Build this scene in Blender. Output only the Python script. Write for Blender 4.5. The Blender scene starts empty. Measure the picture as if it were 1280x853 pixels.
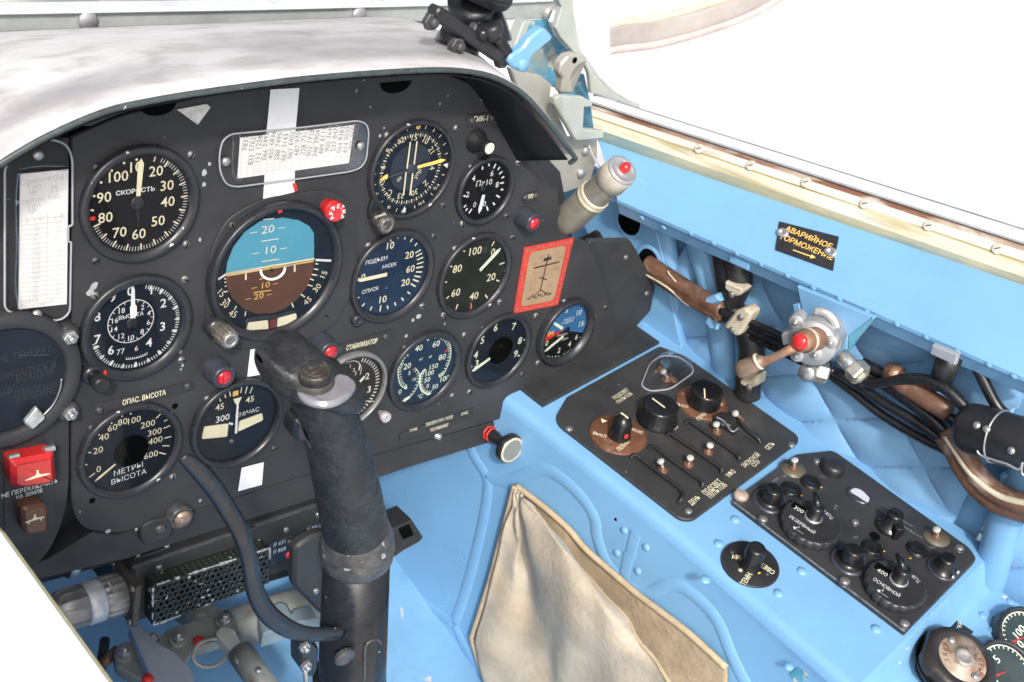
import bpy, math, random
from mathutils import Vector, Matrix
R_ = math.radians
rnd = random.Random(7)
SC = bpy.context.scene
COL = SC.collection

# ------------------------------------------------------------------ camera
CAM_POS = Vector((-0.3737, -0.7150, 0.4553))
AX = Vector((0.7474, -0.6221, 0.2330)); AD = Vector((-0.2038, -0.5485, -0.8109)); AF = Vector((0.6323, 0.5587, -0.5367))
AF.normalize(); AX = (AX - AF * AX.dot(AF)).normalized(); AD = AF.cross(AX)
FPX = 1494.26
cd = bpy.data.cameras.new('camera'); cam = bpy.data.objects.new('camera', cd); COL.objects.link(cam)
cd.sensor_width = 36; cd.lens = FPX / 1280 * 36; cd.clip_start = 0.02; cd.clip_end = 2000; cd.dof.use_dof = True; cd.dof.focus_distance = 0.98; cd.dof.aperture_fstop = 16
mw = Matrix.Identity(4)
for i in range(3):
    mw[i][0] = AX[i]; mw[i][1] = -AD[i]; mw[i][2] = -AF[i]; mw[i][3] = CAM_POS[i]
cam.matrix_world = mw
SC.camera = cam

# ------------------------------------------------------------------ daylight
SUN_DIR = Vector((-0.47, -0.57, 0.66)).normalized()       # towards the sun
sun_el = math.asin(SUN_DIR.z); sun_az = math.atan2(SUN_DIR.x, SUN_DIR.y)
world = bpy.data.worlds.new('World'); SC.world = world; world.use_nodes = True
nt = world.node_tree; bg = nt.nodes['Background']
sky = nt.nodes.new('ShaderNodeTexSky'); sky.sky_type = 'NISHITA'; sky.sun_disc = False
sky.sun_elevation = sun_el; sky.sun_rotation = sun_az; sky.dust_density = 6.0; sky.air_density = 1.0; sky.ozone_density = 1.0
hs = nt.nodes.new('ShaderNodeHueSaturation'); hs.inputs['Saturation'].default_value = 0.35
nt.links.new(sky.outputs[0], hs.inputs['Color']); nt.links.new(hs.outputs[0], bg.inputs[0])
bg.inputs[1].default_value = 0.15
sd = bpy.data.lights.new('sun', 'SUN'); sd.energy = 2.7; sd.angle = R_(4.0); sd.color = (1.0, 0.97, 0.92)
sun = bpy.data.objects.new('sun', sd); COL.objects.link(sun)
sun.rotation_euler = (-SUN_DIR).to_track_quat('-Z', 'Y').to_euler()
vs = SC.view_settings; vs.view_transform = 'Standard'; vs.look = 'None'; vs.exposure = 0.27; vs.gamma = 1.0; vs.use_curve_mapping = False

# ------------------------------------------------------------------ frames of the cockpit (real planes)
def frame(o, x, y, z):
    m = Matrix.Identity(4)
    for i in range(3):
        m[i][0] = x[i]; m[i][1] = y[i]; m[i][2] = z[i]; m[i][3] = o[i]
    return m
TILT = R_(6.0); ct, st = math.cos(TILT), math.sin(TILT)
FP = frame(Vector((0, 0, 0)), Vector((1, 0, 0)), Vector((0, st, ct)), Vector((0, -ct, st)))      # instrument panel: x right, y up, z to the pilot
CN = Vector((-0.113, -0.0082, 0.9936)).normalized(); CF = Vector((-0.093, 0.9957, -0.0023)); CF = (CF - CN * CF.dot(CN)).normalized(); CL = CF.cross(CN)
C0 = Vector((0.5535, -0.0580, -0.2647))
FC = frame(C0, CL, CF, CN)                                                                        # right console top: x outboard, y forward, z up
CFH = Vector((CF.x, CF.y, 0)).normalized(); WN = CFH.cross(Vector((0, 0, 1))).normalized()        # outboard
KW = 0.12
CW = C0 + CL * 0.112
FW = frame(CW, -CFH, (Vector((0, 0, 1)) - WN * KW).normalized(), (-WN - Vector((0, 0, KW))).normalized())   # right side wall: x aft, y up, z inboard
CV = C0 - CL * 0.137
FV = frame(CV, -CFH, Vector((0, 0, 1)), -WN)                                                      # console inner side: x aft, y up, z inboard
FH = 0.0
FF = frame(Vector((0, 0, -0.64)), Vector((1, 0, 0)), Vector((0, 1, 0)), Vector((0, 0, 1)))        # floor

def ray(px, py):
    return AX * ((px - 640) / FPX) + AD * ((py - 426.5) / FPX) + AF
def hit(px, py, F, off=0.0):
    """local xyz, in frame F, of the point of the plane z=off seen at a spot of the photograph"""
    n = F.col[2].to_3d(); o = F.col[3].to_3d() + n * off
    d = ray(px, py); t = (o - CAM_POS).dot(n) / d.dot(n)
    p = F.inverted() @ (CAM_POS + d * t)
    return Vector((p.x, p.y, off))
def whit(px, py, F, off=0.0):
    return F @ hit(px, py, F, off)
def P(px, py, off=0.0): return hit(px, py, FP, off)
def Cc(px, py, off=0.0): return hit(px, py, FC, off)
def Wl(px, py, off=0.0): return hit(px, py, FW, off)
def Sv(px, py, off=0.0): return hit(px, py, FV, off)
def Zm(ox, oy, s): return lambda x, y: (ox + x / s, oy + y / s)

# ------------------------------------------------------------------ mesh builder
class B:
    def __init__(self): self.v = []; self.f = []; self.sm = []
    def add(self, vf, M=None, smooth=False):
        vs_, fs = vf; n = len(self.v)
        for p in vs_:
            p = Vector((p[0], p[1], p[2] if len(p) > 2 else 0))
            self.v.append(M @ p if M is not None else p)
        for f in fs: self.f.append([i + n for i in f]); self.sm.append(smooth)
        return self
    def mesh(self, name, m):
        me = bpy.data.meshes.new(name); me.from_pydata([tuple(p) for p in self.v], [], self.f)
        me.polygons.foreach_set('use_smooth', self.sm)
        if m is not None: me.materials.append(m)
        me.update(); return me
def T(x=0, y=0, z=0): return Matrix.Translation((x, y, z))
def Rz(d): return Matrix.Rotation(R_(d), 4, 'Z')
def Rx(d): return Matrix.Rotation(R_(d), 4, 'X')
def Ry(d): return Matrix.Rotation(R_(d), 4, 'Y')
def axis_frame(p, q, up=Vector((0, 0, 1))):
    """frame at p with z along p->q"""
    z = (Vector(q) - Vector(p)).normalized()
    if abs(z.dot(up)) > .97: up = Vector((0, 1, 0))
    x = up.cross(z).normalized(); y = z.cross(x)
    return frame(Vector(p), x, y, z)
def lathe(prof, seg=40, wob=None):
    vs_, fs = [], []; n = len(prof)
    for k in range(seg):
        a = 2 * math.pi * k / seg; c, s = math.cos(a), math.sin(a)
        for (r, z) in prof:
            rr = max(r, 1e-6)
            if wob: rr *= wob(a, z)
            vs_.append((rr * c, rr * s, z))
    for k in range(seg):
        k2 = (k + 1) % seg
        for i in range(n - 1):
            fs.append((k * n + i, k2 * n + i, k2 * n + i + 1, k * n + i + 1))
    return vs_, fs
def disc(r, z=0, seg=40, cx=0, cy=0, ry=None):
    ry = ry or r
    return [(cx + r * math.cos(2 * math.pi * k / seg), cy + ry * math.sin(2 * math.pi * k / seg), z) for k in range(seg)], [tuple(range(seg))]
def area2(p): return sum(p[i][0] * p[(i + 1) % len(p)][1] - p[(i + 1) % len(p)][0] * p[i][1] for i in range(len(p)))
def inset(poly, d):
    n = len(poly); out = []
    for i in range(n):
        a, b, c = Vector(poly[i - 1][:2]), Vector(poly[i][:2]), Vector(poly[(i + 1) % n][:2])
        e1 = (b - a); e2 = (c - b)
        if e1.length < 1e-9 or e2.length < 1e-9: out.append(tuple(b)); continue
        e1.normalize(); e2.normalize()
        n1 = Vector((-e1.y, e1.x)); n2 = Vector((-e2.y, e2.x))
        m = n1 + n2
        k = d / max(.35, 1 + n1.dot(n2)) 
        out.append((b.x + m.x * k, b.y + m.y * k))
    return out
def prism(poly, z0, z1, ch=0.0):
    """polygon extruded from z0 to z1, the z1 edge chamfered by ch"""
    poly = [(p[0], p[1]) for p in poly]
    if area2(poly) < 0: poly = poly[::-1]
    n = len(poly); s = 1 if z1 > z0 else -1
    rings = [(poly, z0)]
    if ch > 0: rings += [(poly, z1 - s * ch), (inset(poly, ch), z1)]
    else: rings += [(poly, z1)]
    vs_, fs = [], []
    for (pl, z) in rings: vs_ += [(p[0], p[1], z) for p in pl]
    for r in range(len(rings) - 1):
        for i in range(n):
            j = (i + 1) % n
            q = (r * n + i, r * n + j, (r + 1) * n + j, (r + 1) * n + i)
            fs.append(q if s > 0 else q[::-1])
    top = tuple(range((len(rings) - 1) * n, len(rings) * n)); bot = tuple(range(n))[::-1]
    fs.append(top if s > 0 else top[::-1]); fs.append(bot if s > 0 else bot[::-1])
    return vs_, fs
def rpoly(pts, r, k=5):
    """round the corners of a polygon"""
    out = []; n = len(pts); rr = r if isinstance(r, (list, tuple)) else [r] * n
    for i in range(n):
        a, b, c = Vector(pts[i - 1][:2]), Vector(pts[i][:2]), Vector(pts[(i + 1) % n][:2])
        d1 = (a - b); d2 = (c - b); q = min(rr[i], d1.length * .48, d2.length * .48)
        if q < 1e-5: out.append((b.x, b.y)); continue
        p0 = b + d1.normalized() * q; p1 = b + d2.normalized() * q
        for j in range(k + 1):
            t = j / k
            p = p0 * (1 - t) ** 2 + b * 2 * t * (1 - t) + p1 * t * t
            out.append((p.x, p.y))
    return out
def rrect(w, h, r, cx=0, cy=0, k=5):
    return rpoly([(cx - w / 2, cy - h / 2), (cx + w / 2, cy - h / 2), (cx + w / 2, cy + h / 2), (cx - w / 2, cy + h / 2)], r, k)
def box(sx, sy, sz, ch=0.0, cx=0, cy=0, z0=0):
    return prism([(cx - sx / 2, cy - sy / 2), (cx + sx / 2, cy - sy / 2), (cx + sx / 2, cy + sy / 2), (cx - sx / 2, cy + sy / 2)], z0, z0 + sz, ch)
def spline(pts, n=6):
    """Catmull-Rom through points"""
    pts = [Vector(p) for p in pts]; out = []
    for i in range(len(pts) - 1):
        p0 = pts[max(i - 1, 0)]; p1 = pts[i]; p2 = pts[i + 1]; p3 = pts[min(i + 2, len(pts) - 1)]
        for k in range(n):
            t = k / n
            out.append(.5 * ((2 * p1) + (p2 - p0) * t + (2 * p0 - 5 * p1 + 4 * p2 - p3) * t * t + (3 * p1 - p0 - 3 * p2 + p3) * t ** 3))
    out.append(pts[-1]); return out
def tube(pts, r, seg=10, flat=1.0, up=None, cap=True):
    """sweep along pts; r number or list; flat scales the second axis"""
    pts = [Vector(p) for p in pts]; n = len(pts); vs_, fs = [], []
    rs = r if isinstance(r, (list, tuple)) else [r] * n
    t0 = (pts[1] - pts[0]).normalized()
    x = (up or Vector((0.13, 0.37, 0.92))); x = (x - t0 * x.dot(t0))
    if x.length < 1e-4: x = Vector((1, 0, 0)) - t0 * t0.x
    x.normalize()
    for i in range(n):
        t = (pts[min(i + 1, n - 1)] - pts[max(i - 1, 0)])
        t = t.normalized() if t.length > 1e-9 else t0
        if up is not None: x = up
        x = (x - t * x.dot(t)).normalized(); y = t.cross(x)
        for k in range(seg):
            a = 2 * math.pi * k / seg
            vs_.append(pts[i] + x * (math.cos(a) * rs[i] * flat) + y * (math.sin(a) * rs[i]))
    for i in range(n - 1):
        for k in range(seg):
            k2 = (k + 1) % seg
            fs.append((i * seg + k, i * seg + k2, (i + 1) * seg + k2, (i + 1) * seg + k))
    if cap:
        fs.append(tuple(range(seg))[::-1]); fs.append(tuple(range((n - 1) * seg, n * seg)))
    return vs_, fs
def sheet(rows, th=0.0):
    """grid of 3D rows (equal lengths); th gives thickness by offsetting along the normals (backwards)"""
    nu, nv = len(rows), len(rows[0]); vs_ = [Vector(p) for r in rows for p in r]; fs = []
    for i in range(nu - 1):
        for j in range(nv - 1):
            fs.append((i * nv + j, i * nv + j + 1, (i + 1) * nv + j + 1, (i + 1) * nv + j))
    if th:
        N = []
        for i in range(nu):
            for j in range(nv):
                a = vs_[min(i + 1, nu - 1) * nv + j] - vs_[max(i - 1, 0) * nv + j]; b = vs_[i * nv + min(j + 1, nv - 1)] - vs_[i * nv + max(j - 1, 0)]
                c = b.cross(a); N.append(c.normalized() if c.length > 1e-12 else Vector((0, 0, 1)))
        m = len(vs_)
        vs_ += [vs_[i] - N[i] * th for i in range(m)]
        fs += [tuple(x + m for x in f[::-1]) for f in fs[:]]
        for i in range(nu - 1):
            fs.append((i * nv, (i + 1) * nv, (i + 1) * nv + m, i * nv + m)); k = nv - 1
            fs.append((i * nv + k + m, (i + 1) * nv + k + m, (i + 1) * nv + k, i * nv + k))
        for j in range(nv - 1):
            fs.append((j + m, j + 1 + m, j + 1, j)); k = (nu - 1) * nv
            fs.append((k + j, k + j + 1, k + j + 1 + m, k + j + m))
    return vs_, fs
def lerp_rows(lines, n):
    """lines: list of polylines (equal counts) -> spline in the other direction"""
    cols = [spline([l[j] for l in lines], n) for j in range(len(lines[0]))]
    return [[c[i] for c in cols] for i in range(len(cols[0]))]
_tc = {}
def text(body, size, weight=0.0, align='CENTER'):
    key = (body, align, weight)
    if key not in _tc:
        cu = bpy.data.curves.new('t', 'FONT'); cu.body = body; cu.size = 1; cu.align_x = align; cu.align_y = 'CENTER'; cu.resolution_u = 2; cu.offset = weight
        o = bpy.data.objects.new('t', cu); COL.objects.link(o)
        me = bpy.data.meshes.new_from_object(o.evaluated_get(bpy.context.evaluated_depsgraph_get()))
        _tc[key] = ([tuple(v.co) for v in me.vertices], [tuple(p.vertices) for p in me.polygons])
        bpy.data.objects.remove(o); bpy.data.curves.remove(cu); bpy.data.meshes.remove(me)
    v, f = _tc[key]
    return [(x * size, y * size, 0) for (x, y, z) in v], f
def bar2(x0, y0, x1, y1, w, w2=None):
    w2 = w if w2 is None else w2
    d = Vector((x1 - x0, y1 - y0)).normalized(); n = Vector((-d.y, d.x))
    return [(x0 + n.x * w / 2, y0 + n.y * w / 2, 0), (x0 - n.x * w / 2, y0 - n.y * w / 2, 0), (x1 - n.x * w2 / 2, y1 - n.y * w2 / 2, 0), (x1 + n.x * w2 / 2, y1 + n.y * w2 / 2, 0)], [(0, 1, 2, 3)]
def polar(a, r): return (r * math.sin(R_(a)), r * math.cos(R_(a)))
def tick(a, r0, r1, w): return bar2(*polar(a, r0), *polar(a, r1), w)
def arc2(a0, a1, r0, r1, n=24):
    vs_ = []
    for i in range(n + 1):
        a = a0 + (a1 - a0) * i / n
        vs_ += [(*polar(a, r0), 0), (*polar(a, r1), 0)]
    return vs_, [(2 * i, 2 * i + 2, 2 * i + 3, 2 * i + 1) if a1 < a0 else (2 * i, 2 * i + 1, 2 * i + 3, 2 * i + 2) for i in range(n)]

# ------------------------------------------------------------------ objects
def link(o, parent=None, M=None):
    COL.objects.link(o)
    if parent is not None: o.parent = parent
    if M is not None: o.matrix_basis = M
    return o
def thing(name, label, cat, M=None, group=None):
    o = bpy.data.objects.new(name, None); link(o, None, M); o.empty_display_size = .02
    o['label'] = label; o['category'] = cat
    if group: o['group'] = group
    return o
def part(name, b, m, parent, M=None, label=None):
    me = b.mesh(name, m) if isinstance(b, B) else b
    o = bpy.data.objects.new(name, me); link(o, parent, M)
    if label: o['label'] = label
    return o
def solo(name, b, m, label, cat, M=None, group=None):
    o = bpy.data.objects.new(name, b.mesh(name, m)); link(o, None, M); o['label'] = label; o['category'] = cat
    if group: o['group'] = group
    return o
def struct(name, b, m, M=None):
    o = bpy.data.objects.new(name, b.mesh(name, m)); link(o, None, M); o['kind'] = 'structure'; return o
def S(vf, M=None, smooth=False): return B().add(vf, M, smooth)

# ------------------------------------------------------------------ materials
def mat(name, col, rough=.5, metal=0.0, var=.2, vs=25.0, bump=0.0, bs=300.0, chip=None, spec=.5, rv=.12, coat=0.0, stain=None, sheen=0.0, st=None):
    m = bpy.data.materials.new(name); m.use_nodes = True; t = m.node_tree; p = t.nodes['Principled BSDF']
    N = t.nodes.new; L = t.links.new
    tc = N('ShaderNodeTexCoord')
    if st:
        mpS = N('ShaderNodeMapping'); mpS.inputs['Scale'].default_value = st; L(tc.outputs['Object'], mpS.inputs[0]); tc = mpS
    oc = tc.outputs['Vector'] if st else tc.outputs['Object']
    n1 = N('ShaderNodeTexNoise'); n1.inputs['Scale'].default_value = vs; n1.inputs['Detail'].default_value = 6; n1.inputs['Roughness'].default_value = .65
    L(oc, n1.inputs['Vector'])
    mr = N('ShaderNodeMapRange'); mr.inputs[1].default_value = .3; mr.inputs[2].default_value = .7; mr.inputs[3].default_value = 1 - var; mr.inputs[4].default_value = 1 + var
    L(n1.outputs[0], mr.inputs[0])
    mx = N('ShaderNodeMix'); mx.data_type = 'RGBA'; mx.blend_type = 'MULTIPLY'; mx.inputs[0].default_value = 1; mx.inputs[6].default_value = (*col, 1)
    L(mr.outputs[0], mx.inputs[7]); out = mx.outputs[2]
    def mask(scale, lo, hi, dist=0.0, detail=4):
        n = N('ShaderNodeTexNoise'); n.inputs['Scale'].default_value = scale; n.inputs['Detail'].default_value = detail; n.inputs['Distortion'].default_value = dist
        mp = N('ShaderNodeMapping'); mp.inputs['Location'].default_value = (rnd.random() * 5, rnd.random() * 5, rnd.random() * 5)
        L(oc, mp.inputs[0]); L(mp.outputs[0], n.inputs['Vector'])
        r = N('ShaderNodeMapRange'); r.inputs[1].default_value = lo; r.inputs[2].default_value = hi; L(n.outputs[0], r.inputs[0]); return r.outputs[0]
    met = None
    for (c, sc, lo, hi, k) in (stain or []):
        f = mask(sc, lo, hi, .6, 5); q = N('ShaderNodeMix'); q.data_type = 'RGBA'; mm = N('ShaderNodeMath'); mm.operation = 'MULTIPLY'; mm.inputs[1].default_value = k
        L(f, mm.inputs[0]); L(mm.outputs[0], q.inputs[0]); L(out, q.inputs[6]); q.inputs[7].default_value = (*c, 1); out = q.outputs[2]
    if chip:
        c, sc, lo = chip[:3]
        f = mask(sc, lo, lo + .02, 0, 3); q = N('ShaderNodeMix'); q.data_type = 'RGBA'; L(f, q.inputs[0]); L(out, q.inputs[6]); q.inputs[7].default_value = (*c, 1); out = q.outputs[2]
    L(out, p.inputs['Base Color'])
    r2 = N('ShaderNodeMapRange'); r2.inputs[1].default_value = .3; r2.inputs[2].default_value = .7; r2.inputs[3].default_value = max(.02, rough - rv); r2.inputs[4].default_value = min(1, rough + rv)
    n3 = N('ShaderNodeTexNoise'); n3.inputs['Scale'].default_value = vs * 2.3; n3.inputs['Detail'].default_value = 4; L(oc, n3.inputs['Vector'])
    L(n3.outputs[0], r2.inputs[0]); L(r2.outputs[0], p.inputs['Roughness'])
    p.inputs['Metallic'].default_value = metal; p.inputs['Specular IOR Level'].default_value = spec
    if coat: p.inputs['Coat Weight'].default_value = coat; p.inputs['Coat Roughness'].default_value = .1
    if sheen: p.inputs['Sheen Weight'].default_value = sheen
    if bump:
        nb = N('ShaderNodeTexNoise'); nb.inputs['Scale'].default_value = bs; nb.inputs['Detail'].default_value = 5; L(oc, nb.inputs['Vector'])
        bm = N('ShaderNodeBump'); bm.inputs['Strength'].default_value = bump; bm.inputs['Distance'].default_value = .0012; L(nb.outputs[0], bm.inputs['Height']); L(bm.outputs[0], p.inputs['Normal'])
    return m
def glass(name, tint=(1, 1, 1), rough=.03, k=1.0, base=0.04):
    m = bpy.data.materials.new(name); m.use_nodes = True; t = m.node_tree; t.nodes.remove(t.nodes['Principled BSDF'])
    o = t.nodes['Material Output']; a = t.nodes.new('ShaderNodeBsdfTransparent'); a.inputs[0].default_value = (*tint, 1)
    g = t.nodes.new('ShaderNodeBsdfGlossy'); g.inputs[1].default_value = rough
    f = t.nodes.new('ShaderNodeFresnel'); f.inputs[0].default_value = 1.5
    mm = t.nodes.new('ShaderNodeMath'); mm.operation = 'MULTIPLY_ADD'; mm.inputs[1].default_value = k; mm.inputs[2].default_value = base - .04; mm.use_clamp = True
    x = t.nodes.new('ShaderNodeMixShader'); t.links.new(f.outputs[0], mm.inputs[0]); t.links.new(mm.outputs[0], x.inputs[0]); t.links.new(a.outputs[0], x.inputs[1]); t.links.new(g.outputs[0], x.inputs[2]); t.links.new(x.outputs[0], o.inputs[0])
    return m
SIL = (.62, .62, .64)
M_panel = mat('panel_black_paint', (.031, .0315, .034), .55, spec=.32, var=.22, vs=14, bump=.10, bs=900, chip=((.32, .32, .34), 160, .765), stain=[((.055, .055, .06), 9, .5, .75, .5)])
M_lower = mat('dull_black_paint', (.026, .027, .029), .6, var=.25, vs=20, bump=.1, bs=700, chip=((.3, .3, .3), 170, .775))
M_bezel = mat('bezel_black_enamel', (.022, .022, .026), .36, var=.25, vs=60, chip=((.5, .5, .52), 170, .70))
M_bezel_clean = mat('bezel_black', (.02, .021, .025), .34, var=.2, vs=60, chip=((.4, .4, .42), 260, .775))
M_black = mat('black_plastic', (.014, .014, .015), .35, var=.2, vs=80, chip=((.16, .15, .14), 240, .72))
M_rubber = mat('black_rubber', (.018, .018, .02), .42, var=.3, vs=60, bump=.15, bs=500, chip=((.2, .2, .2), 260, .75))
M_grip = mat('textured_black_grip', (.021, .0215, .023), .40, spec=.4, var=.4, vs=70, bump=1.0, bs=240, chip=((.22, .22, .23), 620, .72), rv=.2)
M_gripgloss = mat('grip_gloss_enamel', (.19, .185, .205), .25, var=.2, vs=60, bump=.12, bs=200, spec=.8, coat=.6)
M_stick = mat('stick_black_enamel', (.014, .015, .018), .28, var=.3, vs=30, chip=((.55, .54, .55), 150, .74), bump=.05, bs=300)
M_weld = mat('worn_bare_collar', (.085, .083, .08), .4, .3, var=.5, vs=90, bump=.4, bs=260, chip=((.42, .42, .42), 130, .655))
M_dial = mat('dial_black', (.009, .009, .011), .6, spec=.15, var=.15, vs=40)
M_dialb = mat('dial_blue_black', (.012, .017, .026), .55, spec=.15, var=.25, vs=30)
M_dialreflection = mat('dial_reflection_blue', (.018, .036, .068), .5, spec=.15, var=.3, vs=18)  # blue of wall and sky reflections is painted into these dial faces
M_dialgreen = mat('dial_green_black', (.022, .027, .022), .55, spec=.15, var=.3, vs=25)
M_dialbrown = mat('dial_brown_black', (.02, .017, .013), .6, var=.25, vs=25)
M_cream = mat('luminous_cream', (.80, .74, .52), .6, var=.08)
M_white = mat('dial_white', (.78, .79, .77), .6, var=.06)
M_pale = mat('dim_print', (.055, .055, .058), .7, var=.1)
M_mint = mat('luminous_pale_green', (.72, .80, .62), .6, var=.08)
M_amber = mat('amber_paint', (.85, .52, .13), .55, var=.1)
M_redp = mat('red_paint', (.62, .03, .025), .45, var=.2, vs=60)
M_dimred = mat('dim_red_print', (.28, .03, .03), .6, var=.1)
M_skyb = mat('horizon_sky_blue', (.09, .34, .46), .6, var=.08)
M_cabblue = mat('dial_sector_blue', (.035, .15, .33), .6, var=.1)
M_earth = mat('horizon_brown', (.10, .040, .020), .6, var=.25, vs=20)
M_glass = glass('instrument_glass', (.99, .99, 1), .04, .55, .03)
M_plexi = glass('clear_plexiglass', (.992, .993, .995), .08, .45, .02)
M_paper = mat('white_paper', (.80, .78, .76), .8, var=.05, vs=40)
M_tape = mat('white_tape', (.80, .80, .82), .6, var=.05, vs=60, bump=.1, bs=120)
M_ink = mat('pencil_ink', (.22, .21, .22), .8, var=.3, vs=200)
M_inkl = mat('pale_print_lines', (.60, .58, .57), .8, var=.1)
M_steel = mat('bright_steel', (.46, .46, .46), .40, .8, var=.2, vs=90, rv=.15)
M_screw = mat('worn_screw_head', (.24, .235, .23), .42, .6, var=.5, vs=150)
M_screwb = mat('black_screw_head', (.07, .07, .072), .4, .3, var=.5, vs=150)
M_alu = mat('cast_aluminium', (.40, .40, .41), .42, .55, var=.15, vs=50, bump=.15, bs=500)
M_greypaint = mat('grey_green_paint', (.40, .42, .39), .45, .15, var=.15, vs=20, stain=[((.25, .22, .15), 14, .55, .75, .6)], chip=((.6, .6, .58), 60, .72))
M_barpaint = mat('brushed_grey_bar', (.46, .48, .47), .4, .35, var=.12, vs=35, stain=[((.30, .33, .30), 9, .5, .8, .6)])
M_hinge = mat('dull_grey_metal', (.42, .41, .37), .45, .35, var=.18, vs=25, stain=[((.30, .27, .2), 20, .5, .75, .5)])
M_olive = mat('worn_olive_metal', (.25, .235, .19), .42, .35, var=.25, vs=35, stain=[((.2, .17, .11), 20, .5, .8, .7)])
M_zinc = mat('cream_anodised_band', (.62, .55, .40), .4, .3, var=.2, vs=50)
M_brass = mat('copper_brass', (.42, .24, .16), .42, .6, var=.35, vs=70, stain=[((.12, .05, .03), 60, .5, .75, .7)])
M_rust = mat('rusty_handle', (.25, .135, .085), .5, .4, var=.35, vs=60, stain=[((.40, .33, .28), 50, .58, .75, .5), ((.13, .05, .03), 80, .55, .75, .8)])
BL = (.165, .35, .57)
M_blue = mat('sky_blue_enamel', BL, .36, var=.07, vs=9, bump=.05, bs=160, spec=.5, stain=[((.20, .39, .60), 6, .5, .8, .4), ((.11, .23, .37), 14, .62, .80, .35)])
M_bluedirty = mat('sky_blue_enamel_worn', (.17, .355, .57), .4, var=.12, vs=12, bump=.1, bs=160, chip=((.45, .47, .45), 45, .70), stain=[((.10, .22, .30), 16, .55, .75, .6)])
M_quilt = mat('quilted_blue_cloth', (.165, .345, .56), .75, var=.08, vs=18, bump=.35, bs=1600, sheen=.15)
M_seam = mat('seam_thread_blue', (.055, .15, .28), .8, var=.1)
M_teal = mat('worn_teal_paint', (.07, .26, .38), .5, var=.35, vs=22, chip=((.42, .42, .36), 40, .60), stain=[((.35, .30, .18), 18, .48, .7, .7)])
M_rail = mat('stained_cream_rail', (.64, .59, .46), .45, .1, var=.15, vs=30, stain=[((.36, .30, .13), 40, .52, .62, .7), ((.30, .17, .08), 95, .60, .68, .6), ((.58, .60, .62), 45, .6, .7, .6)], st=(.14, 1, 1))
M_railgreen = mat('weathered_rail_edge', (.50, .47, .33), .55, .1, var=.25, vs=30, st=(.3, 1, 1), stain=[((.12, .34, .42), 16, .5, .65, .8), ((.50, .42, .22), 25, .5, .7, .7)])
M_railw = mat('white_frame_paint', (.72, .74, .77), .35, .1, var=.06, vs=12, stain=[((.45, .46, .47), 10, .6, .8, .5)])
M_seal = mat('dark_seal', (.17, .13, .10), .6, var=.3)
M_fusw = mat('white_aircraft_paint', (.82, .82, .82), .3, var=.02, vs=3, coat=.3)
M_sillw = mat('white_sill_paint', (.84, .83, .80), .35, var=.02, vs=6)
M_canvas = mat('beige_canvas', (.45, .385, .30), .9, var=.14, vs=30, bump=1.0, bs=140, stain=[((.33, .25, .16), 11, .48, .70, .6), ((.30, .16, .06), 14, .70, .78, .7)], sheen=.1)
M_canvas2 = mat('beige_canvas_lining', (.38, .29, .19), .9, var=.2, vs=40, bump=1.0, bs=160)
M_hem = mat('canvas_hem', (.44, .34, .22), .85, var=.2, vs=60, bump=.4, bs=700)
M_brown = mat('brown_bakelite', (.13, .055, .03), .4, var=.3, vs=60, stain=[((.3, .2, .14), 50, .6, .75, .6)])
M_tan = mat('brown_tape_wrap', (.13, .065, .04), .45, var=.45, vs=60, bump=.5, bs=150, stain=[((.34, .26, .20), 40, .55, .7, .7)])
M_beige = mat('beige_clamp', (.52, .46, .35), .5, var=.15, vs=40, stain=[((.3, .2, .1), 50, .55, .75, .6)])
M_cable = mat('black_cable_sheath', (.012, .012, .014), .30, var=.2, vs=60)
M_redplastic = mat('red_guard_plastic', (.50, .020, .020), .22, var=.08, vs=40, coat=.3)
M_redlens = mat('red_lamp_lens', (.42, .01, .02), .12, var=.15, vs=300, bump=.5, bs=260, coat=.8)
M_greyrim = mat('grey_rim_metal', (.20, .20, .195), .35, .3, var=.3, vs=60)
M_lampring = mat('lamp_collar', (.05, .052, .07), .28, .3, var=.25, vs=60)
M_shield = mat('worn_coaming_sheen', (.64, .625, .63), .42, var=.12, vs=30, bump=.3, bs=260, stain=[((.26, .245, .26), 6, .46, .70, .8), ((.30, .27, .26), 34, .50, .70, .6)], spec=.5, st=(.6, 1.4, 1))  # sky sheen on worn black paint is put into this pale base colour
M_shieldin = mat('coaming_lining_black', (.014, .0145, .016), .75, var=.2, vs=40, spec=.08, chip=((.25, .25, .25), 150, .77))
M_shieldedge = mat('coaming_edge_trim', (.05, .062, .062), .32, var=.3, vs=60, chip=((.5, .5, .5), 130, .70))
M_linkage = mat('grey_linkage_paint', (.28, .29, .27), .45, .2, var=.2, vs=40, stain=[((.14, .10, .06), 40, .52, .72, .6)])
M_pedal = mat('blue_grey_lever', (.38, .42, .48), .45, .2, var=.15, vs=30)
M_mesh = mat('chipped_perforated_black', (.016, .018, .016), .4, var=.3, vs=80, chip=((.55, .55, .56), 110, .67))
M_hole = mat('dark_hole', (.004, .0045, .0045), .8, spec=0, var=.1)
M_greenglow = mat('green_board_behind_holes', (.03, .055, .035), .6, var=.4, vs=200)
M_icon = mat('icon_card_tan', (.30, .21, .13), .5, var=.12, vs=50)
M_iconred = mat('icon_card_red', (.46, .045, .035), .45, var=.25, vs=160)
M_yel = mat('yellow_dot_paint', (.78, .42, .03), .5, var=.1)
M_concrete = mat('pale_concrete', (.62, .61, .59), .8, var=.05, vs=.6)
M_brake = mat('faded_cream_disc', (.34, .27, .21), .5, var=.35, vs=70, stain=[((.20, .085, .04), 90, .46, .62, .85)])
M_label = mat('label_black', (.018, .018, .02), .4, var=.2, vs=60)
M_tagblue = mat('label_blue_black', (.02, .035, .06), .4, var=.2, vs=60)

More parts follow.
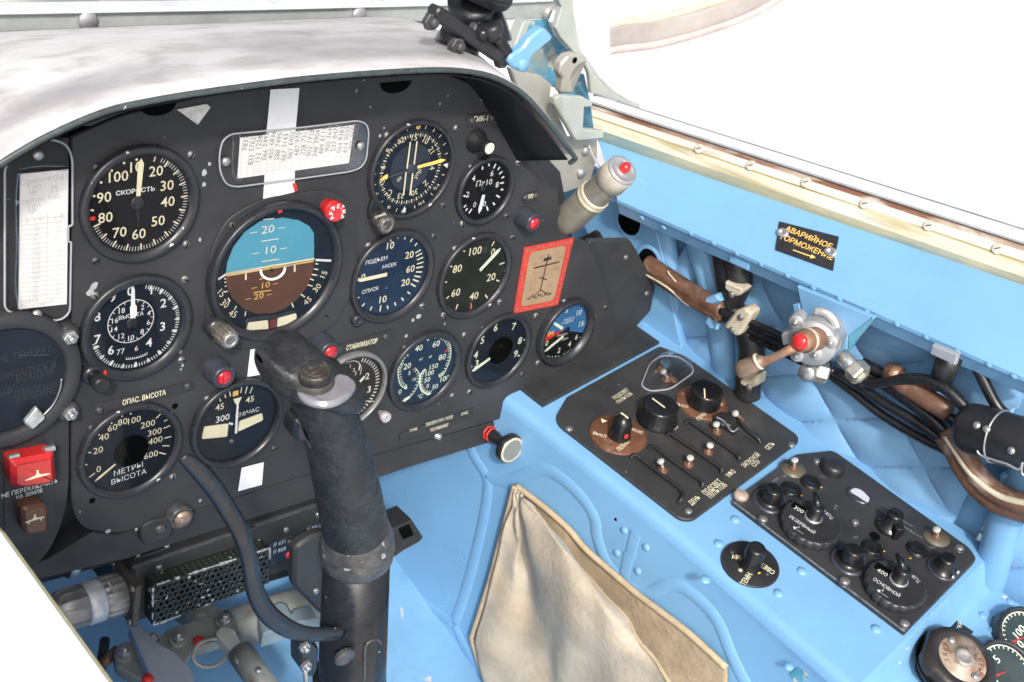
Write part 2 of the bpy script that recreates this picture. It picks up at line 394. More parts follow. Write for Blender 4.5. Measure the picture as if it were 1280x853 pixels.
# ------------------------------------------------------------------ small shared pieces
def screw_mesh(m, r=.0032, h=.0022):
    b = B()
    b.add(lathe([(r, 0), (r, h * .45), (r * .72, h * .92), (0, h)], 14), None, True)
    return b.mesh('screw', m)
ME_screw = screw_mesh(M_screw); ME_screwb = screw_mesh(M_screwb); ME_steel = screw_mesh(M_steel, .0036, .0026)
ME_slot = S(box(.0052, .0009, .0003)).mesh('slot', M_hole)
ME_rivet = S(lathe([(.0034, 0), (.0030, .0009), (.0017, .0015), (0, .0017)], 12), None, True).mesh('rivet', M_blue)
ME_nut = B()
ME_nut.add(lathe([(.0058, 0), (.0058, .0035), (.005, .004), (0, .004)], 6)); ME_nut.add(lathe([(.003, .004), (.003, .007), (.0022, .0078), (0, .0078)], 12), None, True)
ME_nutb = ME_nut.mesh('bolt', M_screwb); ME_nut = ME_nut.mesh('bolt', M_steel)
def screws(parent, pts, me=ME_screw, z=0.0, name='screw', slot=False):
    for p in pts:
        s = part(name, me, None, parent, T(p[0], p[1], z) @ Rz(rnd.random() * 180))
        if slot: part('slot', ME_slot, None, s, T(0, 0, .0021))

# ================================================================== LARGE STRUCTURE
# outside: pale concrete and the white wing, seen over the rail
struct('ground', S(([(-60, -60, -2.2), (60, -60, -2.2), (60, 60, -2.2), (-60, 60, -2.2)], [(0, 1, 2, 3)])), M_concrete)
wg = thing('aircraft_wing', 'white painted aircraft wing filling the view beyond the right canopy rail', 'wing', T(1.45, 1.0, -.55))
wp = [(-.30, -3.2), (4.5, -3.2), (4.5, 2.2), (2.6, 5.4), (-.30, 6.2)]
part('wing_skin', S(prism(wp, -.12, 0, .02)), M_fusw, wg)
part('wing_fillet', S(sheet([[(-.30 - .28 * math.sin(a), y, .28 - .28 * math.cos(a) + .001) for a in [k * .15 for k in range(11)]] for y in (-3.2, 0, 6.2)], .01), None, True), M_fusw, wg)
ns = thing('aircraft_nose', 'white top of the aircraft nose in front of the windscreen bar', 'nose', T(.2, .62, -.42))
part('nose_skin', S(sheet([[(.62 * w * math.sin(a), y, .40 * w * math.cos(a) - dz) for a in [R_(-100 + 200 * k / 24) for k in range(25)]] for (y, w, dz) in ((0, 1, 0), (.8, .95, .03), (1.8, .7, .12), (2.6, .35, .2))], .01), None, True), M_fusw, ns)

# ---- floor and the console body
fl = [Sv(490, 700), Sv(612, 868)]
q0, q1 = [FV @ p for p in fl]
fy = (q0 - q1); sl = fy.z / math.hypot(fy.x, fy.y)
def floor_z(y): return q0.z + (y - q0.y) * sl
b = B()
b.add(sheet([[(-.35, y, floor_z(y) - .004), (.5, y, floor_z(y) - .004)] for y in (-.7, 0, .75)], -.01))
struct('cockpit_floor', b, M_bluedirty)
# left wall of the cockpit with its white sill, next to the camera
sillp = [whit(-120, 540, frame(Vector((-.19, 0, 0)), Vector((0, 1, 0)), Vector((0, 0, 1)), Vector((1, 0, 0)))), whit(0, 664, frame(Vector((-.19, 0, 0)), Vector((0, 1, 0)), Vector((0, 0, 1)), Vector((1, 0, 0)))), whit(136, 853, frame(Vector((-.19, 0, 0)), Vector((0, 1, 0)), Vector((0, 0, 1)), Vector((1, 0, 0)))), whit(230, 985, frame(Vector((-.19, 0, 0)), Vector((0, 1, 0)), Vector((0, 0, 1)), Vector((1, 0, 0))))]
ls = thing('cockpit_sill', 'white left cockpit sill close to the camera at the lower left corner', 'sill', T(0, 0, 0))
rows = []
for p in sillp:
    rows.append([p + Vector(d) for d in ((.004, 0, -.03), (.004, 0, -.006), (0, 0, 0), (-.02, 0, .004), (-.09, 0, -.004), (-.16, 0, -.03), (-.22, 0, -.12))])
part('sill_skin', S(sheet(rows, .004), None, False), M_sillw, ls)
part('sill_edge', S(tube([p + Vector((.002, 0, -.004)) for p in sillp], .0013, 8), None, True), mat('yellowed_edge', (.75, .68, .36), .5, var=.1), ls)
b = B(); b.add(sheet([[(-.19, -.6, -.70), (-.19, -.6, -.06)], [(-.19, .06, -.70), (-.19, .06, -.1)], [(-.15, .6, -.70), (-.15, .6, -.12)]], .01))
struct('left_cockpit_wall', b, M_blue)
b = B(); b.add(sheet([[(-.2, .62, -.72), (-.2, .62, -.10)], [(.75, .62, -.72), (.75, .62, -.10)]], .01)); struct('front_bulkhead', b, M_lower)

# ---- right console body: top, rounded edge, inner side
console = thing('side_console', 'sky blue sheet metal side console carrying the two black switch panels', 'console', FC)
iFC = FC.inverted()
SH = -.030                                     # the rear shelf lies lower
yA, yB, yC = .03, -.415, -.75
def edge_x(y): return -.137 - .018 * max(0, (-.2 - y)) / .2 * .6
b = B(); rows = []
for y in (.12, 0, -.1, -.2, -.3, yB):
    ex = edge_x(y); rows.append([(.118, y, 0), (.0, y, 0), (ex + .010, y, 0), (ex + .004, y, -.0015), (ex, y, -.006), (ex - .001, y, -.014)])
b.add(sheet([r[::-1] for r in rows], .0), None, True)
part('console_top', b, M_blue, console)
b = B()                                         # rear shelf with the sloped step
rows = []
for (y, z) in ((yB, 0), (yB - .004, -.006), (yB - .012, SH * .8), (yB - .02, SH), (-.50, SH), (-.60, SH), (yC, SH)):
    ex = edge_x(y); rows.append([(.26, y, z), (.1, y, z), (ex + .012, y, z), (ex + .004, y, z - .0015), (ex, y, z - .006), (ex - .001, y, z - .014)])
b.add(sheet([r[::-1] for r in rows]), None, True)
part('rear_shelf', b, M_bluedirty, console)
# inner side: from the edge to the floor, in the FV plane
b = B(); rows = []
iFV = FV.inverted()
for px in range(24):
    y = .60 - px * .055
    top = FC @ Vector((edge_x(min(y, 0.12)) - .001, y, -.013 if y > yB - .015 else SH - .013))
    tl = iFV @ top
    pw = FV @ Vector((tl.x, 0, 0)); zb = floor_z(pw.y)
    rows.append([(tl.x, tl.y, tl.z), (tl.x, tl.y - .02, 0), (tl.x, (tl.y + zb - CV.z) / 2, 0), (tl.x, zb - CV.z - .002, 0)])
part('console_side', S(sheet([[iFC @ (FV @ Vector(p)) for p in r] for r in rows]), None, True), M_blue, console)
# pressed beads on the inner side
z8 = Zm(420, 560, 2.909)
def bead(pts, r, nm='stiffening_bead'):
    q = spline([Sv(*z8(*p)) for p in pts], 6)
    bb = B(); bb.add(tube([Vector((p.x, p.y, -.0042)) for p in q], r * 1.35, 14, .52, Vector((0, 0, 1))), iFC @ FV, True)
    part(nm, bb, M_blue, console)
bead([(470, -60), (500, 30), (545, 105), (548, 180), (520, 330), (470, 520), (428, 640)], .0085)
bead([(428, 640), (340, 580), (220, 490), (140, 430)], .0085)
bead([(428, 640), (470, 730), (540, 830), (600, 900)], .0085)
bead([(545, 105), (620, 120), (690, 95), (760, 80), (830, 120), (900, 190), (940, 260), (950, 330), (985, 420), (1060, 500), (1130, 530), (1210, 500), (1280, 520), (1380, 620), (1440, 760), (1520, 920), (1600, 1080)], .0085)
# floor joint angle with rivets
jp = [Sv(*z8(190, 545)), Sv(*z8(290, 660)), Sv(*z8(400, 770)), Sv(*z8(480, 870))]
b = B(); b.add(tube([p + Vector((0, 0, .004)) for p in jp], .007, 8, .5, Vector((0, 0, 1))), iFC @ FV, True); part('joint_angle', b, M_bluedirty, console)
for k in range(9):
    t = k / 8; p = jp[0].lerp(jp[3], t); part('rivet', ME_rivet, None, console, iFC @ FV @ T(p.x - .004, p.y + .010, .004))
# latch with hinge plate on the inner side, small holes, rivets
for (x, y, m) in ((1048, 300, 1), (1128, 362, 1), (1022, 382, 1), (1098, 448, 1)):
    p = Sv(*z8(x, y)); part('rivet', ME_rivet, None, console, iFC @ FV @ T(p.x, p.y, .0003) @ Matrix.Scale(1.3, 4))
for (pa, pb) in (((1092, 308), (1072, 395)), ((1068, 385), (1050, 470))):
    a, c = Sv(*z8(*pa)), Sv(*z8(*pb)); bb = B(); bb.add(tube([a + Vector((0, 0, .001)), c + Vector((0, 0, .001))], .0066, 8, .12, Vector((0, 0, 1))), iFC @ FV); part('latch_plate', bb, M_blue, console)
for (x, y) in ((858, 135), (1018, 260), (980, 402)):
    p = Sv(*z8(x, y)); bb = S(disc(.0018, 0, 12), iFC @ FV @ T(p.x, p.y, .0006)); part('drilled_hole', bb, M_hole, console)
# rivets on the top and the shelf
z9 = Zm(840, 560, 2.909)
for (x, y) in ((230, 262), (170, 350), (387, 530), (472, 450), (742, 660), (120, 480)):
    p = Cc(*z9(x, y)); part('rivet', ME_rivet, None, console, T(p.x, p.y, .0002) @ Matrix.Scale(1.5, 4))
for (x, y) in ((425, 795), (788, 790), (850, 745), (925, 690), (985, 650), (1060, 590), (1100, 560), (1130, 610), (1165, 665), (1230, 560), (1245, 600)):
    p = Cc(*z9(x, y), SH); part('rivet', ME_rivet, None, console, T(p.x, p.y, SH) @ Matrix.Scale(1.3, 4))
# small worn rectangle on the side at the bottom
p = Sv(*z9(470, 822)); part('latch_plate', S(rpoly_b := prism(rrect(.012, .024, .002), 0, .0012), iFC @ FV @ T(p.x, p.y, 0) @ Rz(-18)), M_teal, console)

# ---- right side wall lining
zq = Zm(840, 280, 2.909)
lining = B(); rows = []
def puff(u, v, s=.047):
    a = (-.643 * u + .766 * v + .1146) / .056; c = (.58 * u + .81 * v - .146) / .072
    fa = abs(math.sin(math.pi * a)); fc = abs(math.sin(math.pi * c))
    return (fa * fc) ** .62
def quilt(name, label, x0, x1, y0, y1, off, sag=0.0):
    nu = int((x1 - x0) / .0026); nv = int((y1 - y0) / .0026); rows = []
    for j in range(nv + 1):
        r = []
        for i in range(nu + 1):
            x = x0 + (x1 - x0) * i / nu; y = y0 + (y1 + .15 * x - y0) * j / nv
            e = min((x - x0), (x1 - x), .02) / .02
            w = .003 * math.sin(x * 37 + y * 21) + .002 * math.sin(x * 71 - y * 53)
            r.append((x, y, off + .0115 * puff(x, y) + w * .35 - .006 * (1 - e) ** 2))
        rows.append(r)
    o = solo(name, S(sheet(rows, -.004), None, True), M_quilt, label, 'quilted lining', FW, 'quilted blue linings of the side wall')
    for (nx_, ny_, c0_, sp_) in ((-.643, .766, .1146, .056), (.58, .81, -.146, .072)):
        for k in range(-9, 12):
            pts = []
            for i in range(61):
                # point of the seam  nx*u + ny*v + c0 = k*sp, stepping along u
                x = x0 + (x1 - x0) * i / 60; y = (k * sp_ - c0_ - nx_ * x) / ny_
                if y0 + .003 < y < y1 + .15 * x - .003: pts.append(Vector((x, y, off + .0026 - .006 * (1 - min(x - x0, x1 - x, .02) / .02) ** 2 + .35 * (.003 * math.sin(x * 37 + y * 21) + .002 * math.sin(x * 71 - y * 53)))))
            if len(pts) > 3: part('seam', S(tube(pts, .0012, 6)), M_seam, o)
    return o
quilt('quilted_lining', 'pale blue diamond quilted lining behind the brake valve and the hoses', -.03, .366, -.16, .148, -.008)
quilt('quilted_lining', 'narrow blue quilted strip between the two blue frames ahead of the brake valve', -.115, -.058, -.15, .148, -.008)
quilt('quilted_lining', 'small blue quilted patch at the right edge behind the rear frame', .405, .60, -.18, .148, -.010)
b = B(); b.add(sheet([[(-.60, -.40, -.022), (-.60, .07, -.022)], [(.75, -.40, -.022), (.75, .26, -.022)]], .006))
struct('right_cockpit_wall', b, M_blue, FW)
def rib(label, pts, w, off):
    t = thing('wall_frame', label, 'frame', FW, 'upright blue frames of the side wall')
    bb = B(); q = spline([Vector((p.x, p.y, off)) for p in pts], 5); bb.add(tube(q, w / 2, 12, .75, Vector((0, 0, 1))), None, True); part('frame_web', bb, M_blue, t)
    return t
zw = Zm(790, 300, 3.878)
rib('upright blue frame just ahead of the beige hose clamp', [Wl(*zw(300, -80)), Wl(*zw(360, 130)), Wl(*zw(430, 400)), Wl(*zw(462, 720))], .032, .002)
rib('upright blue frame beside the brown cable duct hole', [Wl(*zw(150, -80)), Wl(*zw(175, 130)), Wl(*zw(205, 400)), Wl(*zw(220, 720))], .030, .0)
zr = Zm(1060, 420, 3.282)
rr = rib('upright blue frame behind the rear end of the radio panel', [Wl(1300, 560), Wl(1262, 640), Wl(1240, 715), Wl(1230, 745)], .034, .004)
# front part of the wall: blue plate with the round lightening hole
fp = thing('wall_plate', 'plain blue side plate with a round dark hole beside the grey lamp cylinder', 'plate', FW)
zc = Zm(640, 140, 4.741)
pts = [Wl(*zc(455, 640)), Wl(*zc(600, 490)), Wl(*zc(760, 560)), Wl(*zc(900, 700)), Wl(870, 480), Wl(800, 470), Wl(752, 310)]
part('plate_skin', S(prism([(p.x, p.y) for p in pts], .004, .012, .001)), M_blue, fp)
p = Wl(*zc(695, 650), .012)
part('round_hole', S(disc(.0165, 0, 32, ry=.019), T(p.x, p.y, .0125)), M_hole, fp)
part('hole_rim', S(lathe([(.0165, .0122), (.0185, .0138), (.0205, .0124)], 32), T(p.x, p.y, 0), True), M_blue, fp)

# ---- the ledge over the wall
W0 = C0 + CL * .112
def vplane(off):   # vertical plane parallel to the wall, off inboard
    return frame(W0 - WN * off, -CFH, Vector((0, 0, 1)), -WN)
def VP_(px, py, off): return whit(px, py, vplane(off))
ledge = thing('canopy_sill', 'bright sky blue sill running along the right side under the canopy rail', 'sill')
eA, eB, eC = (740, 236), (797, 262), (1300, 481)
tA, tC = (748, 176), (1300, 364)
def lin(a, c, t): return (a[0] + (c[0] - a[0]) * t, a[1] + (c[1] - a[1]) * t)
NL = 14; rows = []; OE, OT = .070, .022
edge_pts = []; top_pts = []
for i in range(NL + 1):
    t = i / NL
    e = lin((772, 250), eC, t); tp = lin(tA, tC, t)
    e3 = VP_(*e, OE); t3 = VP_(*tp, OT)
    edge_pts.append(e3); top_pts.append(t3)
    up = Vector((0, 0, 1))
    rows.append([t3 + WN * .02 + up * .0, t3, t3.lerp(e3, .5) + (up * .002 - WN * .002), t3.lerp(e3, .93) + up * .001, e3 + up * .0 - WN * .0005, e3 - up * .004 + WN * .0005, e3 - up * .004 + WN * .022 + up * -.004])
part('sill_skin', S(sheet(rows, .002), None, False), M_blue, ledge)
# lower flange with its rivets
rows = []
for e in edge_pts: rows.append([e + Vector((0, 0, -.003)) + WN * .001, e + Vector((0, 0, -.020)) + WN * .012, e + Vector((0, 0, -.022)) + WN * .03])
part('lower_flange', S(sheet(rows, .002)), M_blue, ledge)
zl = Zm(840, 280, 2.909)
fx = [(803, 272), (830, 284)] + [zl(*q) for q in ((70, 35), (152, 70), (237, 107), (325, 147), (420, 188), (514, 231), (610, 272), (710, 318), (818, 364), (925, 411), (1038, 461), (1152, 511), (1243, 553))]
fl_n = (-WN * .8 - Vector((0, 0, .62))).normalized()
FLF = frame(edge_pts[0] + Vector((0, 0, -.0115)) + WN * .0055, -CFH, (Vector((0, 0, 1)) - fl_n * fl_n.z).normalized(), fl_n)
ed = (edge_pts[-1] - edge_pts[0])
ex_ = ed.normalized(); nz = ((-WN * .86) + Vector((0, 0, -.6))); nz = (nz - ex_ * nz.dot(ex_)).normalized(); FLF = frame(edge_pts[0] + Vector((0, 0, -.0115)) + WN * .0065, ex_, nz.cross(ex_), nz)
for q in fx:
    p = hit(*q, FLF, .001); part('rivet', ME_rivet, None, ledge, FLF @ T(p.x, p.y, .0018) @ Matrix.Scale(1.1, 4))

# ---- canopy rail: cream stained strip with screws, greenish edge, white frame
rail = thing('canopy_rail', 'cream canopy rail with brown stains and a row of flush screws above the blue sill', 'rail')
def strip(name, m, a0, a1, oa, b0, b1, ob, th=.004, bulge=0.0, par=None, n=14):
    rows = []
    for i in range(n + 1):
        t = i / n; p = VP_(*lin(a0, a1, t), oa); q = VP_(*lin(b0, b1, t), ob)
        rows.append([p, p.lerp(q, .5) + (Vector((0, 0, 1)) - WN) * bulge, q])
    return part(name, S(sheet(rows, th)), m, par or rail)
RLF_a = VP_(742, 143, .0205); RLF_b = VP_(1290, 330, .0205)
rx = (RLF_b - RLF_a).normalized(); rn_ = (-WN + Vector((0, 0, .55))); rn_ = (rn_ - rx * rn_.dot(rx)).normalized(); RLF = frame(RLF_a, rx, rn_.cross(rx), rn_)
rail.matrix_basis = RLF; iRL = RLF.inverted()
def railstrip(name, m, f0, f1, lift=0.0, bulge=0.0, n=14):
    """strip of the rail face between the fractions f0 and f1 of its height"""
    rows = []
    for i in range(n + 1):
        t = i / n; a = VP_(*lin((738, 130), (1300, 313), t), .016); c = VP_(*lin((742, 160), (1300, 354), t), .025)
        p, q = iRL @ a.lerp(c, f0), iRL @ a.lerp(c, f1); d = Vector((0, 0, lift)); rows.append([p + d, p.lerp(q, .5) + d + Vector((0, 0, bulge)), q + d])
    return part(name, S(sheet(rows, .003)), m, rail)
railstrip('rust_band', mat('rusty_rail_band', (.50, .40, .31), .55, .1, var=.3, vs=60, st=(.25, 1, 1), stain=[((.20, .07, .035), 40, .44, .58, .9), ((.66, .62, .55), 70, .52, .62, .7)]), -.02, .20)
railstrip('rail_face', mat('pale_rail_paint', (.66, .63, .57), .45, .1, var=.12, vs=30, st=(.12, 1, 1), stain=[((.40, .27, .16), 60, .54, .68, .6)]), .20, .50)
railstrip('rail_groove', mat('ochre_groove', (.34, .28, .12), .5, var=.3, vs=40, st=(.2, 1, 1), stain=[((.62, .56, .42), 30, .5, .62, .8)]), .50, .57, -.0006)
railstrip('rail_face', M_rail, .57, 1.0)
rows = []
for i in range(15):
    t = i / 14; p, q = iRL @ VP_(*lin((742, 160), (1300, 354), t), .025), iRL @ VP_(*lin((748, 178), (1300, 366), t), .0205); rows.append([p, p.lerp(q, .5) + Vector((0, 0, .0008)), q])
part('rail_lip', S(sheet(rows, .004)), M_railgreen, rail)
fr = thing('glazing_frame', 'white canopy frame edge lying on the cream rail', 'frame')
strip('frame_flange', M_railw, (742, 118), (1300, 293), .010, (738, 126), (1300, 309), .022, .004, .001, fr)
strip('frame_seal', M_seal, (738, 126), (1300, 308.5), .020, (738, 130.5), (1300, 313.5), .0165, .004, 0, fr)
strip('frame_edge', mat('frame_edge_grey', (.22, .24, .28), .5), (742, 117.2), (1300, 292), .0105, (742, 118.6), (1300, 293.4), .012, .003, 0, fr)
ME_flush = B(); ME_flush.add(lathe([(.0054, 0), (.0054, .0003), (.0049, .0005), (0, .0005)], 20), None, True); ME_flush = ME_flush.mesh('flush_screw', mat('cream_flush_screw', (.60, .56, .47), .45, .2, var=.25, vs=120))
zx = Zm(840, 0, 2.909)
for q in ((100, 542), (288, 603), (488, 664), (702, 742), (935, 822), (1185, 905)):
    p = hit(*zx(*q), RLF, .0); o = part('flush_screw', ME_flush, None, rail, T(p.x, p.y, .0012)); part('slot', ME_slot, None, o, T(0, 0, .0004) @ Rz(30))

# ================================================================== INSTRUMENT PANEL
CAML = FP.inverted() @ CAM_POS
panel = thing('instrument_panel', 'black painted instrument panel carrying the round dials', 'panel', FP)
po = [(90, 172), (90, 640), (104, 662), (150, 668), (405, 587), (500, 560), (640, 520), (665, 512), (690, 497), (740, 478), (768, 455), (770, 430), (762, 380), (748, 330), (735, 303), (700, 292), (700, 262), (697, 238), (688, 222), (602, 112), (560, 92), (480, 86), (340, 100), (150, 145)]
poly = [P(*q) for q in po]
poly = rpoly([(p.x, p.y) for p in poly], [.002, .012, .012, .014, .002, .002, .004, .01, .02, .02, .02, .02, .02, .01, .006, .004, .004, .004, .006, .01, .02, .01, .01, .01])
part('panel_plate', S(prism(poly, -.004, 0, .0008)), M_panel, panel)
# right hand bracket plates behind the main plate
bk = [(735, 300), (786, 299), (794, 312), (818, 358), (812, 388), (790, 412), (806, 425), (808, 446), (770, 464), (690, 502), (640, 524), (690, 470)]
bp = [P(*q, -.012) for q in bk]
part('side_bracket', S(prism(rpoly([(p.x, p.y) for p in bp], .004), -.016, -.010, .001)), M_lower, panel)
for q in ((782, 322), (808, 367)): part('screw', ME_screw, None, panel, T(*P(*q, -.010)))
part('lower_shelf', S(box(.196, .062, .004, .001, -.016, .036, .0006), FP.inverted() @ FC), M_lower, panel)
# lower frame under the plate
lo = [(-60, 735), (60, 700), (118, 665), (150, 669), (405, 588), (640, 522), (690, 500), (694, 512), (640, 545), (520, 582), (400, 622), (155, 700), (60, 722)]
lp = [P(*q, -.006) for q in lo]
part('lower_frame', S(prism([(p.x, p.y) for p in lp], -.030, -.006, .001)), M_lower, panel)
z_s1 = Zm(90, 180, 5.688); z_al = Zm(90, 335, 5.688); z_ra = Zm(90, 490, 4.741); z_ai = Zm(255, 230, 4.063); z_vs = Zm(430, 270, 5.685); z_hs = Zm(450, 140, 5.685); z_rp = Zm(540, 280, 6.561); z_tr = Zm(420, 400, 6.561); z_fu = Zm(570, 360, 6.095); z_st = Zm(210, 410, 3.879)
scr = [z_s1(170, 165), z_s1(845, 75), z_s1(810, 710), z_s1(165, 830), z_al(800, 80), z_al(775, 655), z_ra(115, 212), z_ra(595, 500), z_ra(800, 40), z_ra(1195, 335), z_hs(190, 165), z_hs(680, 115), z_hs(585, 665), z_hs(785, 395), z_hs(1120, 360), z_hs(1035, 740), z_hs(725, 790), z_vs(170, 210), z_vs(635, 140), z_vs(550, 640), z_rp(185, 200), z_rp(655, 110), z_rp(550, 640), z_rp(90, 745), z_tr(560, 225), z_tr(1050, 120), z_tr(950, 620), z_tr(1095, 590), z_fu(205, 310), z_fu(605, 210), z_fu(500, 655), z_fu(100, 790), z_fu(820, 105), z_fu(1135, 150), z_fu(940, 580), z_fu(620, 570), z_ai(615, 665), z_al(160, 195)]
for i, q in enumerate(scr):
    o = part('screw', ME_screw if i % 3 else ME_screwb, None, panel, T(*P(*q)) @ Rz(rnd.random() * 180)); part('slot', ME_slot, None, o, T(0, 0, .0021))
for q in (z_ra(610, 85), z_ra(120, 645), (120, 605)): part('drilled_hole', S(disc(.0028, 0, 16)), M_hole, panel, T(*P(*q, .0004)))
# half round cut-outs at the upper edge
for q, r in (((197, 137), .014), ((494, 108), .016)): 
    p = P(*q); part('cut_out', S(([(r * math.cos(a), r * .62 * math.sin(a), 0) for a in [math.pi + math.pi * k / 14 for k in range(15)]], [tuple(range(15))])), M_hole, panel, T(p.x, p.y + .004, .0004))
# chips of bare metal round the plate (flat flecks of flaked paint)
b = B()
for (x, y, s) in ((255, 215, .0030), (262, 205, .0016), (255, 231, .0022), (250, 300, .0018), (225, 440, .002), (340, 245, .001), (475, 170, .0015), (100, 640, .001), (250, 626, .002), (480, 160, .0012), (463, 134, .001), (550, 130, .0012), (556, 405, .0015), (620, 540, .001), (135, 664, .003), (170, 662, .002), (523, 396, .004), (516, 400, .0025), (602, 125, .0014), (560, 120, .001), (300, 170, .0008), (520, 370, .0012), (560, 452, .0012), (508, 420, .002), (112, 366, .0042), (118, 358, .004), (228, 457, .0016), (226, 462, .0012)):
    p = P(x, y, .0003); n = 7; ph = rnd.random() * 6; s *= .75
    b.add(([(p.x + s * (.6 + .7 * rnd.random()) * math.cos(ph + 2 * math.pi * k / n), p.y + s * 1.3 * (.6 + .7 * rnd.random()) * math.sin(ph + 2 * math.pi * k / n), .0003) for k in range(n)], [tuple(range(n))]))
part('paint_chip', b, mat('bare_metal_fleck', (.40, .40, .41), .5, .2, var=.2), panel)['kind'] = 'stuff'

class G:
    """round gauge whose rim is known on the panel plane: centre x,y, radius R"""
    def __init__(s, name, label, x, y, R, Rg=.83, h=.006, dialm=None, bez=None, group='round dials of the instrument panel', cat='gauge', zd=.0010, zg=.0030, glassm=None, glass_on=True):
        k = h / CAML.z; s.x = x + (CAML.x - x) * k; s.y = y + (CAML.y - y) * k; R *= (1 - k); s.R = R; s.r = Rg * R; s.zd = zd
        s.t = thing(name, label, cat, FP @ T(s.x, s.y, 0), group)
        r = s.r
        prof = [(R, 0), (R, h - .0015), (R - .0012, h), (R - .0040, h), (r + .0006, zg + .0008), (r, zg), (r, zd - .0006)]
        part('bezel', S(lathe(prof, 64), None, True), bez or M_bezel, s.t)
        part('dial', S(disc(r + .0002, zd, 64)), dialm or M_dial, s.t)
        s.layers = {}
        s.gl = (zg, glassm or M_glass) if glass_on else None
    def px(s, q, dz=.0004):
        p = P(*q, s.zd + dz); return p.x - s.x, p.y - s.y
    def put(s, vf, m=None, M=None, z=.0004, nm='numerals'):
        m = m or M_cream; k = (nm, m.name)
        if k not in s.layers: s.layers[k] = (B(), m, nm)
        s.layers[k][0].add(vf, T(0, 0, s.zd + z) @ (M or Matrix.Identity(4)))
    def txt(s, body, q, cap, m=None, rot=0, w=.0, nm='numerals', sx=1.0):
        x, y = s.px(q); s.put(text(body, cap / .72, w), m, T(x, y, 0) @ Rz(rot) @ Matrix.Diagonal((sx, 1, 1, 1)), nm=nm)
    def ticks(s, a0, a1, n, r0, r1, w, m=None):
        for i in range(n + 1): s.put(tick(a0 + (a1 - a0) * i / n, r0 * s.r, r1 * s.r, w), m, nm='scale_marks')
    def tickpx(s, qa, qb, w, m=None): s.put(bar2(*s.px(qa), *s.px(qb), w), m, nm='scale_marks')
    def needle(s, qa, qb, w0, w1, m, nm='needle', z=.0010, tip=True):
        a = Vector(s.px(qa)); c = Vector(s.px(qb)); d = (c - a).normalized(); n = Vector((-d.y, d.x)); L_ = (c - a).length
        pl = [a + n * w0 / 2, a - n * w0 / 2, c - d * min(.004, L_ * .3) - n * w1 / 2] + ([c] if tip else [c - n * w1 / 2, c + n * w1 / 2]) + [c - d * min(.004, L_ * .3) + n * w1 / 2]
        part(nm, S(prism([(p.x, p.y) for p in pl], s.zd + z, s.zd + z + .0005)), m, s.t)
    def hub(s, q=None, r=.004, m=None, h=.0018):
        x, y = s.px(q) if q else (0, 0); part('hub', S(lathe([(r, s.zd + .0004), (r, s.zd + h * .8), (r * .8, s.zd + h), (0, s.zd + h)], 24), T(x, y, 0), True), m or M_black, s.t)
    def done(s):
        for (b, m, nm) in s.layers.values(): part(nm, b, m, s.t)
        if s.gl: part('glass', S(disc(s.r + .0004, s.gl[0], 48)), s.gl[1], s.t)
        return s

# ---- speed
g = G('speed_gauge', 'round black speed dial marked 10 to 100, СКОРОСТЬ, broad cream needle at the top', 0, 0, .0465, .845, .006, M_dial, M_bezel)
Z = z_s1
for tx, x, y in (('10', 447, 170), ('20', 598, 198), ('30', 675, 300), ('40', 682, 415), ('50', 612, 552), ('60', 475, 645), ('70', 338, 633), ('80', 238, 528), ('90', 228, 385), ('100', 322, 238)): g.txt(tx, Z(x, y), .0082, w=.006)
g.txt('СКОРОСТЬ', Z(452, 337), .0034, M_white, w=.02, sx=1.15)
g.ticks(34, 250, 12, .83, .96, .0013); g.ticks(26, 250, 62, .88, .97, .00045, M_white); g.ticks(17, 17, 1, .86, .96, .0013)
for q in ((460, 112), (370, 137), (283, 190), (207, 275), (158, 372)): g.put(disc(.0010, 0, 10), M_cream, T(*g.px(Z(*q)), 0), nm='scale_marks')
g.tickpx(Z(133, 470), Z(155, 475), .0014); g.tickpx(Z(128, 533), Z(165, 530), .0030, M_redp)
g.needle(Z(468, 368), Z(489, 100), .0032, .0044, M_cream); g.hub(Z(463, 420), .0055, M_bezel_clean)
g.needle(Z(463, 420), Z(466, 590), .0022, .0016, M_black, 'needle_tail', .0008); g.done()

# ---- altitude (two hands)
g = G('altimeter', 'round altitude dial ВЫСОТА with an inner white ring scale marked 2 to 18', -.0011, -.1045, .0461, .82, .006, M_dialb, M_bezel_clean)
Z = z_al
for tx, x, y in (('0', 415, 170), ('1', 565, 160), ('2', 650, 255), ('3', 645, 420), ('4', 548, 535), ('6', 277, 590), ('7', 180, 512), ('8', 180, 352), ('9', 290, 212)): g.txt(tx, Z(x, y), .0078, M_white, w=.014)
for tx, x, y in (('2', 502, 283), ('4', 546, 325), ('6', 543, 390), ('8', 499, 455), ('10', 416, 500), ('12', 347, 488), ('14', 297, 440), ('16', 302, 378), ('18', 350, 308)): g.txt(tx, Z(x, y), .0046, M_white, w=.004)
g.txt('ВЫСОТА', Z(420, 342), .0034, M_white, w=.015); g.txt('77', Z(345, 598), .0050, M_white); g.txt('6', Z(458, 575), .0048, M_white); 
cxy = g.px(Z(420, 380))
v = arc2(0, 360, .0182, .0189, 64); g.put(v, M_white, T(*cxy, 0), nm='scale_marks')
for k in range(20): g.put(tick(k * 18, .0162, .0184, .0006), M_white, T(*cxy, 0), nm='scale_marks')
g.ticks(12, 258, 68, .88, .96, .0007, M_white); g.ticks(36, 252, 6, .84, .96, .0018, M_white); g.ticks(18, 234, 6, .85, .96, .0009, M_white)
g.put(arc2(160, 197, g.r * .74, g.r * .755), M_white, nm='scale_marks'); g.ticks(160, 197, 10, .70, .745, .0005, M_white)
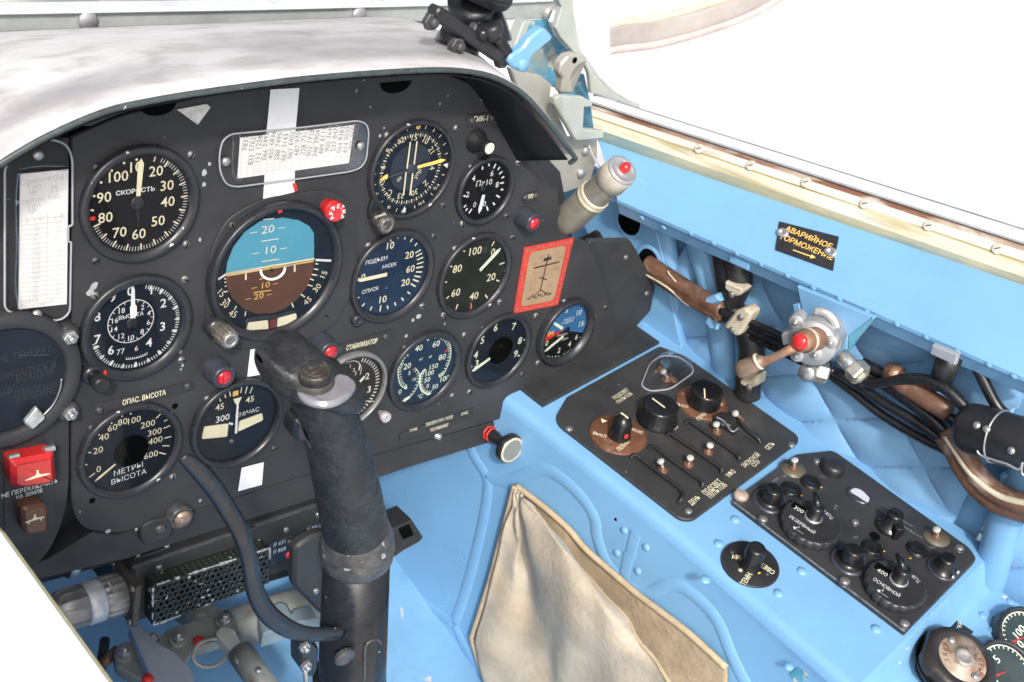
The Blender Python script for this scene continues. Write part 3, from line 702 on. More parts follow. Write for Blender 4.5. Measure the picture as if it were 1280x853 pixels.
g.needle(Z(430, 360), Z(430, 118), .0040, .0026, M_white); g.needle(Z(432, 340), Z(428, 240), .0050, .0052, M_white, 'short_needle', .0016); g.hub(Z(425, 395), .0052, M_bezel_clean); g.done()
def knob_on(t, q0, q1, r0, r1, m, nm='knob', z0=0.0, collar=None, seg=32, flute=0, endm=None, F=FP):
    """knob standing on the panel: base seen at q0, end centre seen at q1 -> its true height along the normal"""
    p = hit(*q0, F, z0); 
    best = min([i * .0005 for i in range(4, 120)], key=lambda h: (hit(*q1, F, z0 + h) - Vector((p.x, p.y, z0 + h))).length)
    iM = t.matrix_basis.inverted() @ F @ T(p.x, p.y, z0)
    if collar: part('collar', S(lathe([(collar, 0), (collar, best * .25), (collar * .85, best * .32), (r0, best * .34)], seg), iM, True), M_bezel_clean, t)
    wob = (lambda a, z: 1 + .06 * math.cos(a * flute)) if flute else None
    b_ = B(); b_.add(lathe([(r0 * .8, best * .2), (r0, best * .32), (r0, best * .5), (r1, best * .55), (r1, best - .0012), (r1 - .0012, best), (r1 * .75, best), (0, best - .0004)], max(seg, flute * 6), wob), iM, True); o = part(nm, b_, m, t)
    if endm: part('knob_cap', S(lathe([(r1 * .8, best - .0002), (r1 * .78, best + .0005), (r1 * .5, best + .0006), (r1 * .46, best - .0006), (0, best - .0006)], seg), iM, True), endm, o)
    return best
knob_on(g.t, z_al(130, 740), z_al(222, 838), .0058, .0066, M_black, collar=.0085)
b = B(); p = g.px(z_al(212, 735)); b.add(prism([(p[0] - .0012, p[1] - .003), (p[0] + .0012, p[1] - .003), (p[0] + .0014, p[1] + .003), (p[0] - .001, p[1] + .0025)], .0055, .0068)); part('paint_mark', b, M_redp, g.t)

# ---- radio altitude
g = G('radio_altitude_gauge', 'round height dial with a black centre disc marked 0 to 600 and МЕТРЫ ВЫСОТА', -.0045, -.22, .0453, .855, .006, M_dialb, M_bezel)
Z = z_ra
for tx, x, y in (('0', 158, 460), ('20', 155, 348), ('40', 190, 270), ('60', 240, 215), ('80', 300, 180), ('100', 365, 170), ('200', 450, 193), ('300', 490, 240), ('400', 495, 290), ('600', 468, 375)): g.txt(tx, Z(x, y), .0062)
g.txt('МЕТРЫ', Z(335, 460), .0052, M_white, rot=3); g.txt('ВЫСОТА', Z(337, 505), .0052, M_white, rot=3)
for a, c in (((100, 508), (136, 482)), ((498, 158), (525, 132)), ((545, 175), (565, 165)), ((542, 217), (582, 200)), ((547, 275), (588, 265)), ((537, 320), (578, 320)), ((517, 360), (556, 370)), ((95, 360), (115, 360))): g.tickpx(Z(*a), Z(*c), .0010)
for q in ((348, 130), (297, 145), (235, 185), (85, 432), (160, 255)): g.put(disc(.0008, 0, 8), M_cream, T(*g.px(Z(*q)), 0), nm='scale_marks')
g.needle(Z(255, 425), Z(132, 528), .0012, .0020, M_cream)
x, y = g.px(Z(350, 350)); part('centre_cover', S(lathe([(.0147, .0012), (.0147, .0020), (.0140, .0023), (0, .0023)], 48), T(x, y, 0), True), M_hole, g.t); g.done()

# ---- airspeed with two cream flags
p = P(299, 532)
g = G('glide_indicator', 'round dial with two cream flags, the number 300 and КМ/ЧАС, left of the control stick', p.x, p.y, .0445, .885, .007, M_dialb, M_bezel_clean)
Z = z_st
g.txt('45', Z(252, 385), .0062, M_cream, w=.01); g.txt('45', Z(398, 348), .0062, M_cream, w=.01); g.txt('300', Z(265, 440), .0066, M_white, w=.01); g.txt('КМ/ЧАС', Z(385, 412), .0044, M_white, w=.0, rot=2)
for a, c in (((250, 342), (256, 357)), ((275, 322), (280, 340)), ((299, 306), (303, 333)), ((358, 288), (352, 316)), ((384, 285), (375, 318)), ((410, 287), (397, 318))): g.tickpx(Z(*a), Z(*c), .0010)
for nm, qs in (('flag', ((175, 478), (292, 463), (285, 526), (162, 538))), ('flag', ((345, 452), (455, 412), (460, 446), (338, 502)))):
    pl = [g.px(Z(*q)) for q in qs]; part(nm, S(prism(rpoly(pl, .0018), .0014, .0024, .0003)), M_cream, g.t)
g.put(disc(.0032, 0, 4), M_amber, T(*g.px(Z(328, 318)), 0) @ Rz(45) @ Matrix.Scale(1.15, 4))
x, y = g.px(Z(334, 352)); g.put(([(x - .0042, y + .0030, 0), (x + .0042, y + .0030, 0), (x + .0016, y - .003, 0), (x - .0016, y - .003, 0)][::-1], [(0, 1, 2, 3)]), M_cream, z=.0013)
g.needle(Z(326, 508), Z(335, 355), .0022, .0018, M_white, 'needle', .0014, False); g.hub(Z(306, 548), .0022, M_screw)
g.tickpx(Z(295, 462), Z(315, 468), .002, M_tape); g.done()

# ---- attitude indicator
zA = z_ai; pA = P(350, 342.5)
plate = [(5, 760), (3, 560), (30, 330), (110, 170), (290, 70), (600, 25), (690, 48), (760, 115), (772, 330), (770, 470), (720, 610), (640, 730), (480, 800), (250, 838), (60, 825)]
g = G('attitude_indicator', 'large artificial horizon, blue sky and brown earth halves, red knob at upper right', pA.x, pA.y, .0632, .885, .010, M_dialb, M_bezel_clean, zd=.0032, zg=.0062)
pl = [P(*zA(*q)) for q in plate]
part('mounting_plate', S(prism(rpoly([(p.x - g.x, p.y - g.y) for p in pl], .012), .0003, .0022, .0006)), M_panel, g.t)
def apx(x, y): return g.px(zA(x, y))
# card: sky and earth
ell = [(112, 452), (118, 400), (150, 320), (205, 245), (285, 190), (400, 172), (480, 185), (535, 215), (558, 250), (560, 320), (558, 378)]
el2 = [(558, 385), (550, 460), (520, 530), (470, 590), (410, 635), (350, 658), (270, 660), (200, 635), (145, 580), (115, 520), (110, 462)]
g.put(([(*apx(*q), 0) for q in ell][::-1], [tuple(range(len(ell)))]), M_skyb, nm='sky_half', z=.0003)
g.put(([(*apx(*q), 0) for q in el2][::-1], [tuple(range(len(el2)))]), M_earth, nm='earth_half', z=.0003)
def aline(q0, q1, w, m): g.put(bar2(*apx(*q0), *apx(*q1), w), m, z=.0006, nm='horizon_marks')
aline((112, 456), (560, 380), .0016, M_cream); aline((115, 466), (556, 392), .0013, M_amber)
for tx, x, y, m in (('– 20 –', 325, 233, M_cream), ('– 10 –', 335, 338, M_cream), ('– 10 –', 310, 516, M_amber), ('– 20 –', 278, 572, M_amber)): g.txt(tx, zA(x, y), .0072 if m is M_cream else .0056, m, nm='horizon_numerals', sx=1.25, rot=0)
for (a, c, m) in (((290, 292), (378, 278), M_cream), ((292, 395), (380, 382), M_cream), ((300, 182), (356, 176), M_cream), ((252, 552), (340, 540), M_amber), ((280, 485), (300, 480), M_amber), ((308, 420), (360, 410), M_cream)): aline(a, c, .0009, m)
# aircraft symbol
aline((72, 485), (112, 458), .0018, M_white); aline((565, 386), (645, 390), .0020, M_white)
aline((112, 456), (280, 432), .0016, M_white); aline((405, 420), (460, 408), .0014, M_white)
ring = [apx(280, 432), apx(288, 458), apx(310, 475), apx(340, 480), apx(375, 468), apx(398, 445), apx(405, 420)]
q = spline([(x, y, g.zd + .0022) for x, y in ring], 4); part('aircraft_symbol', S(tube(q, .0012, 8)), M_white, g.t)
aline((212, 455), (212, 488), .0017, M_cream); aline((460, 412), (460, 447), .0018, M_cream); aline((340, 425), (340, 442), .0009, M_black)
for tx, x, y, r in (('15', 85, 555, 62), ('30', 105, 610, 52), ('45', 147, 662, 42), ('45', 527, 595, -50), ('30', 575, 530, -62), ('15', 608, 463, -72)): g.txt(tx, zA(x, y), .0062, M_cream, rot={62: -48, 52: -42, 42: -30, -50: 38, -62: 48, -72: 62}[r], sx=.95)
for a, c in (((122, 580), (132, 598)), ((155, 640), (165, 620)), ((208, 672), (212, 648)), ((445, 605), (455, 628)), ((492, 560), (512, 575)), ((527, 513), (552, 520)), ((538, 482), (558, 490)), ((548, 460), (575, 465)), ((558, 432), (580, 436)), ((565, 405), (580, 408)), ((103, 482), (112, 482)), ((104, 500), (112, 500)), ((106, 520), (114, 520)), ((110, 548), (120, 545))): g.tickpx(zA(*a), zA(*c), .0011)
# slip window: two cream blocks and a dark red centre
win = [(205, 748), (210, 690), (260, 670), (380, 660), (455, 640), (475, 660), (460, 700), (370, 735), (300, 750)]
part('slip_window', S(prism(rpoly([apx(*q) for q in win], .003), .0034, .0042, .0004)), M_bezel_clean, g.t)
for qs in (((213, 742), (222, 702), (322, 690), (325, 735)), ((368, 725), (372, 680), (465, 655), (470, 690), (440, 705))): part('slip_flag', S(prism(rpoly([apx(*q) for q in qs], .0012), .0043, .0049, .0003)), M_cream, g.t)
part('slip_ball', S(prism([apx(*q) for q in ((330, 732), (330, 690), (364, 682), (364, 728))], .0043, .0054, .0006)), mat('dark_red_centre', (.16, .03, .03), .3), g.t)
g.needle(zA(365, 100), zA(372, 134), .0042, .0036, M_redp, 'index_mark', .0050, False)
part('hub', S(lathe([(.0015, .0045), (.0012, .0052), (0, .0054)], 14), T(*apx(340, 435), 0)), M_black, g.t)
g.done()
kb = knob_on(g.t, zA(606, 98), zA(682, 140), .0072, .0085, M_redplastic, 'red_knob', .008, seg=36) + .008
p = P(*zA(606, 98), .008); bb = B()
for k, ch in enumerate('АРРЕТИР'):
    a = -125 + k * 42; c = polar(a, .0058); bb.add(text(ch, .0048, .02), T(p.x - g.x + c[0], p.y - g.y + c[1], kb + .0004) @ Rz(-a))
part('knob_lettering', bb, M_white, g.t)
ak = g
knob_on(g.t, zA(45, 712), zA(140, 795), .0072, .0080, mat('worn_ribbed_knob', (.16, .14, .12), .4, .3, var=.5, vs=120), 'ribbed_knob', .002, collar=.0095, flute=12, endm=M_steel)
screws(g.t, [apx(145, 212)], ME_screwb, .0022, slot=True)
part('index_mark', S(prism([apx(452, 0), apx(470, 0), apx(478, 38), apx(462, 38)], .0024, .0028)), M_redp, g.t)

# ---- vertical speed
g = G('climb_rate_gauge', 'reflection blue climb rate dial with ПОДЪЕМ М/СЕК СПУСК and a needle pointing left at 0', .2448, -.1062, .0466, .845, .006, M_dialreflection, M_bezel_clean)
Z = z_vs
for tx, x, y in (('10', 325, 215), ('20', 465, 280), ('60', 472, 380), ('20', 437, 475), ('10', 272, 597), ('0', 137, 440)): g.txt(tx, Z(x, y), .0072, M_cream, w=.008)
g.txt('ПОДЪЕМ', Z(232, 318), .0038, M_white, w=.012, rot=3); g.txt('М/СЕК', Z(323, 355), .0036, M_white, w=.012, rot=3); g.txt('СПУСК', Z(187, 530), .0038, M_white, w=.012, rot=3)
for a, c in (((330, 155), (333, 182)), ((380, 142), (384, 162)), ((437, 142), (430, 166)), ((487, 160), (472, 185)), ((520, 192), (503, 215)), ((507, 265), (547, 240)), ((512, 288), (555, 265)), ((518, 314), (562, 295)), ((518, 343), (564, 328)), ((513, 370), (562, 362)), ((512, 398), (555, 400)), ((500, 427), (543, 435)), ((490, 452), (530, 468)), ((475, 482), (508, 503)), ((450, 540), (470, 555)), ((408, 582), (423, 602)), ((360, 615), (368, 638)), ((308, 638), (312, 662)), ((262, 635), (255, 680)), ((198, 645), (186, 673)), ((148, 622), (127, 645)), ((108, 577), (85, 600)), ((90, 518), (70, 527)), ((85, 448), (120, 450))): g.tickpx(Z(*a), Z(*c), .0014)
g.needle(Z(302, 413), Z(90, 460), .0036, .0034, M_cream); g.put(disc(.0009, 0, 10), M_skyb, T(*g.px(Z(302, 513)), 0)); g.hub(Z(330, 408), .0035, M_dialreflection); g.done()
part('corner_lug', S(lathe([(.0062, 0), (.0062, .004), (.0045, .0052), (.002, .0052), (.0016, .004), (0, .004)], 24), T(*g.px(Z(88, 735), -.0005), 0), True), M_bezel_clean, g.t)

# ---- compass
g = G('compass_gauge', 'round compass dial with two parallel white bars and amber arrow needle', .2501, -.0025, .0457, .905, .006, M_dialb, M_bezel)
Z = z_hs
part('course_disc', S(disc(.0215, .0013, 48), T(*g.px(Z(360, 395)), 0)), mat('compass_centre', (.022, .03, .045), .6, var=.2), g.t)
for tx, x, y, r in (('15', 383, 185, 0), ('12', 290, 207, 20), ('9', 200, 280, 40), ('6', 165, 395, 75), ('3', 160, 495, 100), ('С', 212, 572, 150), ('33', 290, 595, 175), ('30', 388, 570, 195), ('Z', 465, 505, 225), ('24', 512, 385, -85), ('21', 507, 278, -55), ('10', 463, 205, -28)): g.txt(tx, Z(x, y), .0056, M_cream, rot=r)
g.txt('зк', Z(278, 478), .0040, M_cream, rot=40); g.txt('упр', Z(410, 440), .0042, M_cream, rot=60)
g.ticks(0, 355, 71, .735, .79, .0005, M_cream); g.ticks(0, 350, 35, .72, .80, .0012, M_cream); g.ticks(0, 345, 23, .90, .98, .0007, M_cream); 
g.put(arc2(0, 360, g.r * .835, g.r * .845, 72), M_pale, nm='scale_marks')
for q, r in (((610, 378), 270), ((312, 695), 0)): x, y = g.px(Z(*q)); g.put(([(-.0026, -.0026, 0), (.0026, -.0026, 0), (0, .0034, 0)], [(0, 1, 2)]), M_white, T(x, y, 0) @ Rz({270: 75, 0: -8}[r]), z=.0006)
for q, tx in (((112, 590), 'Е'), ((205, 680), 'N'), ((428, 655), 'W'), ((535, 545), 'W')): g.txt(tx, Z(*q), .0034, M_cream)
g.put(disc(.0026, 0, 8), M_amber, T(*g.px(Z(415, 105)), 0), nm='scale_marks')
for a, c in (((353, 212), (328, 400)), ((400, 207), (378, 375)), ((322, 425), (304, 590)), ((370, 430), (350, 588))): g.needle(Z(*a), Z(*c), .0013, .0013, M_cream, 'course_bar', .0012, False)
g.needle(Z(400, 388), Z(600, 335), .0026, .0032, M_amber, 'arrow_needle', .0018); g.needle(Z(320, 415), Z(190, 462), .0008, .0008, M_pale, 'needle_tail', .0018, False)
x, y = g.px(Z(160, 468)); part('arrow_tail', S(prism([(x - .0042, y - .0012), (x + .004, y - .001), (x + .004, y + .0034), (x + .001, y + .0026)], .0026, .0032)), M_amber, g.t)
g.hub(Z(365, 402), .0052, mat('hub_blue_grey', (.05, .06, .08), .4)); g.done()
part('corner_lug', S(prism(rpoly([g.px(Z(*q), -.0005) for q in ((85, 560), (45, 700), (60, 790), (150, 800), (210, 745))], .006), .0003, .005, .001)), M_bezel_clean, g.t)
knob_on(g.t, Z(92, 735), Z(200, 805), .0078, .0088, mat('chipped_black_knob', (.05, .045, .042), .4, .1, var=.5, vs=120, chip=((.5, .45, .40), 140, .62)), 'knob', .001, endm=mat('worn_knob_face', (.16, .15, .14), .35, .4, var=.6, vs=200, chip=((.55, .53, .5), 160, .6)))

# ---- engine speed 100 %
g = G('engine_speed_gauge', 'dark green tinted engine speed dial marked 0 to 100% with a needle at upper right', .346, -.1248, .0457, .855, .006, M_dialgreen, M_bezel)
Z = z_rp
for tx, x, y, c in (('100', 350, 228, .0085), ('0', 500, 235, .0080), ('20', 485, 440, .0082), ('40', 345, 595, .0082), ('60', 195, 568, .0082), ('80', 208, 372, .0082)): g.txt(tx, Z(x, y), c, M_cream, w=.006)
g.txt('%', Z(428, 218), .0078, M_pale)
for a, c in (((490, 182), (512, 142)), ((553, 333), (595, 318)), ((527, 462), (553, 472)), ((437, 582), (455, 610)), ((322, 650), (320, 697)), ((212, 658), (196, 702)), ((140, 595), (118, 612)), ((108, 480), (122, 478)), ((150, 350), (165, 350)), ((258, 222), (270, 228))): g.tickpx(Z(*a), Z(*c), .0014)
g.tickpx(Z(320, 650), Z(318, 700), .0018, M_redp)
g.ticks(58, 125, 24, .90, .96, .0004, M_pale)
g.needle(Z(388, 380), Z(560, 195), .0036, .0040, M_mint); g.done()

# ---- triple engine gauge
g = G('triple_engine_gauge', 'reflection blue three-scale dial with the small scales 150 and 100 in its middle', .3011, -.2218, .0446, .835, .006, M_dialreflection, M_bezel_clean)
Z = z_tr
for tx, x, y, c in (('40', 680, 235, .0068), ('60', 822, 200, .0068), ('80', 872, 308, .0068), ('100', 888, 485, .0062), ('20', 585, 382, .0066), ('0', 525, 592, .0058), ('150', 798, 385, .0058), ('100', 765, 440, .0058), ('50', 748, 495, .0056), ('0', 752, 545, .0052), ('50', 812, 550, .0056), ('5', 603, 437, .0046), ('10', 640, 490, .0040), ('°С', 690, 632, .0046), ('кг', 700, 322, .0036), ('м', 775, 302, .0036)): g.txt(tx, Z(x, y), c, M_mint, w=.006)
def arcpx(pts, w, m): 
    q = spline([(*g.px(Z(*p)), g.zd + .0004) for p in pts], 6); bb = B()
    for i in range(len(q) - 1): g.put(bar2(q[i].x, q[i].y, q[i + 1].x, q[i + 1].y, w), m, nm='scale_marks')
    return q
def arcticks(pts, n, ln, w, m, side=1):
    q = spline([(*g.px(Z(*p)), 0) for p in pts], 12)
    for k in range(n + 1):
        i = min(int(k / n * (len(q) - 1)), len(q) - 2); d = (q[i + 1] - q[i]).normalized(); nn = Vector((-d.y, d.x)) * side
        g.put(bar2(q[i].x, q[i].y, q[i].x + nn.x * ln, q[i].y + nn.y * ln, w), m, nm='scale_marks')
A1 = [(870, 130), (925, 180), (942, 250), (930, 340), (885, 440), (845, 470)]; arcpx(A1, .0010, M_mint); arcticks(A1, 22, -.0036, .0008, M_mint)
A2 = [(530, 355), (510, 410), (512, 480), (530, 535), (565, 562)]; arcpx(A2, .0010, M_mint); arcticks(A2, 12, .0040, .0009, M_mint)
A3 = [(650, 395), (682, 440), (680, 500), (655, 570), (610, 630), (560, 672)]; arcpx(A3, .0009, M_mint); arcticks(A3, 12, -.0030, .0008, M_mint)
A4 = [(730, 405), (695, 450), (688, 510), (700, 570), (735, 602), (775, 605)]; arcpx(A4, .0022, M_mint); arcticks(A4, 14, .0034, .0009, M_mint)
for q in ((588, 292), (562, 312), (548, 335), (755, 165), (815, 145)): g.put(disc(.0011, 0, 8), M_mint, T(*g.px(Z(*q)), 0), nm='scale_marks')
g.tickpx(Z(893, 262), Z(915, 245), .0022, M_redp); g.tickpx(Z(640, 405), Z(655, 392), .0018, M_redp)
g.needle(Z(602, 628), Z(540, 665), .0026, .0036, M_mint); g.needle(Z(560, 545), Z(572, 560), .0026, .0026, M_mint, 'needle', .0012, False); g.needle(Z(770, 600), Z(735, 610), .0020, .0024, M_mint); g.done()

# ---- fuel gauge 3..9
g = G('tail_pipe_temperature_gauge', 'dark dial marked 3 to 9 with a black centre disc, below the red icon card', .3976, -.2222, .0436, .845, .006, M_dialb, M_bezel_clean)
Z = z_fu
for tx, x, y in (('3', 158, 580), ('4', 152, 515), ('5', 202, 402), ('6', 303, 307), ('7', 440, 297), ('8', 487, 405), ('9', 455, 505)): g.txt(tx, Z(x, y), .0084, M_mint, w=.008)
for a, c in (((515, 398), (545, 388)), ((470, 515), (500, 522)), ((108, 605), (125, 598))): g.tickpx(Z(*a), Z(*c), .0014, M_mint)
arcpx([(480, 230), (525, 270), (548, 330), (548, 400), (525, 480), (495, 525)], .0009, M_mint)
g.needle(Z(255, 535), Z(112, 637), .0030, .0036, M_mint); x, y = g.px(Z(340, 475)); part('centre_cover', S(lathe([(.0155, .0012), (.0155, .0022), (.0145, .0026), (0, .0026)], 48), T(x, y, 0), True), M_hole, g.t)
g.done()

# ---- cabin altitude
g = G('cabin_pressure_gauge', 'small dial with a blue upper sector marked 5 10 15, right end of the panel', .4964, -.2232, .0400, .83, .010, M_dial, M_bezel_clean, zd=.0012, zg=.0035)
Z = z_fu
sec = [(700, 335), (735, 258), (800, 180), (870, 125), (930, 100), (985, 110), (1022, 160), (1028, 230), (1010, 310), (990, 345), (860, 330), (780, 322)]
x0, y0 = g.px(Z(850, 322))
sv = [(x0 + .0 , y0, 0)]
a0 = math.degrees(math.atan2(*g.px(Z(690, 350)))); a1 = math.degrees(math.atan2(*g.px(Z(1005, 345))))
if a1 < a0: a1 += 360
g.put(([(0, 0, 0)] + [(*polar(a1 - (a1 - a0) * k / 24, g.r), 0) for k in range(25)], [tuple(range(26))]), M_cabblue, z=.0002, nm='blue_sector')
a2 = a0 - 22; g.put(([(0, 0, 0)] + [(*polar(a0 - (a0 - a2) * k / 6, g.r), 0) for k in range(7)], [tuple(range(8))]), M_redp, z=.0002, nm='red_sector')
for tx, x, y, m in (('5', 845, 172, M_mint), ('10', 935, 190, M_mint), ('15', 952, 278, M_mint), ('04', 722, 350, M_amber), ('6', 918, 378, M_mint), ('4', 865, 432, M_mint), ('2', 785, 478, M_mint), ('0', 692, 425, M_mint)): g.txt(tx, Z(x, y), .0066, m, w=.008)
g.txt('ВЫСОТА', Z(865, 238), .0026, M_white); g.txt('В КАБИНЕ', Z(850, 262), .0026, M_white); g.txt('ПЕРЕПАД', Z(810, 358), .0024, M_white); g.txt('ДАВЛ.', Z(830, 390), .0024, M_white)
for a, c in (((965, 150), (985, 130)), ((990, 168), (1010, 152)), ((1000, 195), (1018, 188)), ((1003, 222), (1020, 222)), ((1000, 246), (1018, 250)), ((985, 275), (1015, 265)), ((945, 378), (972, 372)), ((925, 415), (942, 425)), ((870, 470), (885, 490)), ((820, 500), (825, 530)), ((760, 515), (758, 555)), ((700, 515), (688, 550)), ((655, 460), (672, 470)), ((663, 492), (678, 490)), ((712, 520), (706, 548)), ((735, 520), (730, 550)), ((780, 518), (782, 545)), ((842, 490), (850, 512)), ((858, 480), (870, 500))): g.tickpx(Z(*a), Z(*c), .0011, M_mint)
g.needle(Z(808, 308), Z(738, 262), .0036, .0034, M_mint, 'upper_needle'); g.needle(Z(815, 365), Z(668, 485), .0030, .0032, M_mint, 'lower_needle'); g.hub(Z(845, 318), .0035, M_black); g.done()

# ---- oxygen
p = P(609.5, 240)
g = G('oxygen_gauge', 'small black dial reading Пх 10 with a short white needle at the bottom', p.x, p.y, .0345, .845, .006, M_dial, M_bezel_clean)
Z = z_hs
for tx, x, y in (('2', 765, 590), ('4', 808, 475), ('6', 938, 440), ('8', 975, 520)): g.txt(tx, Z(x, y), .0058, M_white, w=.008)
g.txt('Пх10', Z(882, 507), .0058, M_white, w=.004, sx=1.1); g.txt('0', Z(815, 662), .0056, M_white); g.txt('0', Z(885, 655), .0054, M_white)
for a, c in (((872, 388), (870, 412)), ((915, 368), (918, 385)), ((965, 370), (950, 402)), ((993, 392), (980, 413)), ((1012, 424), (988, 443)), ((1025, 460), (1005, 472)), ((1022, 503), (995, 508)), ((1018, 553), (1000, 553)), ((968, 593), (993, 608)), ((945, 645), (958, 662)), ((900, 672), (910, 702)), ((795, 690), (773, 722)), ((765, 685), (750, 705)), ((755, 662), (738, 680)), ((735, 597), (752, 600))): g.tickpx(Z(*a), Z(*c), .0016, M_white)
g.needle(Z(875, 588), Z(840, 722), .0036, .0040, M_white); g.hub(Z(870, 545), .0028, M_bezel); g.done()

# ---- stabiliser gauge behind the stick
p = P(440, 491)
g = G('stabiliser_gauge', 'round grey rimmed dial marked 1 2 3 4, half hidden behind the stick', p.x, p.y, .0415, .91, .006, M_dialbrown, M_greyrim)
Z = z_tr
for tx, x, y in (('1', 192, 392), ('2', 258, 465), ('3', 272, 572), ('4', 215, 702)): g.txt(tx, Z(x, y), .0072, M_white, w=.008)
for tx, x, y in (('1', 117, 380), ('2', 147, 412), ('3', 160, 440)): g.txt(tx, Z(x, y), .0040, M_white)
g.ticks(20, 160, 22, .80, .91, .0010, M_white); g.tickpx(Z(130, 662), Z(318, 668), .0008, M_cream); g.put(arc2(-20, 110, .0128, .0134), M_white, T(*g.px(Z(110, 440)), 0), nm='scale_marks')
g.needle(Z(178, 518), Z(240, 452), .0022, .0026, M_mint); g.done()
knob_on(g.t, Z(345, 745), Z(425, 805), .0030, .0055, mat('pale_knob', (.45, .40, .42), .4, .3, var=.3), 'knob', .001)

# ---- push knob, lamps
def lamp(label, q0, q1, r, group='red warning lamps of the panel'):
    p = P(*q0); t = thing('warning_lamp', label, 'lamp', FP @ T(p.x, p.y, 0), group)
    best = min([i * .0005 for i in range(8, 90)], key=lambda h: (P(*q1, h) - Vector((p.x, p.y, h))).length); h = best
    part('collar', S(lathe([(r * 1.12, 0), (r * 1.12, h * .45), (r * 1.05, h * .5), (r * 1.05, h * .62), (r, h * .66), (r, h * .93), (r * .92, h), (r * .66, h), (r * .62, h * .9)], 36, lambda a, z: 1 + (.02 * math.cos(a * 24) if z < h * .5 else 0)), None, True), M_lampring, t)
    part('lens', S(lathe([(r * .66, h * .9), (r * .64, h * 1.02), (r * .5, h * 1.08), (r * .25, h * 1.12), (0, h * 1.13)], 28), None, True), M_redlens, t)
lamp('red warning lamp above the dial with the two cream flags', z_st(225, 195), z_st(266, 252), .0102)
lamp('red warning lamp right of the small oxygen dial', (652, 270), (665.5, 284), .0092)
lamp('red warning lamp peeping out beside the stick head', (398, 428), (413, 442), .0102)
p = P(595, 176); t = thing('push_knob', 'flared black push knob with a pale ring, below the ГИК-1 placard', 'knob', FP @ T(p.x, p.y, 0))
part('knob_base', S(lathe([(.0115, 0), (.0105, .003), (.0075, .007), (.0058, .012), (.0056, .018)], 36), None, True), M_black, t)
part('knob_end', S(lathe([(.0062, .012), (.0062, .0185), (.0055, .0195), (.0050, .0195)], 32), None, True), M_black, t); part('pale_ring', S(lathe([(.0052, .0194), (.0052, .0198), (.0036, .0198), (.0034, .0188), (0, .0188)], 28), None, True), M_cream, t)

# ---- placards and tapes (flat things)
def plate(name, label, cat, qs, m, lines=(), z=.0004, th=.0010, scr=(), r=.001, group=None, F=FP, tm=M_cream, wt=.01):
    pts = [hit(*q, F, z) for q in qs]; c = sum(pts, Vector()) / len(pts)
    t = thing(name, label, cat, F @ T(c.x, c.y, 0), group)
    pl = rpoly([(p.x - c.x, p.y - c.y) for p in pts], r)
    part('plate', S(prism(pl, z, z + th, th * .3)), m, t)
    bb = B()
    for ln in lines:
        tx, q, cap = ln[:3]; sx = ln[3] if len(ln) > 3 else 1; rot = ln[4] if len(ln) > 4 else 0
        p = hit(*q, F, z + th + .0003); bb.add(text(tx, cap / .72, wt), T(p.x - c.x, p.y - c.y, z + th + .0003) @ Rz(rot) @ Matrix.Diagonal((sx, 1, 1, 1)))
    if lines: part('lettering', bb, tm, t)
    for q in scr:
        p = hit(*q, F, z + th); part('screw', ME_screwb, None, t, T(p.x - c.x, p.y - c.y, z + th))
    return t, c
plate('placard', 'black placard ОПАС. ВЫСОТА above the 0 to 600 height dial', 'placard', [(117, 506), (241, 476), (242, 487), (118, 518)], M_panel, [('ОПАС. ВЫСОТА', (180.5, 497.5), .0048, .72)], scr=[(124, 513), (234, 483)], group='small black placards of the panel')
plate('placard', 'black placard СТАБИЛИЗАТОР right of the stick head', 'placard', [(417, 433), (490, 412), (490, 424), (417, 446)], M_panel, [('СТАБИЛИЗАТОР', (452.5, 431), .0050, .6)], scr=[(424, 437), (481.5, 421)], group='small black placards of the panel')
plate('placard', 'tiny black placard ГИК-1 near the upper right of the panel', 'placard', [(584, 144), (622, 140), (621, 155), (583, 159)], M_panel, [('ГИК-1', (601.5, 149), .0052, .9)], scr=[(590, 151), (614.5, 147.5)], group='small black placards of the panel')
plate('placard', 'tiny black placard КРП above the red lamp by the grey cylinder', 'placard', [(655, 242), (673, 239), (672, 251), (654, 254)], M_panel, [('КРП', (662, 246.5), .0046, .7)], scr=[(656.5, 247.5), (669.5, 245)], group='small black placards of the panel')
plate('placard', 'wide black placard ТЕМПЕРАТУРА ГАЗОВ along the lower panel edge', 'placard', [(499, 543), (592, 509), (592, 522), (499, 552)], M_panel, [('П.НАБ.', (517, 537.5), .0036, .62), ('ТЕМПЕРАТУРА ГАЗОВ', (549, 526.5), .0042, .56), ('ТОПЛИВОМЕР', (549, 535), .0040, .6), ('З.НАБ.', (581, 517), .0036, .62)], group='small black placards of the panel', tm=mat('aged_yellow_print', (.6, .58, .42), .7))
plate('placard', 'dim black placard ДРЕНАЖ СНИЖЕНИЕ on the right end bracket', 'placard', [(760, 436), (806, 420), (807, 430), (761, 447)], M_lower, [('ДРЕНАЖ', (787, 427), .0030, .7), ('СНИЖЕНИЕ', (783, 433), .0034, .75)], z=-.0095, group='small black placards of the panel', tm=mat('dim_yellow_print', (.33, .31, .2), .7))
def tape(label, qs, z=.0006):
    pts = [P(*q, z) for q in qs]; c = sum(pts, Vector()) / len(pts); solo('white_tape', S(prism([(p.x - c.x, p.y - c.y) for p in pts], z, z + .0004)), M_tape, label, 'tape', FP @ T(c.x, c.y, 0), 'white tape strips down the panel')
tape('long white tape strip running down under the clear card holder', [(338, 112), (374, 110), (369, 165), (368, 240), (329, 249), (333, 165)])
tape('short white tape strip just left of the stick head', [(313, 437), (343, 433), (339, 466), (309, 471)])
tape('lowest white tape square under the dial with cream flags', [(302, 585), (329.5, 578), (327, 606), (297.5, 614)])
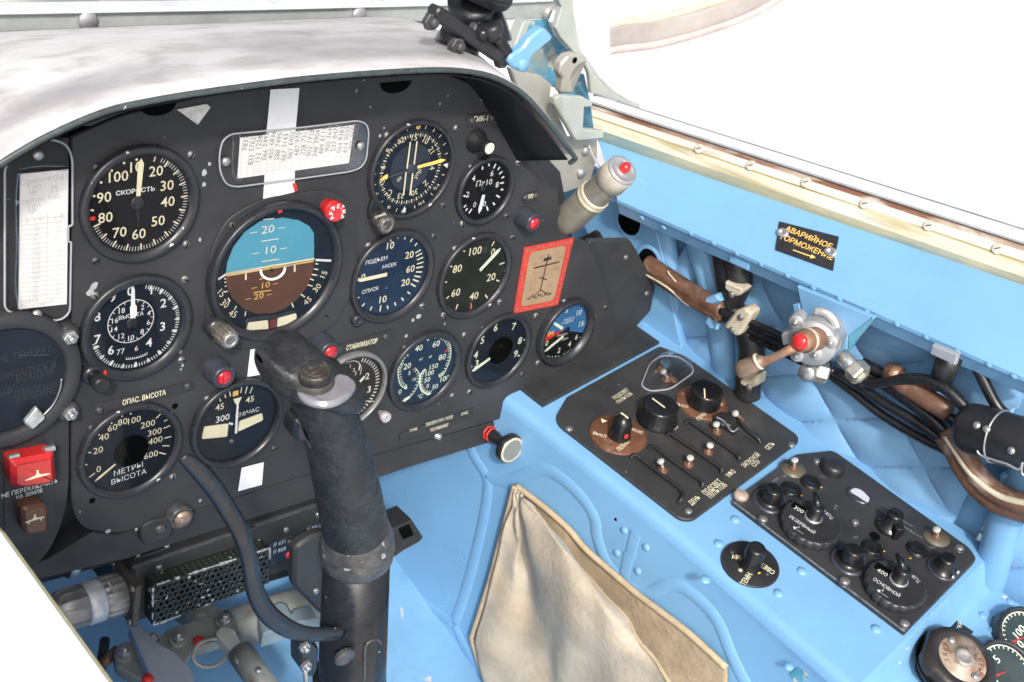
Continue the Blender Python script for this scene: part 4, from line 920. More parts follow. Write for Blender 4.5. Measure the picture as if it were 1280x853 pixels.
pts = [P(*q, .0006) for q in ((221, 137), (258, 130), (263, 134), (247, 156))]; c = sum(pts, Vector()) / 4
solo('foil_sticker', S(prism([(p.x - c.x, p.y - c.y) for p in pts], .0005, .001)), mat('worn_foil', (.58, .57, .54), .5, .2, var=.25, vs=120), 'worn silver triangle sticker under the coaming edge', 'sticker', FP @ T(c.x, c.y, 0))
# icon card
qs = [(655, 309.5), (717, 297), (697, 381), (641.5, 392)]; pts = [P(*q, .0008) for q in qs]; c = sum(pts, Vector()) / 4
t = thing('icon_card', 'small tan card with a red ornamental border and a dark three-barred cross', 'card', FP @ T(c.x, c.y, 0))
def ic(u, v):   # u right, v down in 0..1
    p = pts[0] * (1 - u) * (1 - v) + pts[1] * u * (1 - v) + pts[2] * u * v + pts[3] * (1 - u) * v; return (p.x - c.x, p.y - c.y)
part('card_border', S(prism([ic(0, 0), ic(1, 0), ic(1, 1), ic(0, 1)], .0006, .0014)), M_iconred, t)
part('card_field', S(prism(rpoly([ic(.13, .09), ic(.87, .09), ic(.87, .91), ic(.13, .91)], .006), .0014, .0018)), M_icon, t)
b = B()
def icb(u0, v0, u1, v1, w): b.add(bar2(*ic(u0, v0), *ic(u1, v1), w), T(0, 0, .0020))
icb(.52, .17, .50, .72, .0016); icb(.26, .34, .80, .32, .0017); icb(.44, .245, .60, .235, .0036); icb(.42, .50, .60, .56, .0014); icb(.50, .70, .36, .80, .0012); icb(.50, .70, .66, .78, .0012)
for k in range(12): icb(.24 + .045 * k, .80 + .02 * math.sin(k * 2.1), .27 + .045 * k, .78 + .025 * math.cos(k * 1.7), .0018)
part('cross_print', b, mat('icon_dark_print', (.035, .025, .02), .6), t)
b = B()
for (u, v, tx) in ((.38, .20, 'ИС'), (.70, .20, 'ХС'), (.27, .28, 'ЦР'), (.78, .27, 'СЛВ'), (.30, .42, 'СН'), (.76, .42, 'БЖ'), (.34, .52, 'К'), (.66, .50, 'Т'), (.30, .68, 'МЛ'), (.70, .66, 'РБ')): b.add(text(tx, .0048), T(*ic(u, v), .0020))
part('card_lettering', b, mat('icon_grey_print', (.22, .15, .09), .7), t)
b = B()
for k in range(60):
    s = k / 60 * 4; sd, f = int(s), s % 1
    u, v = ((f, .045), (.94, f), (1 - f, .955), (.06, 1 - f))[sd]
    v = min(max(v, .045), .955); u = min(max(u, .06), .94)
    b.add(arc2(0, 200, .0008, .0015, 5), T(*ic(u, v), .0016) @ Rz(k * 97))
part('border_ornament', b, M_icon, t)

# ---- clear card holder at the top of the panel
zt = Zm(260, 110, 5.818)
hp = [(80, 480), (105, 380), (165, 335), (700, 285), (1090, 237), (1150, 260), (1168, 320), (1150, 520), (1110, 580), (1030, 608), (600, 668), (200, 720), (130, 700), (85, 610)]
pts = [P(*zt(*q), .003) for q in hp]; c = sum(pts, Vector()) / len(pts)
t = thing('card_holder', 'clear plastic holder with a handwritten deviation table, wide, at the top of the panel', 'card holder', FP @ T(c.x, c.y, 0))
hpl = rpoly([(p.x - c.x, p.y - c.y) for p in pts], .008); part('clear_cover', S(prism(hpl, .0026, .0040, .0005)), M_plexi, t)
b = B(); b.add(tube([(x, y, .0034) for x, y in hpl] + [(hpl[0][0], hpl[0][1], .0034)], .0007, 6)); part('cover_edge', b, mat('clear_edge', (.34, .35, .37), .2, var=.1), t)
for qs2 in (((165, 345), (190, 400), (182, 560), (200, 650), (240, 672)), ((1100, 275), (1075, 400), (1055, 520), (1000, 565))):
    b = B(); b.add(tube(spline([P(*zt(*q), .0042) - Vector((c.x, c.y, 0)) for q in qs2], 4), .0012, 8, .6)); part('cover_fold', b, M_plexi, t)
cp = [(235, 365), (1065, 272), (1025, 548), (215, 660)]; cpts = [P(*zt(*q), .0016) for q in cp]
def cu(u, v): p = cpts[0] * (1 - u) * (1 - v) + cpts[1] * u * (1 - v) + cpts[2] * u * v + cpts[3] * (1 - u) * v; return p.x - c.x, p.y - c.y
part('card', S(prism([cu(0, 0), cu(1, 0), cu(1, 1), cu(0, 1)], .0009, .0016)), M_paper, t)
b = B(); b2 = B()
for k in range(18):
    u = .02 + k * .056; b2.add(bar2(*cu(u, .02), *cu(u, .98), .0004), T(0, 0, .0019))
    u += .028
    for (v, n) in ((.14, 4), (.52, 3), (.34, 0 if k < 2 else 0), (.78, 0)):
        if n and not (v > .5 and k in (0,)):
            s = ''.join(rnd.choice('0123456789') for _ in range(n)); b.add(text(s, .0060), T(*cu(u, v + .05 * math.sin(k * 1.3)), .0019) @ Rz(84))
for v in (.3, .62, .72, .82, .9): b2.add(bar2(*cu(.01, v), *cu(.99, v), .0003), T(0, 0, .0019))
part('handwriting', b, M_ink, t); part('ruled_lines', b2, M_inkl, t)
for q in ((128, 535), (1108, 422)): p = P(*zt(*q), .004); part('screw', ME_steel, None, t, T(p.x - c.x, p.y - c.y, .004))

# ================================================================== LEFT PANEL AND ITS THINGS
lft = thing('auxiliary_panel', 'narrow black side panel at the left edge beside the main panel', 'panel', FP)
lp_ = [(-80, 190), (87, 172), (87, 610), (80, 650), (62, 690), (40, 712), (-80, 740)]
pl = [P(*q, -.003) for q in lp_]
part('panel_plate', S(prism(rpoly([(p.x, p.y) for p in pl], [.001, .001, .02, .02, .02, .02, .001]), -.007, -.003, .0008)), M_panel, lft)
bq = [(50, 160), (120, 160), (120, 700), (80, 712), (20, 722)]  # dark sheet added behind the gap to make it look shaded
part('gap_shade_sheet', S(prism([(p.x, p.y) for p in [P(*q, -.03) for q in bq]], -.034, -.03)), M_lower, lft)
# clear card holder
zL = Zm(0, 150, 3.159)
hp = [(18, 185), (60, 120), (150, 85), (200, 75), (262, 95), (285, 150), (285, 415), (268, 420), (268, 480), (280, 482), (275, 760), (240, 790), (140, 790), (18, 750)]
pts = [P(*zL(*q), .002) for q in hp]; c = sum(pts, Vector()) / len(pts)
t = thing('card_holder', 'tall clear plastic card holder with a printed table card, at the left edge', 'card holder', FP @ T(c.x, c.y, 0))
hpl = rpoly([(p.x - c.x, p.y - c.y) for p in pts], .005); part('clear_cover', S(prism(hpl, .0016, .0030, .0004)), M_plexi, t)
b = B(); b.add(tube([(x, y, .0024) for x, y in hpl] + [(hpl[0][0], hpl[0][1], .0024)], .0008, 6)); part('cover_edge', b, bpy.data.materials['clear_edge'], t)
for qs2 in (((78, 212), (68, 320), (72, 500), (66, 640), (78, 745)), ((80, 205), (150, 192), (270, 192))):
    b = B(); b.add(tube(spline([P(*zL(*q), .0032) - Vector((c.x, c.y, 0)) for q in qs2], 4), .0016, 8, .5)); part('cover_fold', b, M_plexi, t)
cp = [(80, 215), (270, 196), (264, 728), (74, 748)]; cpts = [P(*zL(*q), .0012) for q in cp]
part('card', S(prism([cu(0, 0), cu(1, 0), cu(1, 1), cu(0, 1)], .0002, .0012)), M_paper, t)
b = B(); b2 = B()
for k in range(18): v = .33 + k * .036; b2.add(bar2(*cu(.03, v), *cu(.97, v - .0), .0004), T(0, 0, .0014))
b2.add(bar2(*cu(.57, .30), *cu(.57, .94), .0004), T(0, 0, .0014))
for (u, v, tx, s) in ((.36, .055, 'Самолет', .0058), (.80, .055, '74', .007), (.28, .10, 'Тип', .0055), (.27, .145, '№', .0055), (.80, .13, 'Л—', .007), (.36, .19, 'Компас КИ', .0055), (.80, .19, '—', .006), (.28, .235, 'Тип', .0055), (.26, .275, '№', .0055), (.30, .335, 'К У Р', .005), (.80, .33, '± Δ', .005), (.22, .945, 'Дата', .0055), (.36, .978, 'Исполнил', .005)): b.add(text(tx, s), T(*cu(u, v), .0014) @ Rz(3))
for k in range(16): b.add(text(str(30 * k % 360), .0042), T(*cu(.34, .375 + k * .036), .0014)); b.add(text(rnd.choice(['0', '+1', '-1', '+2', '-2']), .0042), T(*cu(.80, .375 + k * .036), .0014))
part('printed_text', b, M_inkl, t); part('ruled_lines', b2, M_inkl, t)
for q in ((150, 138), (145, 768)): p = P(*zL(*q), .003); part('screw', ME_steel, None, t, T(p.x - c.x, p.y - c.y, .003))
# round annunciator
zl2 = Zm(0, 380, 2.664)
p = P(*zl2(12, 250)); rX = (P(*zl2(205, 250)) - p).length
t = thing('annunciator_panel', 'round dark warning light panel with dim lettering, cut by the left edge', 'annunciator', FP @ T(p.x, p.y, 0))
part('housing', S(lathe([(rX + .012, -.003), (rX + .012, .006), (rX + .010, .008), (rX + .002, .008), (rX, .006), (rX, .003)], 56), None, True), M_panel, t)
part('dark_face', S(disc(rX + .0005, .0032, 56)), M_dialb, t)
for q in ((217, 92), (217, 345)):
    l = P(*zl2(*q), 0); part('lug', S(lathe([(.0085, -.003), (.0085, .0065), (.007, .0078), (0, .0078)], 24), T(l.x - p.x, l.y - p.y, 0), True), M_panel, t); part('bolt', ME_nut, None, t, T(l.x - p.x, l.y - p.y, .0078))
b = B()
for tx, x, y in (('ГЕНЕРАТ.', 112, 162), ('ЗАПУСК В', 118, 217), ('ВОЗДУХЕ', 118, 238), ('ДАВЛЕНИЕ', 122, 285), ('В КАБИНЕ', 120, 304), ('НЕ', 10, 184), ('МИН', 10, 245), ('МАР', 10, 300)):
    q = P(*zl2(x, y), .0034); b.add(text(tx, .0076), T(q.x - p.x, q.y - p.y, .0035) @ Matrix.Diagonal((.82, 1, 1, 1)))
part('lettering', b, mat('unlit_lettering', (.026, .026, .028), .6), t)
b = B(); q0_ = P(*zl2(62, 172), .0034) - p; q1_ = P(*zl2(162, 170), .0034) - p; b.add(bar2(q0_.x, q0_.y, q1_.x, q1_.y, .0006), T(0, 0, .0035)); part('printed_line', b, M_pale, t)
qs2 = [P(*zl2(*q), .011) - p for q in ((78, 395), (122, 342), (152, 378), (108, 418))]
part('clear_tab', S(prism(rpoly([(v.x, v.y) for v in qs2], .002), .0085, .0125, .001)), mat('silvered_clip', (.42, .44, .45), .2, .5, var=.4, vs=120), t)
qs2 = [P(*zl2(*q), .009) - p for q in ((105, 405), (170, 345), (198, 290), (205, 250))]; part('locking_wire', S(tube(spline(qs2, 4), .0006, 6), None, True), M_steel, t)
# red guarded switch + brown switch
def pc(q, z): return P(*q, z)
g0 = P(*zl2(112, 548), 0)
t = thing('guarded_switch', 'bright red switch guard with a white aircraft symbol at the left edge', 'switch', FP @ T(g0.x, g0.y, 0))
qs2 = [pc(zl2(*q), .010) - g0 for q in ((32, 520), (178, 492), (184, 585), (150, 600), (60, 612), (34, 600))]
part('red_guard', S(prism(rpoly([(v.x, v.y) for v in qs2], .0028), -.003, .014, .004), None, False), M_redplastic, t)
for q in ((42, 505), (160, 478)):
    v = pc(zl2(*q), .004) - g0; part('hinge', S(tube([(v.x - .004, v.y, .006), (v.x + .004, v.y, .006)], .0028, 10)), M_steel, t)
def plane_symbol(m, z, cx, cy, s, bar=False):
    b = B(); b.add(([(cx - 4.5 * s, cy - .35 * s, z), (cx + 4.5 * s, cy - .35 * s, z), (cx + 4.5 * s, cy + .2 * s, z), (cx + 1.3 * s, cy + .75 * s, z), (cx + .5 * s, cy + 1.3 * s, z), (cx + .35 * s, cy + 3 * s, z), (cx - .35 * s, cy + 3 * s, z), (cx - .5 * s, cy + 1.3 * s, z), (cx - 1.3 * s, cy + .75 * s, z), (cx - 4.5 * s, cy + .2 * s, z)], [tuple(range(10))]))
    if bar:
        for sx in (-2.8, 2.8): b.add(([(cx + (sx - .3) * s, cy - 1.6 * s, z), (cx + (sx + .3) * s, cy - 1.6 * s, z), (cx + (sx + .3) * s, cy - .4 * s, z), (cx + (sx - .3) * s, cy - .4 * s, z)], [(0, 1, 2, 3)]))
    return b
v = pc(zl2(125, 572), .014) - g0; part('aircraft_symbol', plane_symbol(M_cream, .0143, v.x, v.y - .001, .0021), M_cream, t)
g1 = P(*zl2(112, 718), 0)
t = thing('rocker_switch', 'brown rocker switch with a cream aircraft symbol below the red guard', 'switch', FP @ T(g1.x, g1.y, 0))
qs2 = [pc(zl2(*q), .008) - g1 for q in ((68, 682), (85, 670), (145, 662), (157, 680), (157, 745), (145, 757), (90, 768), (75, 755))]
part('rocker', S(prism(rpoly([(v.x, v.y) for v in qs2], .002), -.003, .011, .0025)), M_brown, t)
v = pc(zl2(116, 718), .011) - g1; part('aircraft_symbol', plane_symbol(M_cream, .0113, v.x, v.y, .0017, True), M_cream, t)
t, c = plate('placard', 'black plate НЕ ПЕРЕКЛЮЧАТЬ НА ЗЕМЛЕ around the red guard and the brown switch', 'placard', [(5, 542), (68, 520), (68, 665), (5, 685)], M_lower, [('НЕ ПЕРЕКЛЮЧАТЬ', zl2(100, 615), .0042, .82), ('НА ЗЕМЛЕ', zl2(98, 634), .0036, .82)], z=-.0028, th=.0008, tm=M_white, group=None)

# ================================================================== COAMING (GLARE SHIELD)
lipq = [(-90, 262), (-40, 232), (0, 203), (60, 168), (130, 138), (190, 124), (250, 114), (330, 103), (400, 95), (480, 89), (540, 86), (585, 88), (622, 97), (655, 117), (682, 147), (702, 173), (717, 193)]
LZ = .062
lip = [P(*q, LZ) for q in lipq]
# arch profile runs forward; its far edge lies lower along the windscreen bar
FZ = -.26
farq = [(-90, 60), (-40, 50), (0, 44), (45, 42), (90, 41), (140, 40), (200, 38), (270, 36), (340, 34), (410, 32), (470, 30), (530, 28), (580, 32), (620, 50), (655, 85), (680, 120), (700, 150)]
far = [P(*q, FZ) for q in farq]
far = [Vector((p.x + (.12 * p.x + .03 if i < 9 else (.050, .045, .035, .020, .008, 0, -.005, -.008)[i - 9]), (.050, .049, .044, .028, -.002, -.055, -.102, -.144)[i - 9] if i > 8 else .050, FZ)) for i, p in enumerate(lip)]
far_in = far
far = [Vector((x, y, FZ)) if x is not None else f for f, (x, y) in zip(far, [(None, 0)] * 9 + [(.24, .050), (.32, .050), (.385, .049), (.425, .040), (.435, .015), (.435, -.05), (.43, -.10), (.425, -.144)])]
coam = thing('coaming', 'worn coaming painted pale for its sheen, arching over the instrument panel with a black lining', 'coaming', FP)
rows = []
for k in range(9):
    t_ = k / 8; r = []
    for a, c in zip(lip, far):
        p = a.lerp(c, t_); p.z = LZ + (FZ - LZ) * t_; p.y += .012 * math.sin(math.pi * t_); r.append(p)
    rows.append(spline(r, 3))
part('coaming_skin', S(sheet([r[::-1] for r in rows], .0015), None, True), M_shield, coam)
rows2 = []
for k in range(9):
    t_ = k / 8; r = []
    for i, (a, c) in enumerate(zip(lip, far_in)):
        p = a.lerp(c, t_); p.z = LZ - .001 + (FZ - LZ) * t_; p.y += .012 * math.sin(math.pi * t_) - .0045; p.x -= .005 if i > 10 else 0; r.append(p)
    rows2.append(spline(r, 3))
part('coaming_lining', S(sheet([r for r in rows2], .001), None, True), M_shieldin, coam)
e = spline([p + Vector((0, -.001, .0)) for p in lip] + [P(719, 199, LZ - .001), P(712, 204, LZ - .006)], 4)
part('edge_trim', S(tube(e, .0024, 8), None, True), M_shieldedge, coam)
for (x, y) in ((192, 62), (330, 56), (75, 71)):
    o = Vector(); n = Vector((0, 1, .3)).normalized(); best = None
    d = (FP.inverted().to_3x3() @ ray(x, y)); cl = FP.inverted() @ CAM_POS
    best = min((abs((cl + d * (k * .002)).z - zz) + abs((cl + d * (k * .002)).y - yy), k) for k in range(300, 700) for (zz, yy) in [(-.12, .105)])[1]
    q = cl + d * (best * .002); part('stud', S(box(.006, .005, .004), T(q.x, q.y, q.z)), M_shieldin, coam)

# ================================================================== WINDSCREEN BAR, POSTS, SIGHT MOUNT
bz = -.27
t = thing('windscreen_bar', 'brushed grey windscreen base bar with bolts along the top of the picture', 'bar', FP)
bq = [(-60, 16), (300, 10), (560, 4), (705, -2), (703, 24), (540, 28), (300, 36), (-60, 45)]
pts = [P(*q, bz) for q in bq]; part('bar_body', S(prism([(p.x, p.y) for p in pts], bz - .02, bz, .002)), M_barpaint, t)
bq = [(-60, 13), (300, 7), (560, 1), (705, -5), (705, 0), (560, 6), (300, 12), (-60, 18)]
pts = [P(*q, bz) for q in bq]; part('bar_lip', S(prism([(p.x, p.y) for p in pts], bz - .02, bz + .006, .001)), M_railw, t)
for q in ((108, 24), (447, 18)): p = P(*q, bz); part('bolt', S(lathe([(.009, 0), (.009, .004), (.007, .006), (0, .0065)], 20), T(p.x, p.y, p.z), True), M_alu, t)
p = P(688, 18, bz + .004); o = part('bolt', S(lathe([(.0105, -.004), (.0105, .001), (.008, .002), (.008, .006)], 20), T(p.x, p.y, p.z), True), M_hinge, t); part('bolt_head', S(lathe([(.0062, .004), (.0062, .010), (.005, .0115), (0, .0115)], 6), T(p.x, p.y, p.z)), M_steel, o)
# windscreen arch post (sun glare put into its white web colour) and the rail it turns into
zp = Zm(520, 0, 4.264)
pz = -.16
t = thing('windscreen_post', 'pale grey metal windscreen post curving down into the canopy rail', 'post', FP)
po = [(740, -40), (780, 40), (745, 130), (770, 200), (840, 280), (890, 300), (930, 350), (990, 430), (1060, 500), (1190, 575), (1200, 560), (1060, 440), (1040, 250), (1030, 0), (1030, -40)]
pts = [P(*zp(*q), pz) for q in po]; part('post_web', S(prism([(p.x, p.y) for p in pts], pz - .012, pz, .002)), M_railw, t)
po2 = [(740, -40), (838, -40), (842, 60), (858, 150), (880, 270), (925, 340), (985, 430), (1060, 500), (1194, 560), (1194, 585), (1050, 530), (935, 500), (925, 400), (890, 312), (840, 280), (770, 200), (745, 150), (778, 40)]
pts = [P(*zp(*q), pz + .006) for q in po2]; part('post_flange', S(prism([(p.x, p.y) for p in pts], pz, pz + .006, .001)), M_greypaint, t)
# teal worn corner gusset behind
t = thing('corner_gusset', 'worn teal painted corner plate behind the blue lever', 'gusset', FP)
gq = [(600, 118), (745, 110), (770, 200), (840, 290), (830, 420), (900, 400), (935, 560), (1010, 690), (900, 700), (760, 480), (580, 390), (560, 260)]
pts = [P(*zp(*q), -.20) for q in gq]; part('gusset_plate', S(prism([(p.x, p.y) for p in pts], -.206, -.20, .001)), M_teal, t)
gq = [(575, 118), (612, 112), (560, 270), (520, 262)]; pts = [P(*zp(*q), -.185) for q in gq]; part('gusset_edge', S(prism([(p.x, p.y) for p in pts], -.20, -.185, .001)), M_greypaint, t)
for q in ((790, 283), (590, 250)): p = P(*zp(*q), -.2); part('rivet', ME_rivet, None, t, T(p.x, p.y, -.2) @ Matrix.Scale(2.2, 4))
# latch hook and C bracket
t = thing('canopy_latch', 'dull grey canopy latch hook standing on a C shaped bracket', 'latch', FP)
hk = [(775, 500), (785, 420), (765, 390), (775, 340), (810, 300), (850, 290), (905, 300), (918, 330), (870, 350), (845, 375), (828, 410), (840, 500)]
pts = [P(*zp(*q), -.125) for q in hk]; part('hook', S(prism(rpoly([(p.x, p.y) for p in pts], .003), -.136, -.125, .002)), M_hinge, t)
p = P(*zp(845, 322), -.125); part('pin_hole', S(disc(.0035, .0, 16), T(p.x, p.y, -.1245)), M_hole, t)
cb = [(740, 528), (765, 510), (895, 520), (945, 545), (940, 572), (900, 575), (893, 690), (1005, 700), (1000, 740), (860, 755), (850, 748), (740, 560)]
pts = [P(*zp(*q), -.105) for q in cb]; part('bracket', S(prism([(p.x, p.y) for p in pts], -.112, -.105, .0015)), M_greypaint, t)
# lower grey fitting between the coaming and the blue sill
lo2 = [(540, 385), (700, 420), (760, 470), (750, 530), (850, 760), (1005, 740), (1000, 853), (960, 1000), (820, 1050), (720, 900), (640, 700), (570, 480)]
t = thing('hinge_fitting', 'dull grey bolted fitting between the coaming end and the blue sill', 'fitting', FP)
pts = [P(*zp(*q), -.12) for q in lo2]; part('fitting_plate', S(prism([(p.x, p.y) for p in pts], -.138, -.13, .0015)), M_hinge, t)
zc2 = Zm(640, 140, 4.741)
for q in ((432, 228), (405, 360)): p = P(*zc2(*q), -.13); part('bolt', S(lathe([(.006, 0), (.006, .003), (.004, .005), (0, .0055)], 18), T(p.x, p.y, -.13), True), M_alu, t)
part('locking_wire', S(tube(spline([P(*zc2(*q), -.122) for q in ((455, 200), (480, 260), (510, 310), (530, 335))], 4), .0009, 6), None, True), M_railw, t)
# dark gap plates behind the panel's right end
dk = [P(*q, -.03) for q in ((600, 110), (690, 200), (712, 260), (720, 310), (700, 300), (660, 240))]
t = solo('panel_side_plate', S(prism([(p.x, p.y) for p in [P(*q, -.05) for q in ((640, 150), (700, 215), (716, 300), (760, 310), (750, 290), (735, 320), (690, 320), (690, 230))]], -.056, -.05)), M_lower, 'dark plate in the gap behind the right end of the panel', 'plate', FP)

# ---- sight mount with flange and blue lever
mount = thing('sight_mount', 'black cast sight mount with a diagonal bolted flange on top of the coaming', 'mount', FP)
mz = .01
fq = [(75, 55), (100, 20), (160, 55), (230, 110), (320, 170), (420, 250), (480, 300), (470, 335), (420, 330), (330, 268), (240, 205), (160, 150), (80, 100)]
pts = [P(*zp(*q), mz + .0) for q in fq]; part('flange', S(prism(rpoly([(p.x, p.y) for p in pts], .003), mz - .004, mz + .008, .0015)), M_rubber, mount)
ca, cb_ = P(*zp(210, 235), mz - .03), P(*zp(350, 40), mz + .02)
def cyl(a, c, prof_r, m, nm, par, seg=28):
    M_ = axis_frame(a, c); L_ = (c - a).length; return part(nm, S(lathe([(0, 0), (prof_r[0], 0)] + [(r, L_ * (i + 1) / len(prof_r)) for i, r in enumerate(prof_r[1:])] + [(prof_r[-1], L_), (0, L_)], seg), M_, True), m, par)
cyl(P(*zp(205, 275), mz - .030), P(*zp(250, 180), mz - .022), [.020, .020, .019], M_stick, 'mount_foot', mount)
cyl(P(*zp(300, 150), mz - .030), P(*zp(300, 0), mz - .022), [.023, .022, .019, .021], M_stick, 'mount_barrel', mount)
cyl(P(*zp(375, 165), mz - .018), P(*zp(480, 125), mz - .008), [.015, .016, .015], M_stick, 'clamp_barrel', mount)
hd = [(280, -40), (540, -40), (545, 30), (500, 78), (430, 70), (340, 30), (290, 5)]
pts = [P(*zp(*q), mz + .012) for q in hd]; part('sight_hood', S(prism(rpoly([(p.x, p.y) for p in pts], .006), mz - .03, mz + .012, .006)), M_rubber, mount)
for q in ((70, 110), (210, 238), (345, 180)):
    p = P(*zp(*q), mz); o = part('bolt', ME_nutb, None, mount, T(p.x, p.y, mz) @ Matrix.Scale(1.3, 4))
cyl(P(*zp(340, 150), mz), P(*zp(365, 200), mz + .012), [.006, .0065, .005], M_stick, 'pin', mount)
cyl(P(*zp(415, 190), mz), P(*zp(500, 310), mz + .006), [.007, .007, .006], M_stick, 'lever_shaft', mount)
cyl(P(*zp(400, 130), mz + .01), P(*zp(420, 210), mz + .012), [.008, .009, .007], M_rubber, 'clamp_screw', mount)
for q in ((210, 250), (320, 160), (455, 330)):
    p = P(*zp(*q), mz); part('nut', S(lathe([(.006, 0), (.006, .006), (.0045, .008), (0, .008)], 6), T(p.x, p.y, mz - .004)), M_screwb, mount)
t = thing('lever', 'small sky blue lever beside the black sight mount', 'lever', FP)
lq = [(490, 330), (500, 295), (545, 270), (570, 250), (600, 205), (665, 152), (690, 152), (728, 195), (720, 215), (615, 300), (600, 350), (560, 385), (515, 365)]
pts = [P(*zp(*q), mz + .012) for q in lq]; part('lever_arm', S(prism(rpoly([(p.x, p.y) for p in pts], .003), mz + .004, mz + .013, .002)), M_blue, t)
p = P(*zp(568, 345), mz + .013); part('pivot_screw', S(lathe([(.0062, 0), (.0062, .002), (.005, .0035), (0, .0038)], 22), T(p.x, p.y, p.z), True), M_bluedirty, t)
# curved strip seen beyond the post: edge of the far canopy frame
t = thing('canopy_hoop', 'curved grey and brown canopy hoop seen beyond the windscreen post', 'hoop', FP)
hq = [(700, 70), (762, 46), (820, 38), (880, 22), (940, 0), (1000, -35)]
for nm, dy, w, m in (('hoop_band', 0, .019, mat('hoop_grey_brown', (.50, .45, .42), .4, .3, var=.2, vs=10)), ('hoop_edge', -15, .006, mat('hoop_cream_edge', (.66, .55, .42), .5, var=.15)), ('hoop_seal', 5, .006, mat('hoop_dark_seal', (.26, .23, .22), .5, var=.2)), ('hoop_lower_edge', 17, .007, mat('hoop_red_edge', (.60, .46, .42), .5, var=.2))):
    q = [P(x, y + dy, -.35) for x, y in hq]; part(nm, S(tube(spline(q, 6), w, 10, .35 if nm == 'hoop_band' else .9, Vector((0, 0, 1))), None, True), m, t)

# ---- grey lamp cylinder with a red button
a, c = P(700, 283, -.01), P(779, 212, .055)
t = thing('cockpit_lamp', 'grey cylindrical cockpit lamp with a cream band and a red button on its end', 'lamp', FP @ axis_frame(a, c)); L_ = (c - a).length; rr_ = .0158
part('lamp_body', S(lathe([(.005, -.010), (.007, 0), (.0125, .004), (rr_, .016), (rr_, L_ * .52), (rr_ * .96, L_ * .53), (rr_ * .92, L_ * .60), (rr_ * .92, L_ * .80)], 48), None, True), M_olive, t)
part('band', S(lathe([(rr_, L_ * .50), (rr_ * 1.06, L_ * .505), (rr_ * 1.06, L_ * .53), (rr_ * .98, L_ * .54), (rr_ * 1.03, L_ * .555), (rr_ * 1.03, L_ * .58), (rr_ * .94, L_ * .585)], 48), None, True), M_zinc, t)
part('end_collar', S(lathe([(rr_ * .92, L_ * .79), (rr_ * 1.04, L_ * .80), (rr_ * 1.04, L_ * .955), (rr_ * .98, L_ * .975)], 48), None, True), mat('cream_collar', (.60, .54, .44), .35, .2, var=.15, vs=60), t)
part('end_face', S(lathe([(rr_ * 1.0, L_ * .97), (rr_ * .98, L_), (rr_ * .80, L_ * 1.004), (rr_ * .76, L_ * .995), (rr_ * .45, L_ * .995), (rr_ * .42, L_), (0, L_)], 48), None, True), M_alu, t)
bt = part('red_button', S(lathe([(.0050, L_), (.0050, L_ + .005), (.004, L_ + .0075), (0, L_ + .0085)], 24), None, True), M_redplastic, t)
# pull knob below the panel
pk = thing('pull_knob', 'round pull knob with white rimmed face and red cord on its rod, under the panel', 'knob', FP)
a, c = P(600, 533, -.02), P(640, 563, .035); 
pk.matrix_basis = FP @ axis_frame(a, c); L_ = (c - a).length
part('rod', S(lathe([(.007, -.01), (.007, L_ * .5), (.006, L_ * .55), (.006, L_ * .8)], 20), None, True), M_black, pk)
part('knob_body', S(lathe([(.006, L_ * .72), (.011, L_ * .78), (.0165, L_ * .86), (.0165, L_ * .97), (.0150, L_)], 40), None, True), M_black, pk)
part('rim_face', S(lathe([(.0150, L_), (.0140, L_ + .0012), (.0122, L_ + .0006)], 40, None), None, True), M_zinc, pk); part('face', S(disc(.0128, L_ + .0006, 36)), mat('grey_green_face', (.19, .20, .18), .4, var=.1), pk)
part('red_cord', S(tube([Vector((.0075 * math.cos(k * .9), .0075 * math.sin(k * .9), L_ * .24 + k * .0007)) for k in range(13)], .0013, 6), None, True), M_redp, pk)
a, c = P(532, 540, -.012), P(552, 547, .004); t = thing('toggle_lever', 'small bright metal toggle under the wide ТЕМПЕРАТУРА ГАЗОВ placard', 'toggle', FP @ axis_frame(a, c))
part('lever_tip', S(lathe([(.002, 0), (.0034, (c - a).length * .5), (.0036, (c - a).length * .95), (0, (c - a).length)], 14), None, True), M_steel, t)

# ================================================================== BLACK BOX UNDER THE PANEL
zb = Zm(40, 640, 4.003); z5 = Zm(210, 600, 3.373)
t = thing('control_box', 'black electronic box under the panel with a chipped perforated cover on its face', 'box', FP)
BZ = -.005
fq = [zb(505, 278), z5(640, 100), (470, 618), (470, 690), z5(520, 380), z5(440, 420), zb(500, 562)]
pts = [P(*q, BZ) for q in fq]; part('box_body', S(prism(rpoly([(p.x, p.y) for p in pts], .003), BZ - .10, BZ, .0025)), M_lower, t)
a, c = P(*zb(505, 282), BZ - .001), P(*z5(640, 106), BZ - .001); part('edge_wear_highlight', S(tube([a, c], .0011, 6)), M_screwb, t)  # lighter tube painted in as the highlight along the top edge
pq = [zb(560, 310), (338, 672), (340, 735), zb(548, 560)]
cv = [P(*zb(608, 375), .012), P(*zb(1192, 185), .012), P(*zb(1192, 362), .012), P(*zb(606, 572), .012)]
C4 = lambda u, v: cv[0] * (1 - u) * (1 - v) + cv[1] * u * (1 - v) + cv[2] * u * v + cv[3] * (1 - u) * v
xs0, xs1 = cv[0].x, cv[1].x; ys0, ys1 = cv[0].y, cv[3].y
part('perforated_cover', S(prism([(p.x, p.y) for p in cv], BZ, .012, .002)), M_mesh, t)
b = B(); nx, ny = 20, 7
for i in range(nx):
    for j in range(ny):
        u = (i + .8 + (.5 if j % 2 else 0)) / (nx + 1); v = (j + .8) / (ny + .6); p = C4(u, v); b.add(disc(.0019, 0, 10), T(p.x, p.y, .0123))
o = part('cover_holes', b, M_hole, t); o['kind'] = 'stuff'
b = B(); b2 = B()
